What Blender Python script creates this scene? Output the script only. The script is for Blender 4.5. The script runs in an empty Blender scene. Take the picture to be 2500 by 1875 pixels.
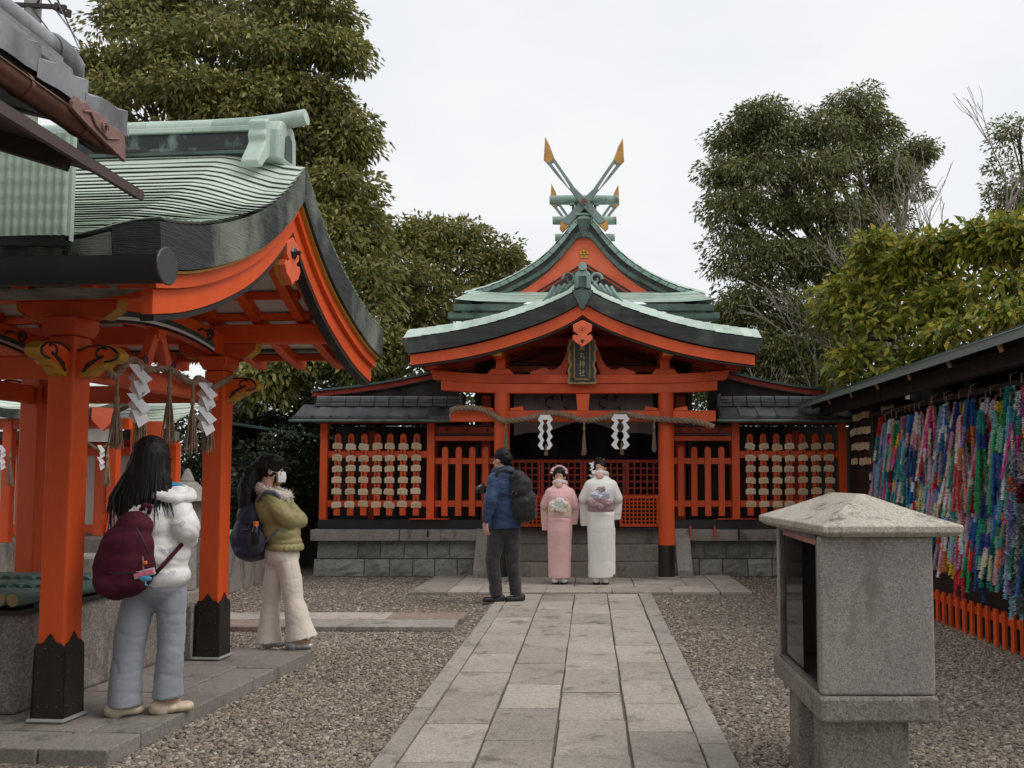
import bpy, bmesh, math, random
import numpy as np
from mathutils import Vector, Matrix, noise as mnoise

random.seed(7); rng = np.random.default_rng(11)
R = math.radians
scene = bpy.context.scene
C = scene.collection

# ------------------------------------------------------------------ camera
EYE = 1.42; FOC = 2300.0; PITCH = R(3.76)          # focal length in photo pixels (2500 wide)
cam_d = bpy.data.cameras.new('camera')
cam = bpy.data.objects.new('camera', cam_d); C.objects.link(cam)
cam.location = (0, 0, EYE); cam.rotation_euler = (R(90) + PITCH, 0, 0)
cam_d.sensor_width = 36.0; cam_d.lens = FOC / 2500 * 36.0
cam_d.shift_x = -191 / 2500; cam_d.shift_y = 73.5 / 2500
cam_d.clip_start = 0.05; cam_d.clip_end = 600
scene.camera = cam

# ------------------------------------------------------------------ sky: overcast
SUN_EL, SUN_AZ = R(54), R(103)       # high soft light from the right, slightly in front of the camera side
w = bpy.data.worlds.new('World'); scene.world = w; w.use_nodes = True
nt = w.node_tree; nt.nodes.clear()
sky = nt.nodes.new('ShaderNodeTexSky'); sky.sky_type = 'NISHITA'; sky.sun_disc = False
sky.sun_elevation = SUN_EL; sky.sun_rotation = SUN_AZ; sky.dust_density = 3.0
b1 = nt.nodes.new('ShaderNodeBackground'); b1.inputs[1].default_value = 0.10
nt.links.new(sky.outputs[0], b1.inputs[0])
tc = nt.nodes.new('ShaderNodeTexCoord')
mp = nt.nodes.new('ShaderNodeMapping'); mp.inputs['Scale'].default_value = (1.0, 1.0, 2.2)
nz = nt.nodes.new('ShaderNodeTexNoise'); nz.inputs['Scale'].default_value = 2.3; nz.inputs['Detail'].default_value = 5
nz.inputs['Roughness'].default_value = 0.5
rp = nt.nodes.new('ShaderNodeValToRGB')
rp.color_ramp.elements[0].position = 0.30; rp.color_ramp.elements[0].color = (0.74, 0.765, 0.80, 1)
rp.color_ramp.elements[1].position = 0.62; rp.color_ramp.elements[1].color = (0.85, 0.853, 0.862, 1)
b2 = nt.nodes.new('ShaderNodeBackground'); b2.inputs[1].default_value = 1.0
mx = nt.nodes.new('ShaderNodeMixShader'); mx.inputs[0].default_value = 0.92
wo = nt.nodes.new('ShaderNodeOutputWorld')
nt.links.new(tc.outputs['Generated'], mp.inputs[0]); nt.links.new(mp.outputs[0], nz.inputs[0])
nt.links.new(nz.outputs['Fac'], rp.inputs[0]); nt.links.new(rp.outputs[0], b2.inputs[0])
nt.links.new(b1.outputs[0], mx.inputs[1]); nt.links.new(b2.outputs[0], mx.inputs[2])
nt.links.new(mx.outputs[0], wo.inputs[0])

sun_d = bpy.data.lights.new('sun', 'SUN'); sun_d.energy = 1.5; sun_d.angle = R(30); sun_d.color = (1, 0.965, 0.92)
sun = bpy.data.objects.new('sun', sun_d); C.objects.link(sun)
_sv = Vector((math.cos(SUN_EL) * math.sin(SUN_AZ), math.cos(SUN_EL) * math.cos(SUN_AZ), math.sin(SUN_EL)))
sun.location = _sv * 40; sun.rotation_euler = _sv.to_track_quat('Z', 'Y').to_euler()

vs = scene.view_settings
vs.view_transform = 'Standard'; vs.look = 'None'; vs.exposure = 0.22; vs.gamma = 1.0; vs.use_curve_mapping = False
scene.cycles.max_bounces = 6; scene.cycles.diffuse_bounces = 3; scene.cycles.transparent_max_bounces = 8

# ------------------------------------------------------------------ helpers
def spot(px, py, Y):
    """world point at depth Y seen at photo position (px, py), photo measured 2212 wide"""
    px *= 2500 / 2212; py *= 2500 / 2212
    v = 1011 - py; c, s = math.cos(PITCH), math.sin(PITCH)
    dz = Y * (v * c + FOC * s) / (FOC * c - v * s)
    d = Y * c + dz * s
    return Vector(((px - 1441) * d / FOC, Y, EYE + dz))

PM = {}                                             # root matrix of every thing
def tag(o, label=None, cat=None, group=None, kind=None):
    if label: o['label'] = label
    if cat: o['category'] = cat
    if group: o['group'] = group
    if kind: o['kind'] = kind
    return o
def thing(name, loc=(0, 0, 0), rz=0.0, label=None, cat=None, group=None, kind=None):
    o = bpy.data.objects.new(name, None); C.objects.link(o)
    o.empty_display_size = 0.1
    o.location = loc; o.rotation_euler = (0, 0, rz)
    PM[o] = Matrix.Translation(Vector(loc)) @ Matrix.Rotation(rz, 4, 'Z')
    return tag(o, label, cat, group, kind)
def mesh_obj(name, me, parent=None, mtx=None):
    o = bpy.data.objects.new(name, me); C.objects.link(o)
    if parent is not None:
        o.parent = parent; PM[o] = PM[parent]
    else:
        PM[o] = Matrix.Identity(4)
    if mtx is not None: o.matrix_local = mtx
    return o
def copy_tree(o, parent=None):
    c = o.copy(); C.objects.link(c)
    if parent is not None: c.parent = parent
    for ch in o.children: copy_tree(ch, c)
    return c

class MB:
    def __init__(s): s.v = []; s.f = []; s.m = []
    def add(s, vs, fs, mi=0, M=None):
        b = len(s.v)
        for p in vs:
            p = Vector(p)
            s.v.append(M @ p if M is not None else p)
        for f in fs: s.f.append(tuple(b + i for i in f)); s.m.append(mi)
        return s
    def box(s, c, d, M=None, mi=0, rz=0.0):
        x, y, z = (q / 2 for q in d)
        T = Matrix.Translation(Vector(c)) @ Matrix.Rotation(rz, 4, 'Z')
        if M is not None: T = M @ T
        return s.add([(-x,-y,-z),(x,-y,-z),(x,y,-z),(-x,y,-z),(-x,-y,z),(x,-y,z),(x,y,z),(-x,y,z)],
                     [(0,3,2,1),(4,5,6,7),(0,1,5,4),(1,2,6,5),(2,3,7,6),(3,0,4,7)], mi, T)
    def bar(s, a, b, w_, h_, up=(0, 0, 1), mi=0, M=None):
        a, b = Vector(a), Vector(b); d = (b - a); L = d.length; d.normalize()
        sd = d.cross(Vector(up)).normalized(); u = sd.cross(d)
        T = Matrix((( sd.x, d.x, u.x, 0), (sd.y, d.y, u.y, 0), (sd.z, d.z, u.z, 0), (0, 0, 0, 1)))
        T = Matrix.Translation((a + b) / 2) @ T
        if M is not None: T = M @ T
        return s.box((0, 0, 0), (w_, L, h_), T, mi)
    def tube(s, pts, rad, n=8, mi=0, cap=True, flat=None, M=None):
        """rad: scalar, list, or list of (rx, ry) pairs"""
        pts = [Vector(p) for p in pts]; k = len(pts)
        if not isinstance(rad, (list, tuple)): rad = [rad] * k
        rings = []; ref = None
        for i, p in enumerate(pts):
            t = (pts[min(i + 1, k - 1)] - pts[max(i - 1, 0)]).normalized()
            if ref is None:
                ref = Vector((1, 0, 0)) if abs(t.x) < 0.9 else Vector((0, 1, 0))
            ref = (ref - t * ref.dot(t)).normalized(); bi = t.cross(ref)
            r = rad[i]; rx, ry = r if isinstance(r, (tuple, list)) else (r, r)
            rings.append([p + ref * (rx * math.cos(2 * math.pi * j / n)) + bi * (ry * math.sin(2 * math.pi * j / n)) for j in range(n)])
        return s.loft(rings, cap, mi, M)
    def loft(s, rings, cap=True, mi=0, M=None):
        n = len(rings[0]); vs_ = [p for r in rings for p in r]; fs = []
        for i in range(len(rings) - 1):
            for j in range(n):
                a = i * n + j; b = i * n + (j + 1) % n
                fs.append((a, b, b + n, a + n))
        if cap:
            fs.append(tuple(range(n - 1, -1, -1))); fs.append(tuple(range((len(rings) - 1) * n, len(rings) * n)))
        return s.add(vs_, fs, mi, M)
    def grid(s, rows, mi=0, M=None):
        n = len(rows[0]); fs = []
        for i in range(len(rows) - 1):
            for j in range(n - 1):
                a = i * n + j; fs.append((a, a + 1, a + n + 1, a + n))
        return s.add([p for r in rows for p in r], fs, mi, M)
    def prism(s, poly, axis, a, b, mi=0, M=None):
        def P(p, t):
            return {'y': (p[0], t, p[1]), 'x': (t, p[0], p[1]), 'z': (p[0], p[1], t)}[axis]
        n = len(poly)
        vs_ = [P(p, a) for p in poly] + [P(p, b) for p in poly]
        fs = [tuple(range(n - 1, -1, -1)), tuple(range(n, 2 * n))]
        fs += [(i, (i + 1) % n, n + (i + 1) % n, n + i) for i in range(n)]
        return s.add(vs_, fs, mi, M)
    def band(s, top, bot, axis, a, b, mi=0, M=None):
        """solid strip between two polylines (same length) in a plane, thick from a to b"""
        def P(p, t):
            return {'y': (p[0], t, p[1]), 'x': (t, p[0], p[1]), 'z': (p[0], p[1], t)}[axis]
        rings = [[P(t_, a), P(t_, b), P(b_, b), P(b_, a)] for t_, b_ in zip(top, bot)]
        return s.loft(rings, True, mi, M)
    def ell(s, c, r, nu=14, nv=9, M=None, mi=0):
        vs_ = []; fs = []
        c = Vector(c); r = r if isinstance(r, (tuple, list)) else (r, r, r)
        vs_.append(c + Vector((0, 0, -r[2])))
        for i in range(1, nv):
            a = math.pi * i / nv - math.pi / 2
            for j in range(nu):
                t = 2 * math.pi * j / nu
                vs_.append(c + Vector((r[0] * math.cos(a) * math.cos(t), r[1] * math.cos(a) * math.sin(t), r[2] * math.sin(a))))
        vs_.append(c + Vector((0, 0, r[2])))
        for j in range(nu): fs.append((0, 1 + (j + 1) % nu, 1 + j))
        for i in range(nv - 2):
            for j in range(nu):
                a = 1 + i * nu + j; b = 1 + i * nu + (j + 1) % nu
                fs.append((a, b, b + nu, a + nu))
        T = len(vs_) - 1; o = 1 + (nv - 2) * nu
        for j in range(nu): fs.append((o + j, o + (j + 1) % nu, T))
        return s.add(vs_, fs, mi, M)
    def cap_(s, a, b, ra, rb, n=12, M=None, sq=1.0):
        """round-ended limb from a to b; sq flattens it along y"""
        a, b = Vector(a), Vector(b); d = (b - a).normalized()
        pts, rad = [], []
        for t in (-1, -0.87, -0.5, 0): pts.append(a + d * ra * t); rad.append(max(ra * math.sqrt(1 - t * t), 0.002))
        for t in (0, 0.5, 0.87, 1): pts.append(b + d * rb * t); rad.append(max(rb * math.sqrt(1 - t * t), 0.002))
        return s.tube(pts, [(r, r * sq) for r in rad], n, M=M)
    def mesh(s, name, mats=None, smooth=False, inv=None):
        me = bpy.data.meshes.new(name)
        vs_ = [inv @ p for p in s.v] if inv is not None else s.v
        me.from_pydata([tuple(p) for p in vs_], [], s.f)
        if mats:
            for m in (mats if isinstance(mats, (list, tuple)) else [mats]): me.materials.append(m)
            if isinstance(mats, (list, tuple)) and len(mats) > 1: me.polygons.foreach_set('material_index', s.m)
        if smooth: me.polygons.foreach_set('use_smooth', [True] * len(me.polygons))
        me.update()
        return me
    def build(s, name, mats, parent=None, smooth=False, bevel=0.0, local=False, seg=1):
        inv = PM[parent].inverted() if (parent is not None and not local) else None
        o = mesh_obj(name, s.mesh(name, mats, smooth, inv), parent)
        bm = bmesh.new(); bm.from_mesh(o.data); bmesh.ops.recalc_face_normals(bm, faces=bm.faces); bm.to_mesh(o.data); bm.free()
        if bevel: add_bevel(o, bevel, seg)
        if smooth == 'auto': auto_smooth(o)
        return o
def add_bevel(o, wd, seg=1):
    m = o.modifiers.new('bevel', 'BEVEL'); m.width = wd; m.segments = seg; m.limit_method = 'ANGLE'; m.angle_limit = R(40)
    return o
def auto_smooth(o, ang=35):
    bm = bmesh.new(); bm.from_mesh(o.data)
    for e in bm.edges:
        e.smooth = not (len(e.link_faces) == 2 and e.calc_face_angle(0) > R(ang))
    for f in bm.faces: f.smooth = True
    bm.to_mesh(o.data); bm.free()
    return o
def blob(mb, name, mat_, parent=None, voxel=0.012, sm=6, folds=None, keep=None, local=False):
    """union of closed shapes, remeshed to one skin, smoothed, optionally folded"""
    me = mb.mesh(name, mat_)
    o = bpy.data.objects.new(name, me); C.objects.link(o)
    rm = o.modifiers.new('r', 'REMESH'); rm.mode = 'VOXEL'; rm.voxel_size = voxel
    if sm:
        s_ = o.modifiers.new('s', 'SMOOTH'); s_.factor = 0.5; s_.iterations = sm
    dg = bpy.context.evaluated_depsgraph_get(); dg.update()
    nm = bpy.data.meshes.new_from_object(o.evaluated_get(dg))
    bpy.data.objects.remove(o); bpy.data.meshes.remove(me)
    nm.name = name
    if not nm.materials: nm.materials.append(mat_)
    n = len(nm.vertices)
    if folds:
        nor = [v.normal.copy() for v in nm.vertices]
        for i, v in enumerate(nm.vertices):
            p = v.co; d = 0.0
            for amp, sc in folds:
                nv_ = mnoise.noise(Vector((p.x * sc[0], p.y * sc[1], p.z * sc[2])))
                d += amp * nv_ if amp > 0 else amp * max(0.0, 1.0 - abs(nv_) * 6.0) ** 1.5      # negative: sharp creases
            v.co = p + nor[i] * d
    if parent is not None and not local:
        nm.transform(PM[parent].inverted())
    nm.polygons.foreach_set('use_smooth', [True] * len(nm.polygons)); nm.update()
    return mesh_obj(name, nm, parent)
def text_mesh(s, size, extrude=0.0):
    cu = bpy.data.curves.new('lettering', 'FONT'); cu.body = s; cu.size = size; cu.extrude = extrude
    cu.align_x = 'CENTER'; cu.align_y = 'CENTER'; cu.resolution_u = 3
    o = bpy.data.objects.new('lettering', cu); C.objects.link(o)
    dg = bpy.context.evaluated_depsgraph_get(); dg.update()
    me = bpy.data.meshes.new_from_object(o.evaluated_get(dg))
    bpy.data.objects.remove(o); bpy.data.curves.remove(cu)
    return me
def lerp(a, b, t): return a + (b - a) * t
def sstep(t): t = max(0.0, min(1.0, t)); return t * t * (3 - 2 * t)

# ------------------------------------------------------------------ materials
class NT:
    def __init__(s, name):
        s.m = bpy.data.materials.new(name); s.m.use_nodes = True; s.t = s.m.node_tree; s.t.nodes.clear()
        s.out = s.n('ShaderNodeOutputMaterial')
    def n(s, k, **kw):
        q = s.t.nodes.new(k)
        for a, b in kw.items(): setattr(q, a, b)
        return q
    def l(s, a, b): s.t.links.new(a, b)
    def noise(s, vec, scale, det=4, rough=0.55):
        q = s.n('ShaderNodeTexNoise'); q.inputs['Scale'].default_value = scale; q.inputs['Detail'].default_value = det
        q.inputs['Roughness'].default_value = rough
        s.l(vec, q.inputs['Vector']); return q.outputs['Fac']
    def ramp(s, fac, stops):
        q = s.n('ShaderNodeValToRGB'); e = q.color_ramp.elements
        while len(e) < len(stops): e.new(0.5)
        for i, (p, c) in enumerate(stops):
            e[i].position = p; e[i].color = (*c, 1) if not isinstance(c, float) else (c, c, c, 1)
        s.l(fac, q.inputs[0]); return q.outputs[0]
    def mix(s, fac, a, b, mode='MIX'):
        q = s.n('ShaderNodeMix', data_type='RGBA', blend_type=mode)
        for i, x in ((0, fac), (6, a), (7, b)):
            if hasattr(x, 'node'): s.l(x, q.inputs[i])
            else: q.inputs[i].default_value = x if i == 0 else (*x, 1)
        return q.outputs[2]
    def math(s, op, a, b=0.0):
        q = s.n('ShaderNodeMath', operation=op)
        for i, x in ((0, a), (1, b)):
            if hasattr(x, 'node'): s.l(x, q.inputs[i])
            else: q.inputs[i].default_value = x
        return q.outputs[0]
    def coords(s, stretch=(1, 1, 1), kind='Object'):
        t = s.n('ShaderNodeTexCoord'); m_ = s.n('ShaderNodeMapping'); m_.inputs['Scale'].default_value = stretch
        # a per-object offset so that copies do not share one pattern
        oi = s.n('ShaderNodeObjectInfo'); ml = s.math('MULTIPLY', oi.outputs['Random'], 37.0)
        s.l(t.outputs[kind], m_.inputs['Vector']); s.l(ml, m_.inputs['Location'])
        return m_.outputs[0]
    def bsdf(s, col, rough=0.6, height=None, dist=0.002, strength=1.0, metal=0.0, spec=0.5, sheen=0.0, alpha=None, trans=0.0):
        b = s.n('ShaderNodeBsdfPrincipled')
        for k, x in (('Base Color', col), ('Roughness', rough), ('Metallic', metal), ('Specular IOR Level', spec), ('Sheen Weight', sheen), ('Transmission Weight', trans)):
            if hasattr(x, 'node'): s.l(x, b.inputs[k])
            else: b.inputs[k].default_value = (*x, 1) if k == 'Base Color' else x
        if height is not None:
            bp = s.n('ShaderNodeBump'); bp.inputs['Distance'].default_value = dist; bp.inputs['Strength'].default_value = strength
            s.l(height, bp.inputs['Height']); s.l(bp.outputs[0], b.inputs['Normal'])
        s.l(b.outputs[0], s.out.inputs[0]); return b
def mat(name, c1, c2=None, scale=3.0, rough=0.6, bump=0.0, bscale=40.0, stretch=(1, 1, 1), rnd=0.0, dirt=None, dscale=1.3, dlo=0.52, fine=0.12, metal=0.0, spec=0.5, sheen=0.0, det=5):
    t = NT(name); v = t.coords(stretch)
    c2 = c2 or tuple(q * 0.72 for q in c1)
    a = t.noise(v, scale, det)
    col = t.ramp(a, [(0.33, c1), (0.68, c2)])
    f = t.noise(v, bscale, 3)
    col = t.mix(fine, col, t.ramp(f, [(0.3, 0.25), (0.7, 0.75)]), 'OVERLAY')
    if dirt:
        d = t.noise(t.coords((1, 1, 0.55)), dscale, 6, 0.65)
        col = t.mix(t.ramp(d, [(dlo, 0.0), (dlo + 0.16, 0.85)]), col, dirt)
    if rnd:
        oi = t.n('ShaderNodeObjectInfo')
        k = t.math('ADD', t.math('MULTIPLY', oi.outputs['Random'], 2 * rnd), 1 - rnd)
        hs = t.n('ShaderNodeHueSaturation'); t.l(col, hs.inputs['Color']); t.l(k, hs.inputs['Value']); col = hs.outputs[0]
    rr = t.ramp(a, [(0.3, max(rough - 0.1, 0.03)), (0.7, min(rough + 0.1, 1.0))])
    t.bsdf(col, rr, f if bump else None, bump or 0.001, 1.0, metal, spec, sheen)
    return t.m
def leafmat(name, stops, trans=0.3, rough=0.42):
    t = NT(name); g = t.n('ShaderNodeNewGeometry')
    col = t.ramp(g.outputs['Random Per Island'], stops)
    tcn = t.n('ShaderNodeTexCoord'); big = t.noise(tcn.outputs['Object'], 0.9, 3)
    col = t.mix(0.55, col, t.ramp(big, [(0.3, 0.30), (0.7, 0.70)]), 'OVERLAY')
    b = t.bsdf(col, rough, spec=0.35)
    tr = t.n('ShaderNodeBsdfTranslucent'); t.l(col, tr.inputs[0])
    ms = t.n('ShaderNodeMixShader'); ms.inputs[0].default_value = trans
    t.l(b.outputs[0], ms.inputs[1]); t.l(tr.outputs[0], ms.inputs[2]); t.l(ms.outputs[0], t.out.inputs[0])
    return t.m

VERM = mat('vermilion_paint', (0.74, 0.094, 0.009), (0.60, 0.068, 0.007), 2.2, 0.55, 0.0006, 55, (1, 1, 0.25), rnd=0.05, fine=0.10, dirt=(0.44, 0.045, 0.010), dscale=0.9)
VERMD = mat('dark_vermilion_paint', (0.40, 0.035, 0.009), (0.30, 0.024, 0.007), 2.5, 0.6, 0.0006, 50, (1, 1, 0.3), rnd=0.06)  # deeper, darker red than the main vermilion
VPINK = mat('faded_vermilion_paint', (0.76, 0.140, 0.055), (0.66, 0.100, 0.036), 3.0, 0.6, 0.0005, 60)
BLACK = mat('black_lacquer', (0.010, 0.010, 0.010), (0.018, 0.017, 0.016), 4, 0.38, 0.0005, 60)
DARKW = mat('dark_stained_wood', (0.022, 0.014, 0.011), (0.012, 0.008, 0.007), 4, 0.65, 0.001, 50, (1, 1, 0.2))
OCHRE = mat('ochre_paint', (0.52, 0.27, 0.025), (0.42, 0.20, 0.02), 5, 0.55)
GOLD = mat('worn_gilt_metal', (0.55, 0.30, 0.09), (0.36, 0.19, 0.06), 7, 0.42, 0.0006, 60, metal=0.55)
WHITE = mat('white_plaster', (0.66, 0.64, 0.61), (0.55, 0.53, 0.50), 1.8, 0.85, 0.0006, 90, dirt=(0.40, 0.37, 0.33), dscale=0.8)
PATINA = mat('green_copper_patina', (0.47, 0.56, 0.485), (0.37, 0.475, 0.41), 2.4, 0.55, 0.0006, 45, rnd=0.10, dirt=(0.24, 0.34, 0.28), dscale=1.6, metal=0.1)
PATIND = mat('dark_copper_patina', (0.10, 0.165, 0.135), (0.05, 0.075, 0.066), 3.2, 0.55, 0.0008, 35, rnd=0.10, dirt=(0.018, 0.022, 0.021), dscale=2.0, metal=0.1)
PATINW = mat('weathered_copper_patina', (0.28, 0.40, 0.34), (0.20, 0.30, 0.26), 3.0, 0.55, 0.0008, 35, dirt=(0.028, 0.034, 0.032), dscale=2.6, metal=0.1)
EDGE = mat('layered_roof_edge', (0.030, 0.034, 0.032), (0.014, 0.016, 0.016), 3.0, 0.7, 0.006, 30, (0.35, 0.35, 5.0), dirt=(0.085, 0.10, 0.085), dscale=1.4, fine=0.4)
TILE = mat('grey_roof_tile', (0.075, 0.077, 0.082), (0.048, 0.049, 0.052), 5, 0.45, 0.0008, 60, rnd=0.22, dirt=(0.028, 0.027, 0.026), dscale=2.2)
TILEL = mat('silver_grey_tile', (0.25, 0.255, 0.27), (0.17, 0.172, 0.182), 4, 0.4, 0.0008, 50, rnd=0.10, dirt=(0.06, 0.055, 0.055), dscale=3.0)
BRONZE = mat('oxidised_copper_gutter', (0.17, 0.068, 0.036), (0.10, 0.042, 0.026), 4, 0.42, 0.0006, 50, metal=0.45)
BRONZEP = mat('pinkish_copper_sheet', (0.25, 0.135, 0.105), (0.19, 0.10, 0.08), 6, 0.5, 0.0006, 50, metal=0.2)
DKGREEN = mat('dark_green_sheet_metal', (0.025, 0.062, 0.052), (0.035, 0.075, 0.064), 4, 0.35, 0.0003, 60)
GUTTER = mat('black_gutter', (0.014, 0.014, 0.015), (0.022, 0.022, 0.023), 4, 0.38, 0.0003, 50)
PAPER = mat('white_folded_paper', (0.80, 0.79, 0.80), (0.74, 0.73, 0.75), 6, 0.75)
STRAW = mat('straw_rope', (0.30, 0.205, 0.135), (0.20, 0.13, 0.085), 14, 0.85, 0.003, 120, rnd=0.08, fine=0.5)
EMAW = None
IRON = mat('dark_riveted_copper', (0.022, 0.017, 0.015), (0.036, 0.028, 0.023), 7, 0.48, 0.0008, 55, metal=0.3)
BARK = mat('grey_bark', (0.085, 0.065, 0.052), (0.04, 0.031, 0.026), 8, 0.9, 0.012, 26, (1, 1, 0.3), fine=0.4)
BARKL = mat('pale_bark', (0.30, 0.25, 0.225), (0.20, 0.165, 0.15), 8, 0.9, 0.006, 40, (1, 1, 0.3), fine=0.3)
TILEM = mat('mid_grey_tile', (0.16, 0.163, 0.17), (0.115, 0.117, 0.122), 5, 0.42, 0.0006, 50, rnd=0.1, dirt=(0.05, 0.05, 0.05), dscale=2.5)
PATINL = mat('pale_copper_patina', (0.60, 0.66, 0.575), (0.52, 0.60, 0.515), 2.0, 0.5, 0.0006, 45, rnd=0.06, dirt=(0.42, 0.50, 0.425), dscale=1.8, metal=0.1)
PATINB = mat('blackened_copper', (0.022, 0.026, 0.025), (0.03, 0.036, 0.034), 4, 0.5, 0.0008, 40, dirt=(0.27, 0.40, 0.33), dscale=4.5, metal=0.1)
EDGEW = mat('weathered_roof_edge', (0.028, 0.032, 0.031), (0.016, 0.018, 0.018), 2.2, 0.7, 0.007, 30, (0.35, 0.35, 6.0), dirt=(0.22, 0.235, 0.19), dscale=1.5, dlo=0.46, fine=0.5)
GUTTERL = mat('grey_gutter_end', (0.05, 0.052, 0.058), (0.04, 0.041, 0.045), 4, 0.5)
NAVYP = mat('indigo_paint', (0.03, 0.03, 0.09), (0.02, 0.02, 0.06), 6, 0.6)
RODG = mat('green_painted_rod', (0.075, 0.155, 0.12), (0.045, 0.10, 0.078), 6, 0.5, 0.0006, 50, rnd=0.15, dirt=(0.03, 0.055, 0.045), dscale=3)
BAMB = mat('cut_bamboo_end', (0.26, 0.17, 0.075), (0.18, 0.115, 0.05), 12, 0.7)
GOLDL = mat('gold_leaf_lettering', (0.50, 0.36, 0.17), (0.40, 0.28, 0.12), 9, 0.5, metal=0.2)
CURT = mat('dark_grey_cloth', (0.16, 0.135, 0.13), (0.125, 0.105, 0.10), 5, 0.9, 0.0006, 200)
MAROON = mat('maroon_print', (0.035, 0.008, 0.010), (0.028, 0.007, 0.008), 5, 0.9)
CONC = mat('grey_concrete', (0.30, 0.30, 0.29), (0.22, 0.22, 0.215), 3, 0.85, 0.001, 70)

def stone(name, c1, c2, speck=0.25, sscale=260, lichen=None, lscale=2.2, rough=0.85, bump=0.0025, bscale=26, rnd=0.08, stain=None, big=1.4):
    t = NT(name); v = t.coords()
    a = t.noise(v, big, 6, 0.6); col = t.ramp(a, [(0.32, c1), (0.68, c2)])
    vo = t.n('ShaderNodeTexVoronoi'); vo.inputs['Scale'].default_value = sscale; t.l(v, vo.inputs['Vector'])
    sp = t.ramp(vo.outputs['Color'], [(0.15, 0.12), (0.55, 0.5), (0.9, 0.82)])
    col = t.mix(speck, col, sp, 'OVERLAY')
    h = t.noise(v, bscale, 6, 0.7)
    col = t.mix(0.35, col, t.ramp(h, [(0.28, 0.25), (0.72, 0.75)]), 'OVERLAY')
    if lichen:
        d = t.noise(v, lscale, 8, 0.72)
        col = t.mix(t.ramp(d, [(0.50, 0.0), (0.63, 0.75)]), col, lichen)
    if stain:
        d = t.noise(t.coords((1, 1, 0.4)), lscale * 1.9, 8, 0.75)
        col = t.mix(t.ramp(d, [(0.54, 0.0), (0.64, 0.85)]), col, stain)
    if rnd:
        oi = t.n('ShaderNodeObjectInfo')
        hs = t.n('ShaderNodeHueSaturation'); t.l(col, hs.inputs['Color'])
        t.l(t.math('ADD', t.math('MULTIPLY', oi.outputs['Random'], 2 * rnd), 1 - rnd), hs.inputs['Value']); col = hs.outputs[0]
    t.bsdf(col, rough, h, bump, 1.0, spec=0.3)
    return t.m
PAVE = stone('path_granite', (0.385, 0.338, 0.288), (0.305, 0.268, 0.228), 0.30, 150, rnd=0.20, stain=(0.15, 0.13, 0.11), lscale=1.7)
KERB = stone('kerb_granite', (0.365, 0.325, 0.285), (0.29, 0.258, 0.225), 0.30, 150, rnd=0.10, stain=(0.16, 0.14, 0.115))
PODIUM = stone('podium_stone', (0.215, 0.222, 0.20), (0.29, 0.285, 0.258), 0.35, 110, lichen=(0.15, 0.165, 0.11), lscale=3.0, bump=0.016, bscale=9, rnd=0.22)
COPE = stone('coping_granite', (0.30, 0.275, 0.248), (0.24, 0.22, 0.197), 0.3, 160, rnd=0.06, stain=(0.12, 0.105, 0.09))
STEP = stone('step_stone', (0.285, 0.252, 0.222), (0.225, 0.20, 0.174), 0.3, 160, rnd=0.06, stain=(0.09, 0.075, 0.062))
PLINTH = stone('plinth_stone', (0.25, 0.232, 0.202), (0.19, 0.175, 0.15), 0.3, 160, rnd=0.06, stain=(0.10, 0.09, 0.075))
BASIN = stone('basin_granite', (0.26, 0.235, 0.205), (0.20, 0.18, 0.155), 0.5, 120, rnd=0.03, stain=(0.12, 0.105, 0.085))
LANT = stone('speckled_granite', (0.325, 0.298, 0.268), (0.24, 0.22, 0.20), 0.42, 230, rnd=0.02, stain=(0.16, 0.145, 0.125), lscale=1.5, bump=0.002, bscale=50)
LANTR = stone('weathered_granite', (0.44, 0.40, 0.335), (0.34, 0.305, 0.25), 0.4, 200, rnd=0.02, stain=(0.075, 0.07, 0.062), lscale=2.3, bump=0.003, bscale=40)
LANTD = stone('stained_granite', (0.25, 0.225, 0.195), (0.19, 0.172, 0.15), 0.5, 130, rnd=0.04, stain=(0.085, 0.075, 0.06), lscale=2.6, bump=0.003, bscale=40)
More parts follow.
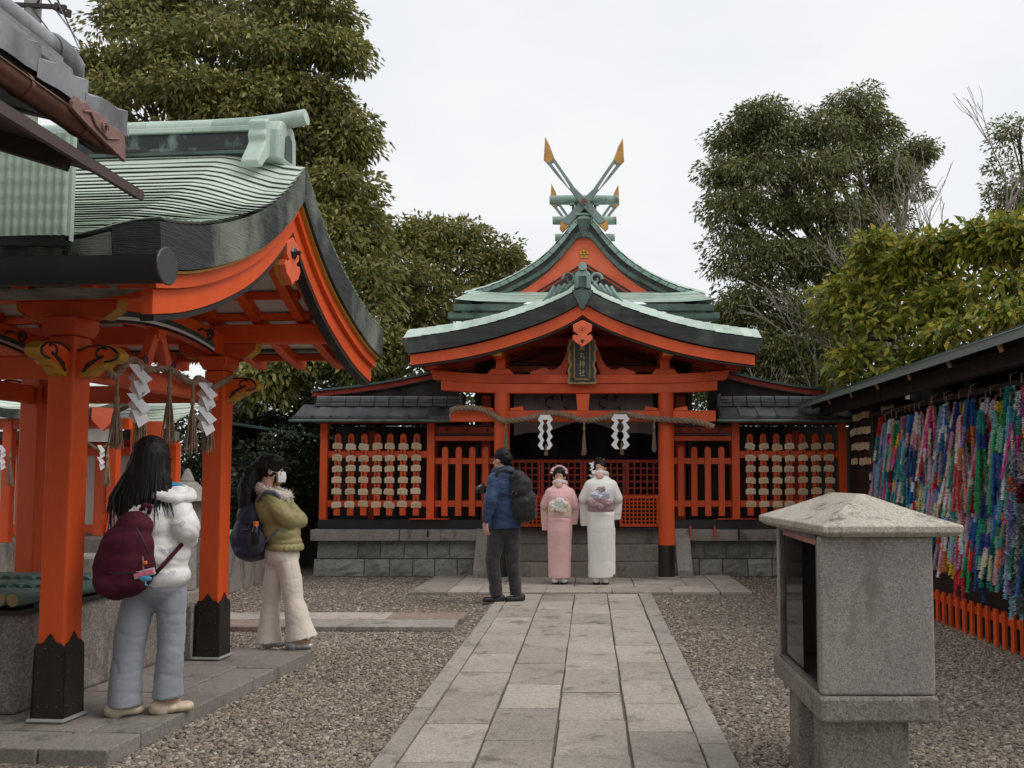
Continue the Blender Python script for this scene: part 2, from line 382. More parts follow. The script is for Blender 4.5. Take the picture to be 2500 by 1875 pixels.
# ================================================================== ground, path, gravel
def gravel_mat(name, scale, island=False):
    t = NT(name)
    cols = [(0.0, (0.105, 0.085, 0.070)), (0.22, (0.185, 0.148, 0.116)), (0.48, (0.255, 0.210, 0.165)), (0.62, (0.215, 0.190, 0.167)),
            (0.80, (0.295, 0.230, 0.165)), (0.92, (0.37, 0.32, 0.262)), (1.0, (0.46, 0.415, 0.355))]
    if island:
        oi = t.n('ShaderNodeObjectInfo'); col = t.ramp(oi.outputs['Random'], cols)
        tcn = t.n('ShaderNodeTexCoord'); f = t.noise(tcn.outputs['Object'], 3.0, 4)
        col = t.mix(0.4, col, t.ramp(f, [(0.3, 0.3), (0.7, 0.7)]), 'OVERLAY')
        t.bsdf(col, 0.8, spec=0.3); return t.m
    tcn = t.n('ShaderNodeTexCoord')
    wn = t.n('ShaderNodeTexNoise'); wn.inputs['Scale'].default_value = 30; t.l(tcn.outputs['Object'], wn.inputs['Vector'])
    ad = t.n('ShaderNodeVectorMath', operation='MULTIPLY_ADD'); ad.inputs[1].default_value = (0.012, 0.012, 0.012)
    t.l(wn.outputs['Color'], ad.inputs[0]); t.l(tcn.outputs['Object'], ad.inputs[2])
    vo = t.n('ShaderNodeTexVoronoi'); vo.inputs['Scale'].default_value = scale; t.l(ad.outputs[0], vo.inputs['Vector'])
    sep = t.n('ShaderNodeSeparateColor'); t.l(vo.outputs['Color'], sep.inputs[0])
    col = t.ramp(sep.outputs[0], cols)
    gap = t.ramp(vo.outputs['Distance'], [(0.35, 1.0), (0.75, 0.35)])
    big = t.noise(tcn.outputs['Object'], 0.55, 5)
    col = t.mix(0.5, col, t.ramp(big, [(0.3, 0.35), (0.7, 0.62)]), 'OVERLAY')
    sh = t.mix(1.0, col, gap, 'MULTIPLY')
    hgt = t.math('SUBTRACT', 1.0, vo.outputs['Distance'])
    t.bsdf(sh, 0.85, hgt, 0.012, 1.0, spec=0.3)
    return t.m
GRAV = gravel_mat('gravel_bed', 52); PEB = gravel_mat('pebbles', 1, True)
g = MB(); g.add([(-150, -40, 0), (150, -40, 0), (150, 260, 0), (-150, 260, 0)], [(0, 1, 2, 3)])
tag(g.build('ground', GRAV), kind='structure')

# pebbles lying on the bed (far fewer and finer with distance)
PATH_X = (-1.065, -0.939, -0.563, -0.185, 0.202, 0.569, 0.722)
PAV_C = Vector((-3.591, 6.244, 0)); PAV_A = R(-5.09)
PAV_M = Matrix.Translation(PAV_C) @ Matrix.Rotation(PAV_A, 4, 'Z'); PAV_I = PAV_M.inverted()
def free(x, y):
    if -1.07 < x < 0.73 and y < 11.4: return False
    q = PAV_I @ Vector((x, y, 0))
    if -1.5 < q.x < 1.37 and -1.9 < q.y < 1.33: return False
    if -2.2 < x < 1.95 and 11.3 < y: return False
    if x < -1.2 and 8.68 < y < 9.66: return False
    if y > 13.3 and -3.95 < x: return False
    if x > 3.45: return False
    return True
pts, scl, rot = [], [], []
def sow(x0, x1, y0, y1, dens, r0, r1):
    n = int((x1 - x0) * (y1 - y0) * dens)
    P = rng.uniform((x0, y0), (x1, y1), (n, 2))
    for x, y in P:
        if free(x, y):
            r = rng.uniform(r0, r1); pts.append((x, y, r * 0.22))
            scl.append((r * rng.uniform(0.8, 1.5), r * rng.uniform(0.7, 1.1), r * rng.uniform(0.45, 0.8)))
            rot.append((rng.normal(0, 0.25), rng.normal(0, 0.25), rng.uniform(0, 6.28)))
sow(-2.7, 3.4, 4.0, 6.6, 3600, 0.006, 0.0150)
sow(-2.7, 3.5, 6.6, 9.0, 2200, 0.006, 0.0145)
sow(-6.2, 3.5, 9.0, 13.3, 650, 0.006, 0.0145)
sow(-6.2, -2.0, 7.4, 9.0, 1100, 0.006, 0.0145)
me = bpy.data.meshes.new('gravel'); me.from_pydata(pts, [], [])
for nm_, dat in (('sz', scl), ('ro', rot)):
    a = me.attributes.new(nm_, 'FLOAT_VECTOR', 'POINT'); a.data.foreach_set('vector', np.array(dat, 'f').ravel())
me.materials.append(PEB)
gr = mesh_obj('gravel', me)
tag(gr, 'loose brown and grey pebbles covering the courtyard beside the stone path', 'gravel', kind='stuff')
ng = bpy.data.node_groups.new('pebble_scatter', 'GeometryNodeTree')
ng.interface.new_socket('Geometry', in_out='INPUT', socket_type='NodeSocketGeometry')
ng.interface.new_socket('Geometry', in_out='OUTPUT', socket_type='NodeSocketGeometry')
gi = ng.nodes.new('NodeGroupInput'); go = ng.nodes.new('NodeGroupOutput')
ic = ng.nodes.new('GeometryNodeMeshIcoSphere'); ic.inputs['Radius'].default_value = 1.0; ic.inputs['Subdivisions'].default_value = 2
nzt = ng.nodes.new('ShaderNodeTexNoise'); nzt.inputs['Scale'].default_value = 1.3
sp_ = ng.nodes.new('GeometryNodeSetPosition')
vm = ng.nodes.new('ShaderNodeVectorMath'); vm.operation = 'SCALE'; vm.inputs['Scale'].default_value = 0.8
vsb = ng.nodes.new('ShaderNodeVectorMath'); vsb.operation = 'SUBTRACT'; vsb.inputs[1].default_value = (0.5, 0.5, 0.5)
ng.links.new(nzt.outputs['Color'], vsb.inputs[0]); ng.links.new(vsb.outputs[0], vm.inputs[0])
ng.links.new(ic.outputs['Mesh'], sp_.inputs['Geometry']); ng.links.new(vm.outputs[0], sp_.inputs['Offset'])
sm_ = ng.nodes.new('GeometryNodeSetMaterial'); sm_.inputs['Material'].default_value = PEB
ng.links.new(sp_.outputs[0], sm_.inputs[0])
iop = ng.nodes.new('GeometryNodeInstanceOnPoints')
a1 = ng.nodes.new('GeometryNodeInputNamedAttribute'); a1.data_type = 'FLOAT_VECTOR'; a1.inputs[0].default_value = 'sz'
a2 = ng.nodes.new('GeometryNodeInputNamedAttribute'); a2.data_type = 'FLOAT_VECTOR'; a2.inputs[0].default_value = 'ro'
ng.links.new(gi.outputs[0], iop.inputs['Points']); ng.links.new(sm_.outputs[0], iop.inputs['Instance'])
ng.links.new(a1.outputs[0], iop.inputs['Scale']); ng.links.new(a2.outputs[0], iop.inputs['Rotation'])
ng.links.new(iop.outputs[0], go.inputs[0])
gr.modifiers.new('scatter', 'NODES').node_group = ng

# the stone path: a mortar bed and every slab on it
def slab(mb, x0, x1, y0, y1, zt, zb, j=0.006, skew=0.004):
    r = lambda s: random.uniform(-s, s)
    z = zt + r(0.003)
    q = [(x0 + r(skew), y0 + r(skew)), (x1 + r(skew), y0 + r(skew)), (x1 + r(skew), y1 + r(skew)), (x0 + r(skew), y1 + r(skew))]
    tz = [z + r(0.0015) for _ in q]
    return mb.add([(a, b, zb) for a, b in q] + [(a, b, t) for (a, b), t in zip(q, tz)],
                  [(0, 3, 2, 1), (4, 5, 6, 7), (0, 1, 5, 4), (1, 2, 6, 5), (2, 3, 7, 6), (3, 0, 4, 7)])
MOSS = mat('mossy_joint', (0.10, 0.088, 0.062), (0.15, 0.13, 0.10), 9, 0.95, 0.004, 60, dirt=(0.085, 0.095, 0.035), dscale=3.0)
path = thing('stone_path', (-0.17, 8, 0), kind='structure')
b = MB(); b.box((-0.171, 7.4, 0.006), (1.77, 7.78, 0.012)); b.build('mortar_bed', MOSS, path)
COLS = [[11.3, 10.13, 9.44, 8.73, 8.08, 7.5, 6.82, 6.18, 5.41, 4.7, 4.0],
        [11.3, 10.6, 9.96, 9.19, 8.39, 7.77, 7.13, 6.41, 5.76, 5.07, 4.4, 3.7],
        [11.28, 10.35, 9.66, 9.0, 8.21, 7.57, 6.89, 6.19, 5.51, 4.81, 4.1],
        [11.28, 10.64, 9.95, 9.29, 8.57, 7.88, 7.18, 6.55, 5.89, 5.24, 4.55, 3.8]]
for k, ys in enumerate(COLS):
    for y1, y0 in zip(ys, ys[1:]):
        s = MB(); slab(s, PATH_X[k + 1] + 0.006, PATH_X[k + 2] - 0.006, y0 + 0.0065, y1 - 0.0065, 0.028, 0.005, skew=0.005)
        s.build('slab', PAVE, path, bevel=0.007, seg=2)
for ys, x0, x1 in (([11.3, 10.31, 9.73, 8.17, 7.24, 5.77, 4.3, 3.6], PATH_X[0], PATH_X[1]), ([11.28, 8.31, 6.57, 5.0, 3.6], PATH_X[5], PATH_X[6])):
    for y1, y0 in zip(ys, ys[1:]):
        s = MB(); slab(s, x0 + 0.002, x1 - 0.003, y0 + 0.006, y1 - 0.006, 0.033, 0.0, skew=0.006)
        s.build('kerb_stone', KERB, path, bevel=0.007, seg=2)

# apron in front of the hall
apron = thing('stone_apron', (-0.1, 12.3, 0), kind='structure')
for (x0, x1, y0, y1) in [(-2.16, -1.72, 11.38, 13.3), (-1.71, -1.10, 11.95, 13.3), (-1.71, -1.35, 11.38, 11.94), (-1.34, -0.55, 11.38, 11.94), (-1.09, -0.2, 11.95, 13.3),
                          (-0.54, 0.26, 11.38, 11.94), (-0.19, 0.55, 11.95, 13.3), (0.27, 0.98, 11.38, 11.94), (0.56, 1.22, 11.95, 13.3), (0.99, 1.55, 11.38, 11.94),
                          (1.23, 1.58, 11.95, 13.3), (1.57, 1.94, 11.38, 11.94), (1.59, 1.93, 11.95, 13.3)]:
    s = MB(); slab(s, x0, x1, y0, y1, 0.036, 0.0); s.build('slab', PAVE, apron, bevel=0.006, seg=2)
# path that branches off to the left
side = thing('side_path', (-3.0, 9.1, 0), kind='structure')
REDST = stone('reddish_granite', (0.27, 0.20, 0.165), (0.22, 0.16, 0.132), 0.3, 150, rnd=0.1, stain=(0.13, 0.1, 0.085))
for i, (x0, x1, y0, y1, m_) in enumerate([(-3.0, -1.98, 9.17, 9.62, PAVE), (-1.97, -1.22, 9.17, 9.6, REDST), (-2.74, -1.25, 8.72, 9.15, KERB), (-3.5, -2.76, 8.72, 9.15, REDST),
                          (-4.4, -3.01, 9.17, 9.62, KERB), (-4.6, -3.52, 8.72, 9.15, PAVE), (-5.6, -4.42, 9.17, 9.62, REDST), (-5.9, -4.62, 8.72, 9.15, KERB), (-6.8, -5.62, 9.17, 9.62, PAVE)]):
    s = MB(); slab(s, x0, x1, y0, y1, 0.05, 0.0, skew=0.015); s.build('slab', m_, side, bevel=0.008, seg=2)
# ================================================================== the shrine hall
X0 = -0.10
hall = thing('shrine_hall', (X0, 14.0, 0), label='vermilion shrine hall with curved green copper roofs and crossed gilt finials, on a stone podium', cat='shrine')
def interp(pr, x):
    if x <= pr[0][0]: return pr[0][1]
    for (a, za), (b, zb) in zip(pr, pr[1:]):
        if x <= b: return za + (zb - za) * (x - a) / (b - a)
    return pr[-1][1]
def smooth_prof(pr, n=24):
    """resample a polyline profile with Catmull-Rom smoothing"""
    out = []; P = [pr[0]] + list(pr) + [pr[-1]]
    seg = len(pr) - 1
    for i in range(n + 1):
        t = i / n * seg; k = min(int(t), seg - 1); u = t - k
        p0, p1, p2, p3 = (Vector(P[k + j]) for j in range(4))
        out.append(tuple(0.5 * ((2 * p1) + (p2 - p0) * u + (2 * p0 - 5 * p1 + 4 * p2 - p3) * u * u + (3 * p1 - p0 - 3 * p2 + p3) * u ** 3)))
    return out
def courses(fn, S, W, parent, mat_, name='copper_course', lip=0.013, jit=0.002):
    """overlapping sheet-metal courses; fn(s, w) gives a point, S runs down the slope, W along it"""
    for s0, s1 in zip(S, S[1:]):
        mb = MB(); r0, r1, r2, r3 = [], [], [], []
        e = random.uniform(-jit, jit)
        for w_ in W:
            und = min(s0, (s1 - s0) * 0.7)
            p, q = fn(s0 - und, w_), fn(s1, w_)
            d = (q - fn(s0, w_)).normalized(); dn = fn(s0, w_ + 0.02) - fn(s0, w_)
            n = d.cross(dn).normalized()
            if n.z < 0: n = -n
            wv = 0.002 * math.sin(w_ * 9 + s0 * 31)
            r0.append(p + n * 0.0005); r1.append(q + n * (lip + e + wv)); r2.append(q + n * (lip + e + wv - 0.004)); r3.append(p - n * 0.003)
        mb.grid([r0, r1, r2, r3]); mb.build(name, mat_, parent, smooth=False)

# ---- podium of dressed blocks
podium = MB(); podium.box((-2.72, 15.6, 0.25), (2.2, 4.1, 0.48)); podium.box((-0.1, 15.8, 0.32), (3.2, 4.2, 0.64)); podium.box((2.9, 15.6, 0.25), (3.0, 4.1, 0.48))
pod = podium.build('podium', STEP, hall)
def block(x0, x1, z0, z1):
    mb = MB(); r = lambda s: random.uniform(-s, s)
    bt = lambda z: 13.47 + z * 0.13                      # battered face
    n = 4; rows = []
    for i in range(n + 1):
        z = z0 + 0.005 + (z1 - z0 - 0.01) * i / n
        rows.append([(x0 + 0.006 + (x1 - x0 - 0.012) * j / n, bt(z) - (0 if i in (0, n) or j in (0, n) else 0.02 + r(0.014)), z) for j in range(n + 1)])
    mb.grid(rows)
    k = (n + 1) * (n + 1)
    bk = [(p[0], 13.62, p[2]) for p in (rows[0][0], rows[0][n], rows[n][n], rows[n][0])]
    mb.add([rows[0][0], rows[0][n], rows[n][n], rows[n][0]] + bk, [(0, 1, 5, 4), (1, 2, 6, 5), (2, 3, 7, 6), (3, 0, 4, 7)])
    mb.build('stone_block', PODIUM, pod, bevel=0.004)
for xs, z0, z1 in (([-3.89, -3.31, -2.99, -2.65, -2.32, -2.0, -1.6], 0.25, 0.5), ([-3.93, -3.21, -2.85, -2.52, -2.21, -1.89, -1.6], 0.0, 0.245),
                   ([1.37, 1.62, 1.93, 2.27, 2.6, 2.98, 3.3, 3.75, 4.2], 0.25, 0.5), ([1.37, 1.55, 1.88, 2.24, 2.58, 2.9, 3.28, 3.6, 4.2], 0.0, 0.245)):
    for a, b_ in zip(xs, xs[1:]): block(a, b_, z0, z1)
for a, b_ in ((-3.95, -2.7), (-2.69, -1.55), (1.36, 2.75), (2.76, 4.3)):
    c = MB(); c.box(((a + b_) / 2, 13.62, 0.584), (b_ - a, 0.50, 0.16)); c.build('coping_stone', COPE, pod, bevel=0.012, seg=2)
for i in range(3):
    y = 13.0 + 0.28 * i
    for a, b_ in ((-1.38, 0.05), (0.054, 1.18)) if i != 1 else ((-1.38, -0.45), (-0.446, 1.18)):
        c = MB(); c.box(((a + b_) / 2, y + 0.3, 0.225 * i + 0.1135), (b_ - a, 0.6, 0.221)); c.build('step', STEP, pod, bevel=0.008, seg=2)
for a, b_ in ((-1.60, -1.39), (1.19, 1.40)):
    c = MB(); c.prism([(12.96, 0), (12.96, 0.13), (13.40, 0.675), (13.70, 0.675), (13.70, 0)], 'x', a, b_); c.build('cheek_stone', COPE, pod, bevel=0.01, seg=2)

# ---- fence on the podium
def fence_parts(sign):
    fx = lambda x: X0 + sign * (x - X0)
    F_ = hall
    def bx(name, x0, x1, z0, z1, y=13.55, d=0.08, m=VERM, bev=0.004):
        mb = MB(); a, b_ = sorted((fx(x0), fx(x1))); mb.box(((a + b_) / 2, y, (z0 + z1) / 2), (b_ - a, d, z1 - z0)); return mb.build(name, m, F_, bevel=bev)
    L = -3.88 if sign == 1 else -3.80
    bx('sill_beam', L, -1.36, 0.665, 0.80, 13.56, 0.16, BLACK)
    bx('fence_post', -3.87, -3.765, 0.80, 2.19, 13.55, 0.11); bx('fence_post', -2.34, -2.23, 0.80, 2.19, 13.55, 0.11)
    for z0, z1 in ((1.68, 1.78), (0.98, 1.07)): bx('fence_rail', -3.764, -2.341, z0, z1, 13.565, 0.05)
    for z0, z1 in ((1.59, 1.68), (0.98, 1.07)): bx('fence_rail', -2.229, -1.30, z0, z1, 13.565, 0.05)
    for x in STAKE_X:
        mb = MB(); c = fx(x); h = 0.044
        mb.prism([(c - h, 0.857), (c + h, 0.857), (c + h, 1.995), (c + h * 0.5, 2.022), (c, 2.03), (c - h * 0.5, 2.022), (c - h, 1.995)], 'y', 13.505, 13.538)
        mb.build('stake', VERM, F_, bevel=0.003)
    for x in (-2.08, -1.885, -1.69, -1.50):
        mb = MB(); c = fx(x); h = 0.044
        mb.prism([(c - h, 0.85), (c + h, 0.85), (c + h, 1.81), (c + h * 0.5, 1.835), (c, 1.842), (c - h * 0.5, 1.835), (c - h, 1.81)], 'y', 13.505, 13.538)
        mb.build('picket', VERM, F_, bevel=0.003)
    bx('fence_rail', -2.229, -1.30, 1.925, 1.995, 13.56, 0.07)
    bx('transom', -2.229, -1.30, 2.03, 2.13, 13.57, 0.04, VERMD); bx('transom_frame', -2.229, -1.30, 2.131, 2.16, 13.56, 0.07, BLACK); bx('transom_frame', -2.229, -1.30, 2.0, 2.029, 13.56, 0.07, BLACK)
    for k in range(3):
        mb = MB(); flower(mb, Vector((fx(-2.06 + 0.29 * k), 13.545, 2.08)), 0.028, 0.008); mb.build('crest_stud', BLACK, F_)
    bx('offering_ledge', -2.56, -2.0, 0.805, 0.818, 13.44, 0.12)
    if sign == 1: bx('ledge_bracket', -2.30, -2.28, 0.56, 0.66, 13.35, 0.03, BLACK)
def flower(mb, c, r, t, n=5):
    """five-petal plum crest facing the camera side (-y)"""
    for k in range(n):
        a = math.pi / 2 + 2 * math.pi * k / n
        pc = Vector((c.x + math.cos(a) * r * 0.56, c.y, c.z + math.sin(a) * r * 0.56))
        mb.prism([(pc.x + r * 0.44 * math.cos(2 * math.pi * j / 10), pc.z + r * 0.44 * math.sin(2 * math.pi * j / 10)) for j in range(10)], 'y', c.y, c.y - t)
    mb.prism([(c.x + r * 0.22 * math.cos(2 * math.pi * j / 8), c.z + r * 0.22 * math.sin(2 * math.pi * j / 8)) for j in range(8)], 'y', c.y, c.y - t * 1.6)
STAKE_X = (-3.62, -3.43, -3.24, -3.05, -2.87, -2.68, -2.49)
fence_parts(1); fence_parts(-1)
for x, m_ in ((1.41, VERM), (1.75, VERM), (2.09, BLACK)):
    c = MB(); c.box((x, 13.33, 0.62), (0.02, 0.06, 0.20)); c.build('ledge_bracket', m_, hall)

# ---- dark interior: side walls, inner posts, lattice doors
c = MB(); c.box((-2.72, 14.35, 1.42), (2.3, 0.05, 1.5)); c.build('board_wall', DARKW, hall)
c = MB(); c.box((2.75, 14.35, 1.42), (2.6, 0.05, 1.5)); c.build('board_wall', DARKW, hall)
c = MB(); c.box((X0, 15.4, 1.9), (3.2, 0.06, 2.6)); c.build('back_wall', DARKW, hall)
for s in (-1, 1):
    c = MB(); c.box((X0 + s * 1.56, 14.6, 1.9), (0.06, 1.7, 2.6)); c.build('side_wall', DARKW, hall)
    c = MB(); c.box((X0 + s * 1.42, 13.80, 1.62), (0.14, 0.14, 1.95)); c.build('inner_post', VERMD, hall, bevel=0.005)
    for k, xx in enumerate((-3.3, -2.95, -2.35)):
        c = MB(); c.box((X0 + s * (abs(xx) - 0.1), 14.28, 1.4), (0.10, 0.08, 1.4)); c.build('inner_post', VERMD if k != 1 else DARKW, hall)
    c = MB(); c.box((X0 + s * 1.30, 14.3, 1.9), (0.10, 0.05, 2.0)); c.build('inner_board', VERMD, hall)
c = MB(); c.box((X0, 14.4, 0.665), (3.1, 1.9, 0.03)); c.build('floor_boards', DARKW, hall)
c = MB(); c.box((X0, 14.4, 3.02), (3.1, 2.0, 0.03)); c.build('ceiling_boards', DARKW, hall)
def lattice(x0, x1, z0, z1, y, nx, nz, m_, w_=0.022):
    mb = MB()
    for a, b_, c_, d_ in ((x0, x1, z1 - 0.045, z1), (x0, x1, z0, z0 + 0.045), (x0, x0 + 0.045, z0 + 0.0455, z1 - 0.0455), (x1 - 0.045, x1, z0 + 0.0455, z1 - 0.0455)):
        mb.box(((a + b_) / 2, y, (c_ + d_) / 2), (b_ - a, 0.045, d_ - c_))
    fr = mb.build('lattice_door', m_, hall, bevel=0.003)
    vb = MB(); vb.box((0, 0, 0), (w_, 0.02, z1 - z0 - 0.09)); vme = vb.mesh('lattice_bar', m_)
    hb = MB(); hb.box((0, 0, 0), (x1 - x0 - 0.09, 0.02, w_)); hme = hb.mesh('lattice_bar', m_)
    I = PM[hall].inverted()
    for i in range(1, nx): mesh_obj('lattice_bar', vme, fr, I @ Matrix.Translation((lerp(x0 + 0.03, x1 - 0.03, i / nx), y - 0.004, (z0 + z1) / 2)))
    for i in range(1, nz): mesh_obj('lattice_bar', hme, fr, I @ Matrix.Translation(((x0 + x1) / 2, y + 0.0165, lerp(z0 + 0.03, z1 - 0.03, i / nz))))
for k in range(4):
    a = -1.35 + k * 0.625; lattice(a, a + 0.62, 1.02, 1.66, 13.86, 6, 6, VERMD)
lattice(0.42, 1.0, 0.69, 1.14, 13.66, 9, 7, VERM, 0.018); lattice(-1.22, -0.62, 0.69, 1.14, 13.66, 9, 7, VERM, 0.018)
c = MB(); c.box((-0.1, 13.90, 0.86), (1.02, 0.35, 0.36)); c.box((-0.1, 13.90, 1.05), (1.10, 0.42, 0.03)); c.build('offertory_box', DARKW, hall, bevel=0.006)

# ---- front pillars and beams
PIL = (-1.205, 1.035); PY = 12.85
for x in PIL:
    c = MB(); c.tube([(x, PY, 0.036), (x, PY, 0.062), (x, PY, 0.066)], [0.17, 0.165, 0.15], 24); c.build('pillar_base', COPE, hall, smooth='auto')
    c = MB(); c.tube([(x, PY, 0.067), (x, PY, 2.56)], [0.112, 0.106], 28); p_ = c.build('pillar', VERM, hall, smooth='auto')
    c = MB(); c.tube([(x, PY, 0.066), (x, PY, 0.49)], [0.1155, 0.1152], 28); c.build('black_foot', BLACK, p_, smooth='auto')
def curved_beam(name, x0, x1, zb, zt, y, d, lift, m_, endslope=0.0):
    mb = MB(); n = 20; top, bot = [], []
    for i in range(n + 1):
        u = i / n * 2 - 1; x = lerp(x0, x1, i / n); l_ = lift * max(0, (abs(u) - 0.45) / 0.55) ** 2
        top.append((x + (endslope * u if i in (0, n) else 0), zt + l_)); bot.append((x, zb + l_ * 0.85))
    mb.band(top, bot, 'y', y - d / 2, y + d / 2); return mb.build(name, m_, hall, bevel=0.006)
curved_beam('lower_lintel', X0 - 1.93, X0 + 1.83, 2.545, 2.675, PY, 0.16, 0.05, VERM)
curved_beam('upper_lintel', X0 - 2.03, X0 + 1.95, 2.677, 2.80, PY, 0.20, 0.06, VERM, 0.05)
c = MB(); c.box((X0, PY, 2.235), (3.62, 0.10, 0.15)); c.build('tie_beam', VERM, hall, bevel=0.005)
c = MB(); c.prism([(X0 - 0.075, 2.31), (X0 + 0.075, 2.31), (X0 + 0.095, 2.544), (X0 - 0.095, 2.544)], 'y', PY - 0.05, PY + 0.05); c.build('centre_strut', VERM, hall, bevel=0.005)
for x in PIL:
    for s in (-1, 1):
        c = MB(); c.prism([(x + s * 0.115, 2.311), (x + s * 0.30, 2.311), (x + s * 0.28, 2.37), (x + s * 0.115, 2.34)], 'y', PY - 0.06, PY + 0.06); c.build('wedge', VERM, hall)
# brackets above the lintel, purlins with ochre ends
for x in (-1.225, 1.02):
    c = MB(); c.box((x, PY, 2.90), (0.13, 0.16, 0.20)); c.prism([(x - 0.19, 2.80), (x + 0.19, 2.80), (x + 0.12, 2.88), (x - 0.12, 2.88)], 'y', PY - 0.09, PY + 0.09); c.build('bracket_block', VERM, hall, bevel=0.006)
    c = MB(); c.box((x, 13.40, 3.06), (0.125, 2.3, 0.13)); p_ = c.build('purlin', VERM, hall, bevel=0.004)
    c = MB(); c.box((x, 12.245, 3.06), (0.128, 0.012, 0.135)); c.build('painted_end', OCHRE, p_)
# frog-leg strut beside the plaque
for s in (-1, 1):
    up = [(0.16, 3.28), (0.21, 3.16), (0.25, 3.04), (0.30, 2.94), (0.37, 2.88), (0.45, 2.865), (0.52, 2.90), (0.58, 2.885), (0.72, 2.84)]
    dn = [(0.06, 3.28), (0.12, 3.16), (0.16, 3.04), (0.19, 2.94), (0.22, 2.86), (0.24, 2.805), (0.40, 2.804), (0.55, 2.803), (0.72, 2.802)]
    c = MB(); c.band([(X0 + s * a, z) for a, z in up], [(X0 + s * a, z) for a, z in dn], 'y', 12.80, 12.90); c.build('frog_leg_strut', VERM, hall, bevel=0.004)
for zz, d_ in ((3.32, 0.0), (2.98, 0.25)):
    c = MB(); c.box((X0, 13.3 + d_, zz), (2.6, 0.10, 0.12)); c.build('cross_beam', VERMD, hall)
c = MB(); c.box((X0, 13.55, 2.93), (2.4, 0.03, 0.26)); c.build('inner_board', DARKW, hall)

# ---- porch roof
def prof_fn(pr):
    P = smooth_prof(pr, 40); return lambda x: interp(P, abs(x))
PT = prof_fn([(0, 3.88), (0.12, 3.80), (0.43, 3.65), (0.88, 3.49), (1.335, 3.36), (1.785, 3.27), (2.34, 3.19)])
YG, YB = 12.10, 14.70
def porch(side):
    def fn(s, w_): return Vector((X0 + side * s, w_, PT(s) + 0.20 * sstep((w_ - YG) / 0.55)))
    return fn
ridge_l = [YG, YG + 0.12, YG + 0.25, YG + 0.4, YG + 0.55, 13.3, 14.0, YB]
for side in (-1, 1):
    courses(porch(side), [2.34 * (i / 19) for i in range(20)], ridge_l, hall, PATINA)
NX = [2.34 * (i / 24) for i in range(25)]
for side in (-1, 1):
    fb = 2.0
    c = MB(); c.band([(X0 + side * x, PT(x) - 0.004) for x in NX], [(X0 + side * min(x, 2.25 + 0 * x), PT(x) - 0.20) for x in NX], 'y', YG, YG + 0.22)
    v_ = c.build('verge_edge', EDGE, hall)
    c = MB(); c.band([(X0 + side * x * 0.955, PT(x) - 0.202) for x in NX], [(X0 + side * x * 0.955, PT(x) - 0.335 - 0.03 * (1 - x / 2.34)) for x in NX], 'y', YG + 0.05, YG + 0.12)
    c.build('bargeboard', VERM, hall)
    c = MB(); c.band([(X0 + side * x * 0.95, PT(x) - 0.338 - 0.03 * (1 - x / 2.34)) for x in NX], [(X0 + side * x * 0.945, PT(x) - 0.365 - 0.03 * (1 - x / 2.34)) for x in NX], 'y', YG + 0.07, YG + 0.14)
    c.build('bargeboard_trim', DARKW, hall)
    # eave edge, soffit and rafters
    c = MB(); c.box((X0 + side * 2.25, (YG + YB) / 2 + 0.12, 3.11), (0.14, YB - YG - 0.24, 0.15)); c.build('eave_edge', EDGE, hall)
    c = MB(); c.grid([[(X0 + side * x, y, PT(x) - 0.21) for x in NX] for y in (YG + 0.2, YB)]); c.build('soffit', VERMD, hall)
    for k in range(8):
        y = YG + 0.30 + k * 0.32
        c = MB(); c.band([(X0 + side * x, PT(x) - 0.212) for x in NX[:24]], [(X0 + side * x, PT(x) - 0.27) for x in NX[:24]], 'y', y, y + 0.06); c.build('rafter', VERM, hall)
    c = MB(); c.box((X0 + side * 2.0, 13.3, 2.93), (0.10, 2.2, 0.10)); c.build('eave_purlin', VERM, hall)
# pendant under the apex
def curl(mb, pts_):  # closed outline in x,z
    mb.prism(pts_, 'y', 12.14, 12.10)
pend = []
for s in (1, -1):
    half = [(0.0, 3.435), (0.125, 3.375), (0.118, 3.29), (0.085, 3.265), (0.058, 3.245), (0.068, 3.225), (0.09, 3.245), (0.125, 3.235), (0.13, 3.19), (0.10, 3.155), (0.05, 3.12), (0.0, 3.085)]
    pend += [(X0 + s * a, z) for a, z in (half if s == 1 else half[::-1])][:len(half) - 1]
c = MB(); c.prism(pend, 'y', YG + 0.03, YG - 0.02); pn = c.build('gable_pendant', VPINK, hall, bevel=0.004)
c = MB(); flower(c, Vector((X0, YG - 0.021, 3.335)), 0.042, 0.016); c.build('plum_crest', VPINK, pn)
c = MB(); c.prism([(X0, 3.125), (X0 + 0.028, 3.165), (X0 + 0.02, 3.18), (X0 - 0.02, 3.18), (X0 - 0.028, 3.165)], 'y', YG - 0.021, YG - 0.025); c.build('heart_piercing', BLACK, pn)
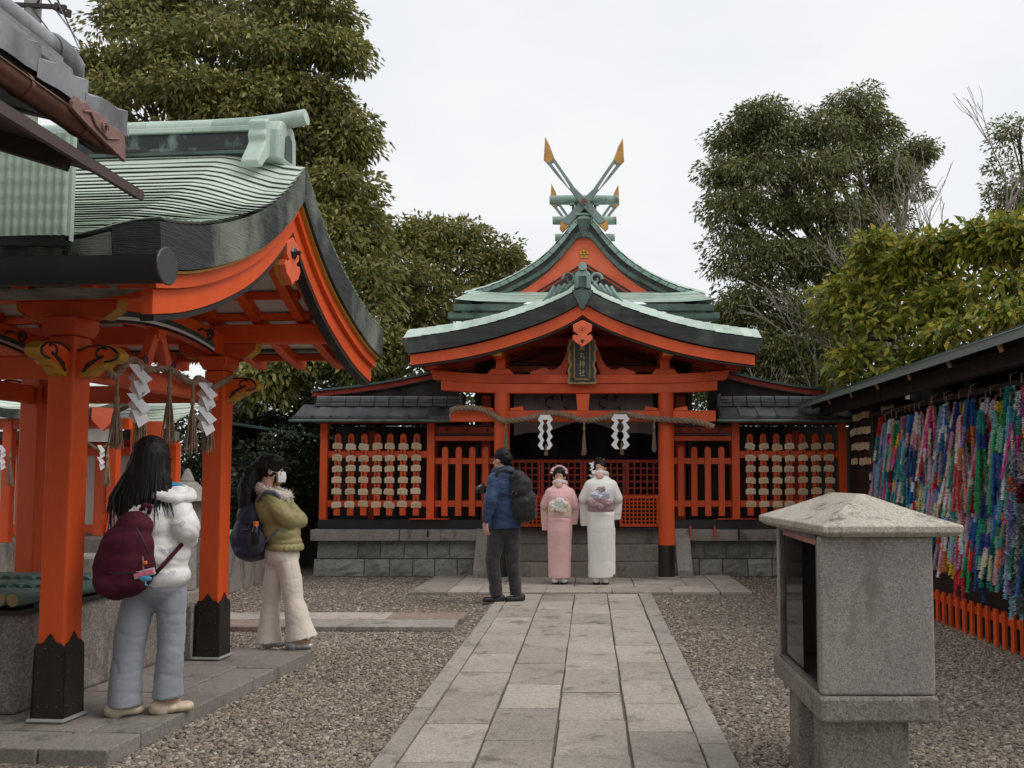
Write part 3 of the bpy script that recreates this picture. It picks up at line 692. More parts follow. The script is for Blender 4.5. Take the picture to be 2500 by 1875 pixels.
# ridge-end ornament
c = MB(); oy = YG + 0.02
c.prism([(X0 - 0.115, 3.86), (X0 + 0.115, 3.86), (X0 + 0.10, 4.05), (X0 + 0.06, 4.09), (X0 - 0.06, 4.09), (X0 - 0.10, 4.05)], 'y', oy, oy + 0.22)
on = c.build('ridge_ornament', PATINW, hall, bevel=0.012, seg=2)
c = MB(); c.prism([(X0 - 0.055, 3.87), (X0 + 0.055, 3.87), (X0 + 0.05, 4.02), (X0 - 0.05, 4.02)], 'y', oy + 0.01, oy - 0.008); c.build('recessed_panel', PATIND, on)
c = MB(); c.tube([(X0, oy - 0.05, 4.14), (X0, oy + 0.3, 4.12)], [0.055, 0.05], 16); c.build('roll_end', PATINW, on, smooth='auto')
for s in (-1, 1):
    q = []
    for i in range(30):
        a = i / 29 * 2.2 * math.pi; r_ = 0.085 * (1 - i / 38); q.append((X0 + s * (0.17 + r_ * math.cos(a)), oy + 0.03, 3.985 + r_ * math.sin(a)))
    c = MB(); c.tube(q, [0.022 - 0.012 * i / 29 for i in range(30)], 8)
    for k in range(4):
        a0 = X0 + s * (0.14 + 0.075 * k); c.tube([(a0, oy + 0.02 + 0.01 * k, 3.93 - 0.015 * k), (a0 + s * 0.07, oy + 0.03, 3.86 - 0.03 * k), (a0 + s * 0.16, oy + 0.05, 3.80 - 0.035 * k)], [0.03, 0.028, 0.008], 8)
    c.build('scroll', PATINW, on, smooth='auto')
c = MB(); c.prism([(X0 - 0.14, 3.83), (X0 + 0.14, 3.83), (X0 + 0.04, 3.62), (X0 + 0.02, 3.58), (X0 - 0.02, 3.58), (X0 - 0.04, 3.62)], 'y', YG + 0.06, YG - 0.012); c.build('verge_cap', PATIND, hall)
c = MB(); c.tube([(X0, YG + 0.3, 4.085), (X0, YB, 4.085)], 0.06, 14); c.build('ridge_roll', PATINA, hall, smooth='auto')

# ---- upper roof with gable, skirt, ridge and finials
UT = prof_fn([(0, 5.62), (0.12, 5.57), (0.36, 5.25), (0.67, 4.93), (1.09, 4.65), (1.48, 4.47), (1.95, 4.33)])
UY, UB = 14.95, 18.0
def upper(side):
    return lambda s, w_: Vector((X0 + side * s, w_, UT(s) + 0.13 * sstep((w_ - UY) / 0.45)))
ul = [UY, UY + 0.1, UY + 0.2, UY + 0.32, UY + 0.45, 16.2, 17.2, UB]
UX = [1.95 * i / 24 for i in range(25)]
for side in (-1, 1):
    courses(upper(side), [1.95 * i / 17 for i in range(18)], ul, hall, PATINA)
    def off(x, d):                                         # inner parallel curve of the verge
        xx = max(0.0, x - d * 0.62); return (X0 + side * xx, UT(xx) - d * (0.75 + 0.55 * (1 - min(1, x / 1.2))))
    def strip(name, d0, d1, y0, y1, m_):
        c = MB(); c.band([off(x, d0) for x in UX], [off(x, d1) for x in UX], 'y', y0, y1); return c.build(name, m_, hall)
    strip('verge_trim', 0.005, 0.09, UY, UY + 0.15, PATINW)
    strip('verge_edge', 0.09, 0.20, UY + 0.025, UY + 0.17, EDGE)
    strip('verge_trim', 0.20, 0.285, UY + 0.012, UY + 0.16, PATIND)
    # battens across the copper trim: individual sheet joints
    for k in range(13):
        x = 0.16 + k * 0.135
        for d0, d1, yy in ((0.004, 0.092, UY - 0.004), (0.199, 0.287, UY + 0.008)):
            a, b_ = off(x, d0), off(x, d1)
            c = MB(); c.bar((a[0], yy, a[1]), (b_[0], yy, b_[1]), 0.008, 0.008); c.build('sheet_joint', PATIND, hall)
tri = [off2 for off2 in [(X0 + x, UT(x) - 0.30) for x in (-1.2, -0.9, -0.6, -0.35, -0.2, 0, 0.2, 0.35, 0.6, 0.9, 1.2)]]
c = MB(); c.prism([(X0 - 1.25, 4.36)] + tri + [(X0 + 1.25, 4.36)], 'y', UY + 0.09, UY + 0.14); gb = c.build('gable_board', VPINK, hall)
c = MB(); flower(c, Vector((X0, UY + 0.089, 5.0)), 0.075, 0.02); c.build('gilt_plum_crest', OCHRE, gb)
for s in (-1, 1):
    c = MB(); c.band([(X0 + s * x, 4.86 - 0.62 * x) for x in (0, 0.2, 0.4, 0.75)], [(X0 + s * x, 4.83 - 0.62 * x) for x in (0, 0.2, 0.4, 0.75)], 'y', UY + 0.088, UY + 0.06); c.build('gable_moulding', DARKW, gb)
c = MB(); c.prism([(X0 - 0.70, 4.36), (X0, 4.80), (X0 + 0.70, 4.36)], 'y', UY + 0.088, UY + 0.078); c.build('gable_lattice', DARKW, gb)
c = MB(); c.prism([(X0 - 0.12, 5.56), (X0 + 0.12, 5.56), (X0 + 0.07, 5.36), (X0, 5.22), (X0 - 0.07, 5.36)], 'y', UY + 0.03, UY - 0.005); c.build('verge_cap', PATIND, hall)
c = MB(); c.box((X0, UY + 0.07, 5.635), (0.30, 0.17, 0.035)); c.build('verge_crown', PATINW, hall)
# skirt roof in front and at the sides
def skirt_front(s, w_):
    hw = lerp(1.78, 1.97, s); return Vector((X0 + w_ * hw, lerp(15.08, 14.22, s), lerp(4.40, 4.06, s ** 0.85) + 0.05 * abs(w_) ** 6))
courses(skirt_front, [i / 9 for i in range(10)], [-1, -0.92, -0.8, -0.5, 0, 0.5, 0.8, 0.92, 1], hall, PATINA, lip=0.01)
for side in (-1, 1):
    def sk(s, w_): return Vector((X0 + side * lerp(1.72, 1.97, s), lerp(14.22 + 0.86 * (1 - s), 18.2, w_), lerp(4.40, 4.06, s ** 0.85) + 0.05 * (1 - w_) ** 6))
    courses(sk, [i / 5 for i in range(6)], [0, 0.1, 0.3, 0.6, 1.0], hall, PATINA, lip=0.01)
    c = MB(); c.box((X0 + side * 1.93, 16.2, 3.99), (0.10, 3.9, 0.10)); c.build('eave_edge', PATIND, hall)
c = MB(); c.box((X0, 14.27, 3.985), (3.98, 0.10, 0.10)); c.build('eave_edge', PATIND, hall, bevel=0.01)
c = MB(); c.box((X0, 14.42, 3.87), (4.16, 0.30, 0.09)); c.build('eave_gutter', PATIND, hall, bevel=0.01)
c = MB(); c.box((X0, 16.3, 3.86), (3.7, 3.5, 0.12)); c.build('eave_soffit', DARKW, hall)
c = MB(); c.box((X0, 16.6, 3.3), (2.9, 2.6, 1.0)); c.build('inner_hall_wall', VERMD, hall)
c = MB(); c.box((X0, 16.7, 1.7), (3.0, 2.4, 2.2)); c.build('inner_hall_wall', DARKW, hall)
# ridge box and logs
c = MB(); c.box((X0, 16.55, 5.73), (0.20, 2.9, 0.26)); c.build('ridge_box', PATIND, hall)
c = MB(); c.box((X0, 16.5, 5.872), (0.30, 3.1, 0.03)); c.build('ridge_cap', PATINW, hall)
for s in (-1, 1):
    c = MB(); c.box((X0 + s * 0.18, 15.22, 5.80), (0.045, 0.06, 0.17)); c.build('log_bracket', PATIND, hall)
    c = MB(); c.box((X0 + s * 0.20, 15.22, 5.872), (0.08, 0.09, 0.03)); c.build('log_bracket', PATINW, hall)
for y in (15.25, 16.5, 17.7):
    c = MB(); c.tube([(X0 - 0.56, y, 5.955), (X0 - 0.3, y, 5.955), (X0, y, 5.955), (X0 + 0.3, y, 5.955), (X0 + 0.56, y, 5.955)], [0.072, 0.078, 0.082, 0.078, 0.072], 20)
    lg = c.build('ridge_log', PATINW, hall, smooth='auto')
    for s in (-1, 1):
        c = MB(); c.tube([(X0 + s * 0.561, y, 5.955), (X0 + s * 0.568, y, 5.955)], [0.074, 0.070], 20); c.build('gilt_cap', GOLD, lg)
# crossed finials
def finial(y0, full=True):
    K = 0.00160
    P = lambda a, b_: ((a - 908) * K + X0, 1.42 + (862 - b_ / 4.148) * 0.00663)
    for mir in (1, -1):
        def Q(l_): return [((X0 + mir * (P(a, b_)[0] - X0)), P(a, b_)[1]) for a, b_ in l_]
        ya, yb = (y0, y0 + 0.06) if mir == 1 else (y0 + 0.062, y0 + 0.122)
        c = MB(); c.prism(Q([(775, 705), (870, 835), (1060, 1045), (1140, 1022), (950, 810), (808, 668)]), 'y', ya, yb); f_ = c.build('crossed_finial', PATINF, hall, bevel=0.004)
        c = MB(); c.prism(Q([(540, 425), (775, 705), (760, 688), (580, 425)]), 'y', ya, yb)
        c.prism(Q([(540, 425), (770, 700), (757, 684), (572, 428)]), 'y', ya + 0.001, yb - 0.001); 
        c = MB(); c.band(Q([(540, 425), (650, 562), (775, 705)]), Q([(577, 425), (672, 556), (763, 690)]), 'y', ya, yb); c.build('slotted_rail', PATINF, f_)
        c = MB(); c.band(Q([(600, 408), (690, 540), (770, 668)]), Q([(612, 380), (712, 525), (808, 668)]), 'y', ya, yb); c.build('slotted_rail', PATINF, f_)
        c = MB(); c.prism(Q([(540, 424), (577, 424), (600, 407), (612, 379), (560, 392)]), 'y', ya, yb); c.build('slot_end', PATINF, f_)
        c = MB(); c.prism(Q([(760, 690), (775, 706), (808, 669), (768, 667)]), 'y', ya, yb); c.build('slot_end', PATINF, f_)
        c = MB(); c.prism(Q([(515, 150), (502, 385), (540, 426), (572, 412), (600, 380), (613, 381), (560, 240)]), 'y', ya - 0.006, yb + 0.004); c.build('gilt_blade', GOLD, f_, bevel=0.003)
        c = MB(); c.prism(Q([(1055, 1050), (1122, 1120), (1154, 1086), (1146, 1020), (1125, 1005), (1105, 1040)]), 'y', ya - 0.006, yb + 0.004); c.build('gilt_foot', GOLD, f_, bevel=0.003)
    c = MB(); flower(c, Vector((X0, y0, P(908, 820)[1])), 0.062, 0.02); c.build('plum_boss', BRONZEP, hall)
PATINF = mat('grey_green_copper', (0.22, 0.285, 0.26), (0.16, 0.215, 0.195), 4, 0.5, 0.0005, 50, metal=0.1, dirt=(0.10, 0.13, 0.12))
finial(14.90); finial(17.35)

# ---- side roofs behind the wings
for s in (-1, 1):
    xa, za, xb, zb = (X0 - 1.85, 3.04, X0 - 3.98, 2.68) if s == -1 else (X0 + 1.85, 3.04, X0 + 3.62, 2.69)
    n = 8; top = [(lerp(xa, xb, i / n), lerp(za, zb, i / n) - 0.05 * math.sin(math.pi * i / n)) for i in range(n + 1)]
    sh = lambda d: [(x, z - d) for x, z in top]
    c = MB(); c.band(top, sh(0.03), 'y', 13.72, 17.0); c.build('side_roof', DKGREEN, hall)
    c = MB(); c.band(sh(0.031), sh(0.10), 'y', 13.78, 13.82); c.build('side_bargeboard', VERMD, hall)
    c = MB(); c.band(sh(0.101), [(x, 2.3) for x, z in top], 'y', 13.90, 13.94); c.build('side_gable_board', DARKW, hall)
    # tiled wing roof
    a, b_ = (-4.14, -1.80) if s == -1 else (1.80, 4.15)
    wr = MB(); wr.prism([(13.12, 2.20), (13.55, 2.385), (14.0, 2.20), (14.0, 2.17), (13.55, 2.35), (13.12, 2.17)], 'x', a, b_); wroof = wr.build('wing_roof', DARKW, hall)
    nt_ = 9; wd = (b_ - a) / nt_
    for k in range(nt_):
        for sd in (0, 1):
            x0_, x1_ = a + k * wd, a + (k + 1) * wd
            y0_, y1_ = (13.08, 13.52) if sd == 0 else (14.04, 13.58)
            t_ = MB()
            t_.add([(x0_, y0_, 2.215), (x1_ + 0.02, y0_, 2.215), (x1_ + 0.02, y1_, 2.405), (x0_, y1_, 2.405),
                    (x0_, y0_, 2.235), (x0_ + 0.03, y0_, 2.262), (x1_ - 0.03, y0_, 2.245), (x1_ + 0.02, y0_, 2.25), (x0_, y1_, 2.425), (x0_ + 0.03, y1_, 2.45), (x1_ - 0.03, y1_, 2.435), (x1_ + 0.02, y1_, 2.44)],
                   [(0, 1, 2, 3), (4, 5, 9, 8), (5, 6, 10, 9), (6, 7, 11, 10), (0, 1, 7, 6, 5, 4), (2, 3, 8, 9, 10, 11), (0, 3, 8, 4), (1, 2, 11, 7)])
            t_.build('roof_tile', TILE, wroof)
            if sd == 0:
                t_ = MB(); t_.tube([(x0_ + 0.02, 13.06, 2.228), (x0_ + 0.02, 13.10, 2.236)], 0.032, 10); t_.build('round_tile_end', TILE, wroof)
    for j, (w_, h_) in enumerate(((0.26, 0.05), (0.22, 0.05), (0.17, 0.05))):
        kk = 10
        ra, rb = (a + 0.22, b_ - 0.04) if s == -1 else (a + 0.04, b_ - 0.3)
        for q in range(kk):
            p0 = lerp(ra, rb, q / kk); p1 = lerp(ra, rb, (q + 1) / kk) - 0.003
            t_ = MB(); t_.box(((p0 + p1) / 2, 13.55, 2.435 + j * 0.052), (p1 - p0, w_, h_)); t_.build('ridge_tile', TILE if j < 2 else TILEM, wroof, bevel=0.008)
    t_ = MB(); t_.box((ra if s == 1 else rb, 13.55, 2.50), (0.07, 0.24, 0.22)); t_.build('ridge_end_tile', TILE, wroof, bevel=0.03, seg=3)
    t_ = MB(); t_.tube([(a - 0.04, 13.05, 2.185), (b_ + 0.02, 13.05, 2.185)], 0.022, 10); t_.build('eave_pipe', PATIND, wroof, smooth='auto')
    t_ = MB(); t_.box(((a + b_) / 2 + 0.05 * s, 13.55, 2.20), (b_ - a - 0.5, 0.13, 0.05)); t_.build('wall_plate', VERMD, wroof)
# ================================================================== water pavilion on the left
pav = thing('water_pavilion', PAV_C, PAV_A, 'open vermilion water pavilion with green copper gable roof over a stone basin', 'pavilion')
def pb(mb, name, m_, parent=pav, **k): return mb.build(name, m_, parent, local=True, **k)
# plinth of long stones
pl = thing('stone_plinth', PAV_C, PAV_A, kind='structure')
for (x0, x1, y0, y1) in [(-1.50, -0.42, -1.10, 0.1), (-0.41, 1.05, -1.10, -0.22), (-0.41, 1.05, -0.21, 0.62), (-1.50, -0.42, 0.11, 1.31), (-0.41, 1.05, 0.63, 1.31),
                         (-1.50, -0.35, -1.41, -1.11), (-0.34, 0.98, -1.41, -1.11), (0.99, 1.352, -1.41, -1.11), (1.06, 1.35, -1.10, 0.55), (1.06, 1.345, 0.56, 1.31)]:
    c = MB(); slab(c, x0 + 0.002, x1 - 0.002, y0 + 0.002, y1 - 0.002, 0.08, -0.02, skew=0.002); pb(c, 'plinth_stone', PLINTH, pl, bevel=0.008, seg=2)
c = MB(); slab(c, -2.4, 0.9, -2.3, -1.5, 0.012, -0.02); pb(c, 'plinth_stone', PLINTH, pl, bevel=0.004)

def shoe_mesh():
    mb = MB(); h = 0.088; b_ = 0.093
    # four faces, each with a pointed top between chamfered corners
    def face(ang):
        M_ = Matrix.Rotation(ang, 4, 'Z')
        out = [(-b_, -b_, 0.0), (b_, -b_, 0.0), (h, -h, 0.375), (h * 0.72, -h, 0.40), (h * 0.42, -h, 0.405), (0, -h, 0.455), (-h * 0.42, -h, 0.405), (-h * 0.72, -h, 0.40), (-h, -h, 0.375)]
        inn = [(x * 0.92, y * 0.92 if abs(y) < 1 else y, z) for x, y, z in out]
        inn = [(x, -0.0785, z) for x, y, z in out]
        n = len(out)
        mb.add(out + inn, [tuple(range(n)), tuple(range(2 * n - 1, n - 1, -1))] + [(i, (i + 1) % n, n + (i + 1) % n, n + i) for i in range(n)], M=M_)
    for k in range(4): face(k * math.pi / 2)
    return mb
rv = MB(); rv.ell((0, 0, 0), (0.008, 0.005, 0.008), 8, 5); rvm = rv.mesh('rivet', IRON, True)
for ix, x in enumerate((-0.725, 0.725)):
    for iy, y in enumerate((-0.878, 0.878)):
        c = MB(); c.prism([(x - 0.112, y - 0.112), (x + 0.112, y - 0.112), (x + 0.112, y + 0.112), (x - 0.112, y + 0.112)], 'z', 0.081, 0.104); pb(c, 'post_pad', CONC, bevel=0.01)
        c = MB(); c.box((x, y, 1.155), (0.156, 0.156, 2.10)); post = pb(c, 'post', VERM, bevel=0.012, seg=2)
        sm = shoe_mesh(); so = MB(); so.add(sm.v, sm.f, M=Matrix.Translation((x, y, 0.105))); so = pb(so, 'copper_shoe', IRON, post)
        if ix == 1:
            for face in (0, 1):
                for (u, z) in [(-0.055, 0.06), (0, 0.06), (0.055, 0.06), (-0.06, 0.15), (0.06, 0.15), (-0.06, 0.24), (0.06, 0.24), (-0.055, 0.33), (0.055, 0.33), (-0.022, 0.37), (0.022, 0.37)]:
                    T = Matrix.Translation((x, y, 0.105)) @ Matrix.Rotation(face * math.pi / 2, 4, 'Z') @ Matrix.Translation((u, -0.092 + z * 0.0125, z))
                    mesh_obj('rivet', rvm, so, T)
# head tie beams with scrolled nosings
def nosing(cx, cy, dx, dy, z):
    """scroll end that sticks out of a post along (dx, dy)"""
    out = [(0.0, 0.02), (0.06, 0.05), (0.14, 0.055), (0.21, 0.04), (0.25, 0.005), (0.245, -0.03), (0.21, -0.045), (0.17, -0.05), (0.15, -0.075), (0.10, -0.085), (0.07, -0.115), (0.0, -0.13)]
    M_ = Matrix.Translation((cx, cy, z)) @ Matrix(((dx, -dy, 0, 0), (dy, dx, 0, 0), (0, 0, 1, 0), (0, 0, 0, 1)))
    c = MB(); c.prism(out, 'y', -0.042, 0.042, M=M_); o = pb(c, 'nosing', OCHRE, bevel=0.004)
    inn = [(u * 0.86, v * 0.80 + 0.004) for u, v in out]
    for s in (-1, 1):
        c = MB(); c.prism(inn, 'y', s * 0.0425, s * 0.0455, M=M_); pb(c, 'painted_face', VERM, o)
        q = []
        for i in range(22):
            a = i / 21 * 1.7 * math.pi + 0.6; r_ = 0.042 * (1 - i / 30); q.append((0.135 + r_ * math.cos(a), s * 0.047, -0.002 + r_ * math.sin(a)))
        q += [(0.06, s * 0.047, -0.06), (0.03, s * 0.047, -0.10)]
        c = MB(); c.tube(q, [0.006] * 22 + [0.014, 0.006], 6, M=M_); pb(c, 'scroll_line', BLACK, o)
        c = MB(); e = [(u * 0.93, s * 0.047, v * 0.9) for u, v in out[:8]]; c.tube(e, 0.006, 6, M=M_); pb(c, 'scroll_line', BLACK, o)
for x in (-0.725, 0.725):
    c = MB(); c.box((x, 0, 2.035), (0.085, 1.598, 0.13)); pb(c, 'tie_beam', VPINK if x > 0 else VERM, bevel=0.01)
    for y, d in ((-0.955, -1), (0.955, 1)): nosing(x, y, 0, d, 2.10)
for y in (-0.878, 0.878):
    c = MB(); c.box((0, y, 2.035), (1.29, 0.085, 0.13)); pb(c, 'tie_beam', VERM, bevel=0.01)
    nosing(0.803, y, 1, 0, 2.10); nosing(-0.803, y, -1, 0, 2.10)
# bearing blocks, bracket arms, rainbow beams
for x in (-0.725, 0.725):
    for y in (-0.878, 0.878):
        c = MB(); c.prism([(-0.075, 0), (0.075, 0), (0.105, 0.05), (0.105, 0.10), (-0.105, 0.10), (-0.105, 0.05)], 'y', -0.105, 0.105, M=Matrix.Translation((x, y, 2.207))); pb(c, 'bearing_block', VERM, bevel=0.004)
        c = MB(); arm = [(-0.30, 0.10), (-0.29, 0.05), (-0.22, 0.0), (0.22, 0.0), (0.29, 0.05), (0.30, 0.10)]
        c.prism(arm, 'y', -0.045, 0.045, M=Matrix.Translation((x, y, 2.308))); am = pb(c, 'bracket_arm', VERM, bevel=0.004)
        for s in (-1, 1):
            c = MB(); c.prism([(s * 0.301, 0.10), (s * 0.291, 0.05), (s * 0.222, -0.001), (s * 0.20, -0.001), (s * 0.20, -0.004), (s * 0.226, -0.006), (s * 0.297, 0.046), (s * 0.306, 0.10)], 'y', -0.046, 0.046, M=Matrix.Translation((x, y, 2.308))); pb(c, 'painted_end', OCHRE, am)
for x in (-0.725, 0.725):
    n = 16; top, bot = [], []
    for i in range(n + 1):
        u = i / n * 2 - 1; y = u * 0.86; top.append((y, 2.53 - 0.05 * u * u)); bot.append((y, 2.385 - 0.07 * u * u))
    c = MB(); c.band(top, bot, 'x', x - 0.05, x + 0.05); rb = pb(c, 'rainbow_beam', VERM, bevel=0.008)
    for k, (a, b_, m_) in enumerate(((0.0, 0.02, BLACK), (0.02, 0.04, WHITE), (0.04, 0.075, DKGREEN))):
        c = MB(); c.band([(y * 0.8, z + b_) for y, z in bot], [(y * 0.8, z + a) for y, z in bot], 'x', x + 0.0505, x + 0.054); pb(c, 'painted_stripe', m_, rb)
    q = [(x + 0.056, 0.62 + 0.05 * math.cos(a) * (1 - a / 12), 2.44 + 0.05 * math.sin(a) * (1 - a / 12)) for a in [i * 0.45 for i in range(20)]] + [(x + 0.056, 0.5, 2.47), (x + 0.056, 0.44, 2.45)]
    c = MB(); c.tube(q, 0.008, 6); pb(c, 'scroll_line', BLACK, rb)
    # frog-leg strut on the tie beam
    for s in (-1, 1):
        c = MB(); c.band([(s * a, z) for a, z in ((0.02, 2.36), (0.07, 2.34), (0.10, 2.27), (0.14, 2.20), (0.22, 2.16), (0.27, 2.13))], [(s * a, z) for a, z in ((0.0, 2.32), (0.03, 2.30), (0.05, 2.24), (0.08, 2.16), (0.14, 2.115), (0.27, 2.102))], 'x', x - 0.03, x + 0.03); fs = pb(c, 'frog_leg_strut', VPINK)
        c = MB(); c.tube([(x + 0.032, s * (0.17 + 0.03 * math.cos(a) * (1 - a / 11)), 2.16 + 0.03 * math.sin(a) * (1 - a / 11)) for a in [i * 0.5 for i in range(16)]], 0.007, 6); pb(c, 'scroll_line', NAVYP, fs)
    c = MB(); c.box((x, 0, 2.355), (0.09, 0.09, 0.06)); pb(c, 'bearing_block', VERM, bevel=0.004)
    c = MB(); c.box((x, 0, 2.74), (0.10, 0.12, 0.42)); pb(c, 'king_post', VERM, bevel=0.006)
for y, z in ((-0.878, 2.48), (0.878, 2.48), (0, 2.99)):
    c = MB(); c.box((0, y, z), (3.22, 0.11, 0.14)); p_ = pb(c, 'purlin', VERM, bevel=0.006)
    for s in (-1, 1):
        c = MB(); c.box((s * 1.617, y, z), (0.012, 0.114, 0.144)); pb(c, 'painted_end', OCHRE, p_)

# roof
VT = prof_fn([(0, 3.45), (0.25, 3.23), (0.6, 3.0), (1.0, 2.82), (1.4, 2.69), (1.72, 2.625)])
GX = 1.72
def pslope(side):
    def fn(s, w_):
        e = sstep((GX - abs(w_)) / 0.55)
        e2 = sstep((GX - abs(w_)) / 0.50); q_ = (s / 1.72) ** 2
        return Vector((w_, side * s, VT(s) + 0.14 * e * (1 - q_) - (0.085 if side < 0 else -0.03) * e2 * q_))
    return fn
Wl = [-GX, -1.4, -1.1, -0.5, 0.2, 0.8, 1.1, 1.2, 1.3, 1.4, 1.5, 1.6, GX]
_b0 = MB.build
def _lb(self, name, mats, parent=None, smooth=False, bevel=0.0, local=False, seg=1):
    return _b0(self, name, mats, parent, smooth, bevel, local or parent is pav, seg)
MB.build = _lb
for side in (-1, 1):
    courses(pslope(side), [1.72 * i / 30 for i in range(31)], Wl, pav, PATINL, lip=0.022)
NY = [1.72 * i / 22 for i in range(23)]
for side in (-1, 1):
    for gx in (-1, 1):
        a, b_ = gx * GX, gx * (GX - 0.24)
        c = MB(); c.band([(side * y, VT(y) - 0.004) for y in NY], [(side * y * 0.985, VT(y) - 0.225) for y in NY], 'x', a, b_); c.build('verge_edge', EDGEW, pav)
        c = MB(); c.band([(side * y * 0.97, VT(y) - 0.226) for y in NY], [(side * y * 0.97, VT(y) - 0.24) for y in NY], 'x', a - gx * 0.02, b_); c.build('verge_fillet', OCHRE, pav)
        c = MB(); c.band([(side * y * 0.965, VT(y) - 0.241) for y in NY], [(side * y * 0.965, VT(y) - 0.31) for y in NY], 'x', a - gx * 0.045, b_); c.build('bargeboard', VERM, pav)
        c = MB(); c.band([(side * y * 0.95, VT(y) - 0.311) for y in NY], [(side * y * 0.95, VT(y) - 0.43) for y in NY], 'x', a - gx * 0.075, a - gx * 0.13); c.build('bargeboard', VERM, pav)
        c = MB(); c.band([(side * y * 0.94, VT(y) - 0.431) for y in NY], [(side * y * 0.935, VT(y) - 0.46) for y in NY], 'x', a - gx * 0.08, a - gx * 0.15); c.build('bargeboard_trim', DARKW, pav)
    # eave edge, soffit, rafters, battens
    ew = [-1.475 + 2.95 * i / 24 for i in range(25)]; ef = pslope(side); ez = lambda x: ef(1.72, x).z
    c = MB(); c.loft([[(x, side * 1.722, ez(x) - 0.006), (x, side * 1.695, ez(x) - 0.225), (x, side * 1.42, ez(x) - 0.225), (x, side * 1.47, ez(x) - 0.03)] for x in ew]); c.build('eave_edge', EDGEW, pav)
    c = MB(); c.grid([[(x, side * y, VT(y) - 0.235) for y in NY[:-1]] for x in (-1.45, 1.45)]); c.build('soffit', WHITE, pav)
    for k in range(9):
        x = -1.36 + k * 0.34
        c = MB(); c.band([(side * y, VT(y) - 0.237) for y in NY[1:]], [(side * y, VT(y) - 0.315) for y in NY[1:]], 'x', x - 0.035, x + 0.035); c.build('rafter', VERM, pav)
    for yb in (0.30, 0.62, 0.86, 1.2, 1.55):
        c = MB(); c.box((0, side * yb, VT(yb) - 0.268), (2.88, 0.05, 0.05)); c.build('batten', VERM, pav)
# pendant under the gable apex
pd = [(0, 2.985), (0.10, 2.93), (0.095, 2.85), (0.06, 2.82), (0.075, 2.80), (0.11, 2.815), (0.125, 2.775), (0.09, 2.72), (0.04, 2.70), (0, 2.665), (-0.04, 2.70), (-0.09, 2.72), (-0.125, 2.775), (-0.11, 2.815), (-0.075, 2.80), (-0.06, 2.82), (-0.095, 2.85), (-0.10, 2.93)]
for gx in (1, -1):
    c = MB(); c.prism(pd, 'x', gx * 1.60, gx * 1.60 + 0.05); p_ = pb(c, 'gable_pendant', VPINK, bevel=0.003)
    c = MB(); c.prism(pd, 'x', gx * 1.60 - gx * 0.03, gx * 1.60 - 0.001 * gx); pb(c, 'pendant_edge', OCHRE, p_)
    c = MB(); c.tube([(gx * 1.655, 0, 2.88), (gx * 1.665, 0, 2.88), (gx * 1.672, 0, 2.88), (gx * 1.70, 0, 2.88)], [0.045, 0.035, 0.016, 0.014], 6); pb(c, 'stud', BLACK, p_)
# ridge
c = MB(); c.box((-0.1, 0, 3.60), (3.1, 0.20, 0.13)); c.build('ridge_box', PATINB, pav)
c = MB(); c.box((-0.1, 0, 3.525), (3.14, 0.27, 0.022)); c.build('ridge_moulding', PATIND, pav); c = MB(); c.box((-0.1, 0, 3.553), (3.13, 0.245, 0.02)); c.build('ridge_moulding', PATINB, pav)
for k in range(7):
    c = MB(); c.box((-1.42 + k * 0.44, 0, 3.683), (0.437, 0.25, 0.034)); c.build('ridge_sheet', PATINA, pav, bevel=0.004)
for k in range(7):
    c = MB(); x0_ = -1.66 + k * 0.46; f = lambda x: 3.735 + 0.045 * max(0, (x - 1.0) / 0.75) ** 2
    c.tube([(x0_, 0, f(x0_)), (x0_ + 0.23, 0, f(x0_ + 0.23)), (x0_ + 0.457, 0, f(x0_ + 0.457))], [0.058, 0.056, 0.057], 14); c.build('ridge_roll', PATINA, pav, smooth='auto')
c = MB(); c.tube([(1.555, 0, 3.765), (1.72, 0, 3.79)], 0.052, 16); c.build('ridge_roll', PATINA, pav, smooth='auto')
c = MB(); c.prism([(-0.15, 3.46), (0.15, 3.46), (0.14, 3.66), (0.09, 3.74), (-0.09, 3.74), (-0.14, 3.66)], 'x', 1.42, 1.60); on = c.build('ridge_ornament', PATINA, pav, bevel=0.02, seg=2)
c = MB(); c.prism([(-0.06, 3.50), (0.06, 3.50), (0.05, 3.64), (0.0, 3.67), (-0.05, 3.64)], 'x', 1.585, 1.606); pb(c, 'recessed_panel', PATIND, on)
for s in (-1, 1):
    pr = [(0.10, 3.70), (0.17, 3.725), (0.215, 3.69), (0.205, 3.64), (0.22, 3.60), (0.205, 3.56), (0.235, 3.51), (0.28, 3.45), (0.31, 3.40), (0.295, 3.375), (0.25, 3.375), (0.19, 3.44), (0.10, 3.50)]
    c = MB(); c.prism([(s * a, b_) for a, b_ in pr], 'x', 1.42, 1.54); pb(c, 'scroll_leg', PATINA, on, bevel=0.012, seg=2)
# gutter along the front eave, with hangers
c = MB(); n = 12
pr = [(-1.80 + 0.08 * math.cos(math.pi + math.pi * i / n), 2.425 + 0.12 * math.sin(math.pi + math.pi * i / n)) for i in range(n + 1)]
c.prism(pr, 'x', -2.2, 1.80); gt = c.build('gutter', GUTTER, pav, smooth='auto')
c = MB(); c.prism([(a, b_) for a, b_ in [(-1.80 + 0.09 * math.cos(2 * math.pi * i / 20), 2.385 + 0.088 * math.sin(2 * math.pi * i / 20)) for i in range(20)]], 'x', 1.80, 1.812); pb(c, 'gutter_end', GUTTERL, gt, bevel=0.004)
for x in (-0.9, 0.2, 1.3):
    c = MB(); c.box((x, -1.72, 2.45), (0.03, 0.14, 0.05)); pb(c, 'gutter_hanger', GUTTER, gt)
MB.build = _b0

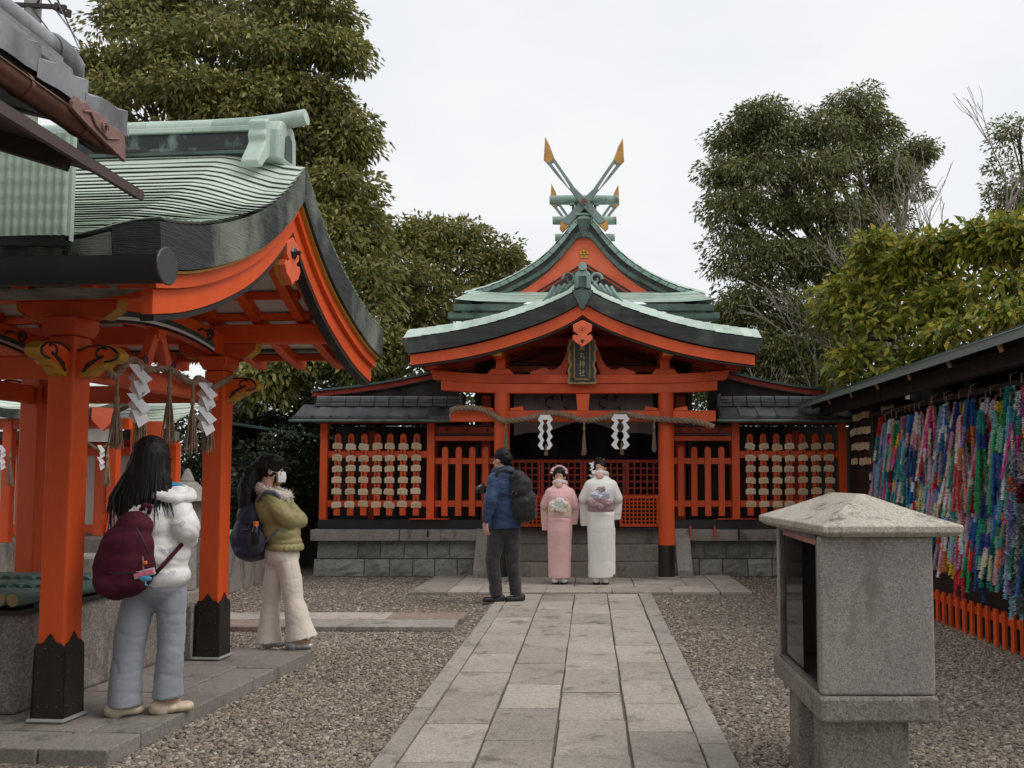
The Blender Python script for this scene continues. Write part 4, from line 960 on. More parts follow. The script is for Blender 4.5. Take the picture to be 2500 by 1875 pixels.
# ---- stone basin and its roll-tiled cover
basin = thing('water_basin', PAV_M @ Vector((-0.15, 0.0, 0.08)), PAV_A, 'long granite water basin under a cover of green rounded rods', 'basin')
def bb(mb, name, m_, parent=basin, **k): return mb.build(name, m_, parent, local=True, **k)
c = MB(); c.prism([(-0.78, -0.83), (0.585, -0.83), (0.60, 0.72), (-0.78, 0.72)], 'z', 0.001, 0.56); bs = bb(c, 'trough', BASIN, bevel=0.02, seg=2)
c = MB(); c.box((-0.08, -0.05, 0.561), (1.1, 1.3, 0.01)); bb(c, 'water', mat('dark_water', (0.02, 0.03, 0.028), (0.03, 0.04, 0.036), 3, 0.05), bs)
c = MB(); c.box((-0.1, -0.06, 0.575), (1.44, 1.62, 0.022)); bb(c, 'cover_board', DARKW, basin)
for k in range(19):
    x = -0.80 + k * 0.078
    for j in range(3):
        y0_, y1_ = -0.90 + j * 0.44, -0.90 + j * 0.44 + 0.47
        z0_ = 0.632 + random.uniform(-0.003, 0.003)
        c = MB(); c.tube([(x + random.uniform(-.004, .004), y0_, z0_ + 0.016), (x, y0_ + 0.05, z0_ + 0.014), (x, y1_, z0_)], [0.039, 0.038, 0.033], 12); rd = bb(c, 'round_rod', RODG, basin, smooth='auto')
        if j == 0:
            c = MB(); c.tube([(x, y0_ - 0.004, z0_ + 0.016), (x, y0_ - 0.0005, z0_ + 0.016)], 0.036, 12); bb(c, 'rod_end', BAMB, rd)
for k in range(5):
    c = MB(); c.box((0.62 + 0.0, -0.7 + k * 0.33, 0.60), (0.03, 0.05, 0.05)); bb(c, 'cover_batten', RODG, basin)
st = MB(); st.box(PAV_M @ Vector((0.56, 0.82, 0.28)), (0.12, 0.10, 0.40), rz=PAV_A)
tag(st.build('stone_post', BASIN, bevel=0.01), 'short square granite post behind the end of the water basin', 'stone post')

# ---- straw rope with paper streamers and tassels
def rope_mesh(pts_, r, turns, n=6, strands=3, sub=None):
    """twisted rope: strands wound round a centre line"""
    P = [Vector(p) for p in pts_]; sp = []
    Q = [P[0]] + P + [P[-1]]
    m = sub or 14
    for k in range(len(P) - 1):
        for i in range(m):
            u = i / m; p0, p1, p2, p3 = Q[k:k + 4]
            sp.append(0.5 * ((2 * p1) + (p2 - p0) * u + (2 * p0 - 5 * p1 + 4 * p2 - p3) * u * u + (3 * p1 - p0 - 3 * p2 + p3) * u ** 3))
    sp.append(P[-1]); N = len(sp); mb = MB()
    for s in range(strands):
        q = []
        for i, p in enumerate(sp):
            t = (sp[min(i + 1, N - 1)] - sp[max(i - 1, 0)]).normalized()
            a = t.cross(Vector((0, 0, 1)))
            a = a.normalized() if a.length > 0.05 else Vector((0, 1, 0)); b_ = t.cross(a)
            ph = 2 * math.pi * (turns * i / N + s / strands); q.append(p + (a * math.cos(ph) + b_ * math.sin(ph)) * r * 0.62)
        mb.tube(q, r * 0.52, n)
    return mb
def tassel(name, top, L, w_, label, group, cord=0.10):
    mb = MB(); top = Vector(top)
    mb.tube([top, top - Vector((0, 0, cord))], [0.010, 0.011], 6)
    mb.tube([top - Vector((0, 0, cord - 0.005)), top - Vector((0, 0, cord + 0.02)), top - Vector((0, 0, cord + 0.05))], [0.010, 0.020, 0.013], 8)
    for k in range(34):
        a = random.uniform(0, 6.28); rr = w_ * math.sqrt(random.random()); l_ = (L - cord) * random.uniform(0.86, 1.03)
        s0 = top - Vector((0, 0, cord + 0.02)); e = s0 + Vector((rr * math.cos(a), rr * math.sin(a) * 0.6, -l_)); m_ = s0.lerp(e, 0.4) + Vector((rr * 0.1 * math.cos(a), 0, 0))
        mb.tube([s0, m_, e], [0.004, 0.0042, 0.003], 4, cap=False)
    o = mb.build(name, STRAW); tag(o, label, 'tassel', group); return o
def zig(mb, w_, h_, n=4, mir=1, M=None, y0=0.0):
    """folded paper streamer: n slanting leaves hanging one from the other"""
    lh = h_ / (n * 0.78 + 0.35)
    for k in range(n):
        z = -k * lh * 0.78; y = y0 + 0.006 * (k % 2) + k * 0.002
        a = mir
        if k % 2 == 0: q = [(-0.30 * w_ * a, z), (0.02 * w_ * a, z + 0.04 * lh), (0.50 * w_ * a, z - 0.72 * lh), (0.20 * w_ * a, z - 1.05 * lh)]
        else: q = [(0.48 * w_ * a, z + 0.05 * lh), (-0.16 * w_ * a, z - 0.15 * lh), (-0.36 * w_ * a, z - 0.55 * lh), (0.20 * w_ * a, z - 1.05 * lh)]
        if k % 2 == 1: q = [(-0.10 * w_ * a, z - 0.10 * lh), (0.30 * w_ * a, z + 0.02 * lh), (0.46 * w_ * a, z - 0.60 * lh), (0.10 * w_ * a, z - 1.02 * lh)]
        bend = [0, 0.012, 0.004, -0.010]
        mb.add([(p[0], y + bend[i], p[1]) for i, p in enumerate(q)] + [(p[0], y + bend[i] + 0.0012, p[1]) for i, p in enumerate(q)], [(0, 1, 2, 3), (7, 6, 5, 4), (0, 1, 5, 4), (1, 2, 6, 5), (2, 3, 7, 6), (3, 0, 4, 7)], M=M)
rp_ = [(0.83, -0.88, 2.12), (0.83, -0.76, 2.10), (0.83, -0.62, 2.01), (0.83, -0.46, 2.13), (0.83, -0.28, 2.085), (0.83, -0.04, 2.12), (0.83, 0.16, 2.075), (0.83, 0.30, 2.06), (0.83, 0.38, 2.10), (0.83, 0.56, 2.05), (0.83, 0.76, 2.12), (0.83, 0.93, 2.17)]
mb = rope_mesh([PAV_M @ Vector(p) for p in rp_], 0.023, 20)
tag(mb.build('sacred_rope', STRAW, smooth=True), 'thin twisted straw rope strung along the water pavilion beam', 'rope')
for y, z, h_ in ((-0.44, 2.10, 0.40), (0.40, 2.07, 0.385)):
    mb = MB(); M_ = PAV_M @ Matrix.Translation((0.865, y, z)) @ Matrix.Rotation(R(52), 4, 'Z')
    zig(mb, 0.19, h_, 4, 1, M_); zig(mb, 0.15, h_ * 0.93, 4, -1, M_ @ Matrix.Rotation(R(-50), 4, 'Z'), 0.02)
    tag(mb.build('paper_streamer', PAPER), 'large white zigzag paper streamer on the pavilion rope, beside its %s' % ('front post' if y < 0 else 'rear post'), 'paper streamer', 'streamers on the pavilion rope')
for y, z, L in ((-0.62, 2.0, 0.40), (-0.36, 2.08, 0.50), (-0.04, 2.11, 0.46), (0.26, 2.05, 0.45), (0.50, 2.05, 0.44)):
    tassel('straw_tassel', PAV_M @ Vector((0.85, y, z)), L, 0.05, 'brown straw tassel on the pavilion rope, ' + {-0.62: 'next to the front post', -0.36: 'behind the front paper streamer', -0.04: 'midway between the two paper streamers', 0.26: 'just before the rear paper streamer', 0.50: 'between the rear paper streamer and the rear post'}[y], 'tassels on the pavilion rope')
# ================================================================== things on and around the hall
# ---- big straw rope on the tie beam, streamers, tassels
hr = [(975, 888, 0), (990, 882, 0), (1040, 884, 0), (1075, 903, 0), (1095, 909, 0), (1150, 902, 0), (1185, 892, 0), (1225, 898, 0), (1262, 908, 0), (1305, 903, 0), (1345, 893, 0), (1385, 901, 0), (1440, 907, 0), (1500, 910, 0), (1541, 922, 0)]
mb = rope_mesh([spot(x, y, 12.68) for x, y, _ in hr], 0.040, 25, sub=12)
mb.tube([spot(976, 888, 12.68), spot(972, 897, 12.68), spot(973, 912, 12.68)], [0.02, 0.014, 0.008], 6)
tag(mb.build('sacred_rope', STRAW, smooth=True), 'thick twisted straw rope tied across the tie beam of the shrine hall', 'rope')
for (x, y, w_, lab) in ((1178, 897, 0.20, 'narrow white paper streamer hanging from the thick rope behind the two women in kimono'), (1340, 896, 0.25, 'wide white paper streamer hanging from the thick rope near the bare right pillar')):
    mb = MB(); p = spot(x, y, 12.62); hh = 0.46; n = 4
    for s in (-1, 1):
        for k in range(n):
            z = p.z - k * hh / n; lh = hh / n; y_ = 12.62 - 0.004 * (k % 2)
            o_ = 0.14 * w_ * (k % 2)
            q = [(p.x + s * 0.12 * w_, z), (p.x + s * 0.30 * w_, z + 0.01), (p.x + s * (0.50 * w_), z - 0.5 * lh), (p.x + s * 0.28 * w_, z - lh), (p.x + s * 0.06 * w_, z - lh * 1.0), (p.x + s * 0.20 * w_, z - 0.5 * lh)]
            mb.prism(q, 'y', y_, y_ + 0.0015)
    mb.prism([(p.x - 0.3 * w_, p.z + 0.005), (p.x + 0.3 * w_, p.z + 0.005), (p.x + 0.22 * w_, p.z - 0.06), (p.x - 0.22 * w_, p.z - 0.06)], 'y', 12.618, 12.6165)
    tag(mb.build('paper_streamer', PAPER), lab, 'paper streamer', 'streamers on the shrine hall rope')
for (x, y, L, w_, lab) in ((1093, 906, 0.46, 0.045, 'straw tassel hanging in front of the left pillar behind the man'), (1180, 960, 0.13, 0.03, 'short straw tassel below the narrow paper streamer'), (1262, 908, 0.45, 0.035, 'straw tassel hanging from the middle of the shrine hall rope'),
                           (1343, 955, 0.15, 0.03, 'short straw tassel below the wide paper streamer'), (1413, 905, 0.42, 0.035, 'straw tassel hanging beside the bare right pillar')):
    p = spot(x, y, 12.66); tassel('straw_tassel', p, L, w_, lab, 'tassels on the shrine hall rope', 0.09 if L > 0.2 else 0.02)

# ---- name plaque
pq = thing('name_plaque', (X0, 12.62, 2.66), label='black shrine name plaque with wavy gilt frame and gold characters under the porch gable', cat='plaque')
px_, pz_ = X0 - 0.01, 2.655
GILT = mat('dull_gilt', (0.34, 0.22, 0.075), (0.24, 0.15, 0.05), 8, 0.5, metal=0.3)
c = MB(); c.box((px_, 12.66, pz_ + 0.30), (0.345, 0.03, 0.60)); c.build('board', BLACK, pq)
wav = lambda z: 0.012 * math.sin(z * 42) + 0.006 * math.sin(z * 17)
for s in (-1, 1):
    q = [(px_ + s * (0.185 + wav(i / 20 * 0.6)), pz_ + i / 20 * 0.6) for i in range(21)]; qi = [(a - s * 0.03, b_) for a, b_ in q]
    c = MB(); c.band(q, qi, 'y', 12.625, 12.67); c.build('wavy_frame', GILT, pq)
    c = MB(); c.box((px_ + s * 0.105, 12.64, pz_ + 0.325), (0.018, 0.012, 0.53)); c.build('inner_frame', GILT, pq)
    c = MB(); c.tube([(px_ + s * (0.05 + 0.015 * k), 12.64, pz_ + 0.045 + 0.004 * (k % 2)) for k in range(5)], 0.004, 6); c.build('cloud_ornament', GILT, pq)
for z0, w_ in ((0.0, 0.33), (0.58, 0.33)):
    c = MB(); c.band([(px_ - w_ / 2 + w_ * i / 12, pz_ + z0 + 0.026 + 0.006 * math.cos(i * 1.05)) for i in range(13)], [(px_ - w_ / 2 + w_ * i / 12, pz_ + z0) for i in range(13)], 'y', 12.626, 12.668); c.build('wavy_frame', GILT, pq)
c = MB(); c.box((px_, 12.64, pz_ + 0.068), (0.228, 0.012, 0.018)); c.build('inner_frame', GILT, pq)
for k, ch in enumerate('東丸神社'):
    me = text_mesh(ch, 0.105, 0.002); me.materials.clear(); me.materials.append(GOLDL)
    o = mesh_obj('character', me, pq, PM[pq].inverted() @ Matrix.Translation((px_, 12.640, pz_ + 0.50 - k * 0.118)) @ Matrix.Rotation(R(90), 4, 'X') @ Matrix.Diagonal((0.82, 1, 1, 1)))

# ---- curtain with plum crests
cur = thing('shrine_curtain', (X0, 13.25, 2.5), label='dark grey curtain printed with plum crests hanging behind the tie beam', cat='curtain')
for s, (xa, xb) in ((-1, (1110, 1248)), (1, (1268, 1410))):
    A, B = spot(xa, 846, 13.25), spot(xb, 846, 13.25); n, m_ = 26, 10; rows = []
    for j in range(m_ + 1):
        r_ = []
        for i in range(n + 1):
            u = i / n; x = lerp(A.x, B.x, u); out = (1 - u) if s == -1 else u
            zb = 2.20 - 0.22 * out ** 0.6 + (0.02 * math.sin(u * 9)); z = lerp(2.66, zb, j / m_)
            r_.append((x + 0.02 * j / m_ * math.sin(u * 8), 13.25 + 0.018 * math.sin(u * 13 + j * 0.12) + 0.01 * math.sin(u * 31) * j / m_, z))
        rows.append(r_)
    c = MB(); c.grid(rows); c.grid([[(p[0], p[1] + 0.004, p[2]) for p in r_] for r_ in rows]); pan = c.build('curtain_panel', CURT, cur, smooth=True)
    cx = spot(1204 if s == -1 else 1320, 870, 13.2); R_ = 0.15
    for k in range(5):
        a = math.pi / 2 + k * 2 * math.pi / 5; pc = (cx.x + math.cos(a) * 0.105, cx.z - 0.03 + math.sin(a) * 0.105)
        q = [(pc[0] + 0.068 * math.cos(a - 2.2 + i * 0.275), 13.215, pc[1] + 0.068 * math.sin(a - 2.2 + i * 0.275)) for i in range(17)]
        if max(p[2] for p in q) > 2.3: c = MB(); c.tube(q, [(0.008, 0.003)] * 17, 6); c.build('crest_line', MAROON, pan)

# ---- votive plaques on the stakes
def ema_mat():
    t = NT('votive_plaque_wood'); oi = t.n('ShaderNodeObjectInfo'); tcn = t.n('ShaderNodeTexCoord')
    base = t.ramp(oi.outputs['Random'], [(0.0, (0.62, 0.45, 0.27)), (0.35, (0.76, 0.60, 0.42)), (0.7, (0.68, 0.50, 0.31)), (1.0, (0.80, 0.66, 0.48))])
    mp_ = t.n('ShaderNodeMapping'); mp_.inputs['Scale'].default_value = (2, 2, 40); t.l(tcn.outputs['Object'], mp_.inputs[0])
    gr_ = t.noise(mp_.outputs[0], 3, 3); col = t.mix(0.25, base, t.ramp(gr_, [(0.3, 0.3), (0.7, 0.7)]), 'OVERLAY')
    # handwriting: broken dark lines in rows, different on every plaque
    sp = t.n('ShaderNodeSeparateXYZ'); t.l(tcn.outputs['Object'], sp.inputs[0])
    off = t.math('MULTIPLY', oi.outputs['Random'], 53.0)
    cb = t.n('ShaderNodeCombineXYZ'); t.l(t.math('MULTIPLY', sp.outputs[0], 170.0), cb.inputs[0]); t.l(t.math('MULTIPLY', sp.outputs[2], 70.0), cb.inputs[1]); t.l(off, cb.inputs[2])
    scr = t.noise(cb.outputs[0], 1.0, 2)
    row = t.math('SINE', t.math('MULTIPLY', sp.outputs[2], 330.0))
    ink = t.math('MULTIPLY', t.ramp(scr, [(0.46, 0.0), (0.53, 1.0)]), t.ramp(row, [(0.30, 0.0), (0.6, 1.0)]))
    ax = t.ramp(t.math('ABSOLUTE', sp.outputs[0]), [(0.046, 1.0), (0.054, 0.0)]); az = t.ramp(t.math('ABSOLUTE', t.math('ADD', sp.outputs[2], 0.01)), [(0.022, 1.0), (0.030, 0.0)])
    ink = t.math('MULTIPLY', t.math('MULTIPLY', ink, ax), az)
    has = t.ramp(t.math('FRACT', t.math('MULTIPLY', oi.outputs['Random'], 7.0)), [(0.18, 0.25), (0.22, 0.9)])
    ink = t.math('MULTIPLY', ink, has)
    tint = t.ramp(t.math('FRACT', t.math('MULTIPLY', oi.outputs['Random'], 3.0)), [(0.45, (0.06, 0.055, 0.05)), (0.62, (0.30, 0.07, 0.05)), (0.8, (0.06, 0.09, 0.13))])
    col = t.mix(ink, col, tint)
    t.bsdf(col, 0.65, spec=0.3); return t.m
EMAM = ema_mat()
def ema_mesh(w_, h_, t_=0.012):
    mb = MB(); mb.prism([(-w_ / 2, -h_ / 2), (w_ / 2, -h_ / 2), (w_ / 2, h_ * 0.26), (w_ * 0.30, h_ * 0.40), (0, h_ / 2), (-w_ * 0.30, h_ * 0.40), (-w_ / 2, h_ * 0.26)], 'y', -t_ / 2, t_ / 2)
    me = mb.mesh('votive_plaque', EMAM); return me
EM = ema_mesh(0.138, 0.092)
CORD = mat('red_black_cord', (0.05, 0.01, 0.008), (0.09, 0.012, 0.01), 20, 0.8)
cm = MB(); cm.tube([(-0.012, 0, -0.005), (-0.004, -0.004, 0.035), (0.004, -0.004, 0.035), (0.012, 0, -0.005)], 0.004, 5); cm.tube([(0, -0.004, 0.03), (0, -0.006, 0.07)], 0.006, 5); CM = cm.mesh('cord', CORD)
EMZ = (1.851, 1.686, 1.533, 1.367, 1.21, 1.027)
LST = ('stake next to the corner post', 'second stake', 'third stake', 'middle stake', 'fifth stake', 'sixth stake', 'seventh stake')
RWS = ('topmost', 'second', 'third', 'fourth', 'fifth', 'lowest')
for side, nm in ((1, 'beside the dark hedge'), (-1, 'beside the paper crane shelter')):
    for i, sx in enumerate(STAKE_X):
        x = sx if side == 1 else X0 - (sx - X0)
        for j, z in enumerate(EMZ):
            dbl = random.random() < 0.45
            th = thing('votive_plaque', (x + random.uniform(-0.006, 0.006), 13.49, z + random.uniform(-0.010, 0.008)), 0, None, 'votive plaque', 'wooden plaques on the fence stakes ' + nm)
            order = i if side == 1 else i
            cnt = ('stake against the corner post', 'second stake from the corner post', 'third stake from the corner post', 'middle stake', 'third stake from the picket fence', 'second stake from the picket fence', 'stake against the picket fence')[order]
            if nm == 'beside the dark hedge': th['label'] = '%s plaque on the %s, panel by the hedge' % (RWS[j], cnt)
            else: th['label'] = '%s plaque on the %s, panel by the cranes' % (RWS[j], cnt)
            tilt = random.gauss(0, 3.0) if j else random.gauss(0, 6)
            mesh_obj('board', EM, th, Matrix.Rotation(R(tilt), 4, 'Y') @ Matrix.Rotation(R(random.uniform(-3, 6)), 4, 'X'))
            if dbl: mesh_obj('board', EM, th, Matrix.Translation((random.uniform(-0.006, 0.012), 0.0135, random.uniform(-0.012, 0))) @ Matrix.Rotation(R(random.gauss(0, 4)), 4, 'Y'))
            mesh_obj('cord', CM, th, Matrix.Translation((0, -0.004, 0.042)))

# ================================================================== stone candle cabinet
cab = thing('candle_cabinet', (1.2, 4.45, 0), label='granite candle cabinet with hipped stone roof and open glazed side', cat='stone cabinet')
A = 0.965; Bx = 1.445; Y0c, Y1c = 4.0, 4.92
for (x0, x1, y0, y1) in ((0.98, 1.345, 4.05, 4.22), (0.90 + 0.10, 1.345, 4.62, 4.82)):
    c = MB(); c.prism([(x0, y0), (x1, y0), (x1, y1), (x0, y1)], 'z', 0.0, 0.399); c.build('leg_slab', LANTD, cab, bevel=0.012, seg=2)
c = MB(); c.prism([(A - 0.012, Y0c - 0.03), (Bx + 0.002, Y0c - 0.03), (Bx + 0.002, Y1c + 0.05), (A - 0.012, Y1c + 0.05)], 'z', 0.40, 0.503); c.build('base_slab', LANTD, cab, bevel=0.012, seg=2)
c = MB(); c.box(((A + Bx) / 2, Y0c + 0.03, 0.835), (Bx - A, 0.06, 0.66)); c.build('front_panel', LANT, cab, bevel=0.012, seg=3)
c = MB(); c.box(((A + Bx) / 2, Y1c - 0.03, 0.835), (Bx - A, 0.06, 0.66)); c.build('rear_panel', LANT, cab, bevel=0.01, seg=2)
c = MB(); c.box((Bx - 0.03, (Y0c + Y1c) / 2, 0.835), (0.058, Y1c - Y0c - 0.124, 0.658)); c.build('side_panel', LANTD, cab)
SOOT_SHADE = mat('soot_shade_metal', (0.020, 0.018, 0.016), (0.035, 0.031, 0.028), 6, 0.55, 0.001, 40)  # shelf and floor metal; its near-black also paints shade on the linings
c = MB(); c.box(((A + Bx) / 2 + 0.0, (Y0c + Y1c) / 2, 0.507), (Bx - A - 0.07, Y1c - Y0c - 0.13, 0.006)); c.build('inner_floor', SOOT_SHADE, cab)
c = MB(); c.box((Bx - 0.064, (Y0c + Y1c) / 2, 0.835), (0.008, Y1c - Y0c - 0.13, 0.655)); c.build('shade_lining', SOOT_SHADE, cab)  # near-black sheet added so the lit side panel reads as shaded interior
for y_ in (Y0c + 0.0645, Y1c - 0.0645):
    c = MB(); c.box((A + 0.235, y_, 0.835), (0.36, 0.008, 0.655)); c.build('shade_lining', SOOT_SHADE, cab)  # same added sheets, interior shade put into their colour
for k, z in enumerate((0.63, 0.77, 0.90, 1.03)):
    c = MB(); c.box((Bx - 0.16 + 0.02 * k, (Y0c + Y1c) / 2, z), (0.18 - 0.02 * k, Y1c - Y0c - 0.13, 0.014)); c.box((Bx - 0.25 + 0.03 * k, (Y0c + Y1c) / 2, z + 0.012), (0.008, Y1c - Y0c - 0.13, 0.03)); c.build('candle_shelf', SOOT_SHADE, cab)
c = MB(); c.tube([(Bx - 0.2, 4.22, 0.638), (Bx - 0.2, 4.22, 0.70)], [0.008, 0.007], 10); c.build('candle_stub', PAPER, cab, smooth='auto')
c = MB(); c.tube([(Bx - 0.19, 4.25, 0.638), (Bx - 0.19, 4.25, 0.67)], [0.009, 0.008], 10); c.build('candle_stub', PAPER, cab, smooth='auto')
FRM = mat('weathered_steel', (0.16, 0.145, 0.125), (0.085, 0.072, 0.06), 8, 0.5, metal=0.4)
for a, b_ in (((A + 0.012, Y0c + 0.071, 0.52), (A + 0.012, Y0c + 0.071, 1.15)), ((A + 0.012, Y1c - 0.071, 0.52), (A + 0.012, Y1c - 0.071, 1.15)), ((A + 0.012, Y0c + 0.082, 0.515), (A + 0.012, Y1c - 0.082, 0.515)), ((A + 0.012, Y0c + 0.082, 1.155), (A + 0.012, Y1c - 0.082, 1.155))):
    c = MB(); c.bar(a, b_, 0.018, 0.018, up=(1, 0, 0)); c.build('door_frame', FRM, cab)
for k in range(2):
    y0, y1 = Y0c + 0.09 + k * 0.37, Y0c + 0.09 + (k + 1) * 0.37
    c = MB(); c.box((A + 0.013 + 0.005 * k, (y0 + y1) / 2, 1.135), (0.003, y1 - y0 - 0.004, 0.028)); c.build('notice_strip', mat('faded_red_strip', (0.30, 0.07, 0.06), (0.42, 0.22, 0.19), 14, 0.5), cab)
gt_ = NT('cabinet_glass'); gb_ = gt_.bsdf((0.85, 0.9, 0.88), 0.03, spec=0.5)
tr_ = gt_.n('ShaderNodeBsdfTransparent'); fr_ = gt_.n('ShaderNodeFresnel'); fr_.inputs[0].default_value = 1.14; ms_ = gt_.n('ShaderNodeMixShader'); gl_ = gt_.n('ShaderNodeBsdfGlossy'); gl_.inputs['Roughness'].default_value = 0.04
gt_.l(fr_.outputs[0], ms_.inputs[0]); gt_.l(tr_.outputs[0], ms_.inputs[1]); gt_.l(gl_.outputs[0], ms_.inputs[2]); gt_.l(ms_.outputs[0], gt_.out.inputs[0])
c = MB(); c.box((A + 0.020, Y0c + 0.62, 0.835), (0.003, 0.42, 0.62)); c.build('glass_door', gt_.m, cab)
# roof: hipped slab, slightly turned on the body
def rp3(x, y): # rotate 4 degrees about the body's centre
    cx, cy = 1.235, 4.47; a = R(3.5); dx, dy = x - cx, y - cy
    return (cx + dx * math.cos(a) - dy * math.sin(a), cy + dx * math.sin(a) + dy * math.cos(a))
E4 = [rp3(0.925, 3.93), rp3(1.525, 3.93), rp3(1.525, 5.03), rp3(0.925, 5.03)]
Lo = [rp3(0.955, 3.96), rp3(1.50, 3.96), rp3(1.50, 5.0), rp3(0.955, 5.0)]
Rg = [rp3(1.215, 4.32), rp3(1.245, 4.32), rp3(1.245, 4.72), rp3(1.215, 4.72)]
c = MB()
ring = lambda P, z, n: [(lerp(P[i][0], P[(i + 1) % 4][0], j / n), lerp(P[i][1], P[(i + 1) % 4][1], j / n), z) for i in range(4) for j in range(n)]
r0, r1, r2, r4 = ring(Lo, 1.166, 6), ring(E4, 1.185, 6), ring(E4, 1.213, 6), ring(Rg, 1.338, 6)
mid = [tuple(lerp(a[k], b_[k], 0.5) - (0.004 if k == 2 else 0) for k in range(3)) for a, b_ in zip(r2, r4)]
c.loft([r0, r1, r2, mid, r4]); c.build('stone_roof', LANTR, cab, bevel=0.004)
# ================================================================== shelter with paper cranes on the right
she = thing('crane_shelter', (3.7, 9.5, 0), label='long open shelter with dark green roof hung with paper cranes and plaques', cat='shelter')
c = MB(); c.prism([(2.98, 2.40), (4.7, 3.02), (4.7, 3.06), (2.96, 2.43)], 'y', 4.4, 13.3); c.build('roof_sheet', DKGREEN, she)
GREYG = mat('grey_green_sheet', (0.15, 0.185, 0.175), (0.12, 0.15, 0.142), 3, 0.4, 0.0003, 50)
for k in range(6):
    y0 = 4.4 + k * 1.49; c = MB(); c.prism([(2.97, 2.375), (2.97, 2.435), (2.945, 2.435), (2.945, 2.365)], 'y', y0, y0 + 1.485); c.build('fascia', GREYG, she)
c = MB(); c.prism([(2.93, 2.436), (3.02, 2.47), (3.02, 2.478), (2.93, 2.446)], 'y', 4.4, 13.3); c.build('drip_edge', DKGREEN, she)
PINE = mat('plain_rafter_wood', (0.34, 0.235, 0.135), (0.25, 0.165, 0.09), 4, 0.7, 0.0008, 40)
for k in range(9):
    y = 4.9 + k * 1.0; c = MB(); c.bar((3.03, y, 2.37), (4.6, y, 2.935), 0.06, 0.075); rf_ = c.build('rafter', DARKW, she)
    c = MB(); c.bar((3.018, y, 2.366), (3.028, y, 2.37), 0.062, 0.077); c.build('rafter_end', PINE, rf_)
    c = MB(); c.box((3.60, y, 1.28), (0.09, 0.09, 2.55)); c.build('post', DARKW, she, bevel=0.006) if k % 3 == 1 else None
for z in (2.34, ):
    c = MB(); c.box((3.30, 8.85, z), (0.10, 8.9, 0.14)); c.build('front_beam', DARKW, she)
c = MB(); c.box((4.55, 8.85, 1.5), (0.05, 8.9, 2.9)); c.build('back_wall', DARKW, she)
c = MB(); c.box((3.72, 12.2, 1.55), (0.04, 2.1, 1.9)); c.build('plaque_board', DARKW, she)
c = MB(); c.box((4.1, 13.27, 1.5), (0.9, 0.05, 2.0)); c.build('end_wall', DARKW, she)
for z in (2.18, 1.72, 1.25):
    c = MB(); c.box((3.52, 8.1, z), (0.05, 7.4, 0.05)); c.build('hanging_rail', DARKW, she)
# low red slatted rail along the foot
c = MB(); c.box((3.415, 8.7, 0.24), (0.03, 8.6, 0.07)); rl = c.build('foot_rail', VERM, she)
sl = MB(); sl.box((0, 0, 0), (0.022, 0.060, 0.31)); slm = sl.mesh('slat', VERM); I_ = PM[she].inverted()
for k in range(52): mesh_obj('slat', slm, she, I_ @ Matrix.Translation((3.388, 4.5 + k * 0.165, 0.157 + random.uniform(-.003, .003))))
c = MB(); c.box((3.50, 8.7, 0.25), (0.02, 8.6, 0.50)); c.build('foot_board', DARKW, she)

# ---- plaques on the board at the far end
ORD = ('first', 'second', 'third', 'fourth', 'fifth', 'sixth', 'seventh', 'eighth', 'ninth', 'tenth', 'eleventh', 'twelfth', 'thirteenth', 'fourteenth', 'fifteenth', 'sixteenth')
for j in range(6):
    num = 0
    for k in range(16):
        y = 11.25 + k * 0.125 + random.uniform(-0.012, 0.012); z = 2.24 - j * 0.205 + random.uniform(-0.01, 0.01)
        if random.random() < 0.2 or (j == 5 and k > 5): continue
        if j == 4 and k > 9: continue
        th = thing('votive_plaque', (3.66, y, z), R(-90) + R(random.uniform(-5, 5)), '%s plaque from the cranes in the %s row of the dark shelter board' % (ORD[num], RWS[j]), 'votive plaque', 'plaques on the dark board inside the shelter')
        num += 1
        mesh_obj('board', EM, th, Matrix.Rotation(R(random.gauss(0, 3)), 4, 'Y'))
        if random.random() < 0.5: mesh_obj('board', EM, th, Matrix.Translation((0.02, -0.016, -0.012)) @ Matrix.Rotation(R(random.gauss(0, 5)), 4, 'Y'))
        mesh_obj('cord', CM, th, Matrix.Translation((0, -0.004, 0.042)))

# ---- bundles of folded cranes
def crane_mat(shine=0.0):
    t = NT('folded_paper_cranes' if not shine else 'foil_cranes'); tcn = t.n('ShaderNodeTexCoord'); sp = t.n('ShaderNodeSeparateXYZ'); t.l(tcn.outputs['Object'], sp.inputs[0])
    at_ = lambda nm: t.n('ShaderNodeAttribute', attribute_type='OBJECT', attribute_name=nm)
    a, b_, c_ = (at_(q).outputs['Color'] for q in ('tone_a', 'tone_b', 'tone_c'))
    g_ = at_('cut').outputs['Fac']
    z = t.math('ADD', sp.outputs[2], t.math('MULTIPLY', t.math('SUBTRACT', t.noise(tcn.outputs['Object'], 60, 2), 0.5), 0.05))
    f1 = t.math('GREATER_THAN', t.math('MULTIPLY', z, -1.0), g_)
    f2 = t.math('GREATER_THAN', t.math('MULTIPLY', z, -1.0), t.math('MULTIPLY', g_, 1.75))
    col = t.mix(f2, t.mix(f1, a, b_), c_)
    n_ = t.noise(tcn.outputs['Object'], 90, 2); col = t.mix(0.35, col, t.ramp(n_, [(0.3, 0.3), (0.7, 0.7)]), 'OVERLAY')
    t.bsdf(col, 0.75 - shine * 0.5, spec=0.3 + shine * 0.2, metal=shine * 0.6); return t.m
CRM, CRF = crane_mat(), crane_mat(0.75)
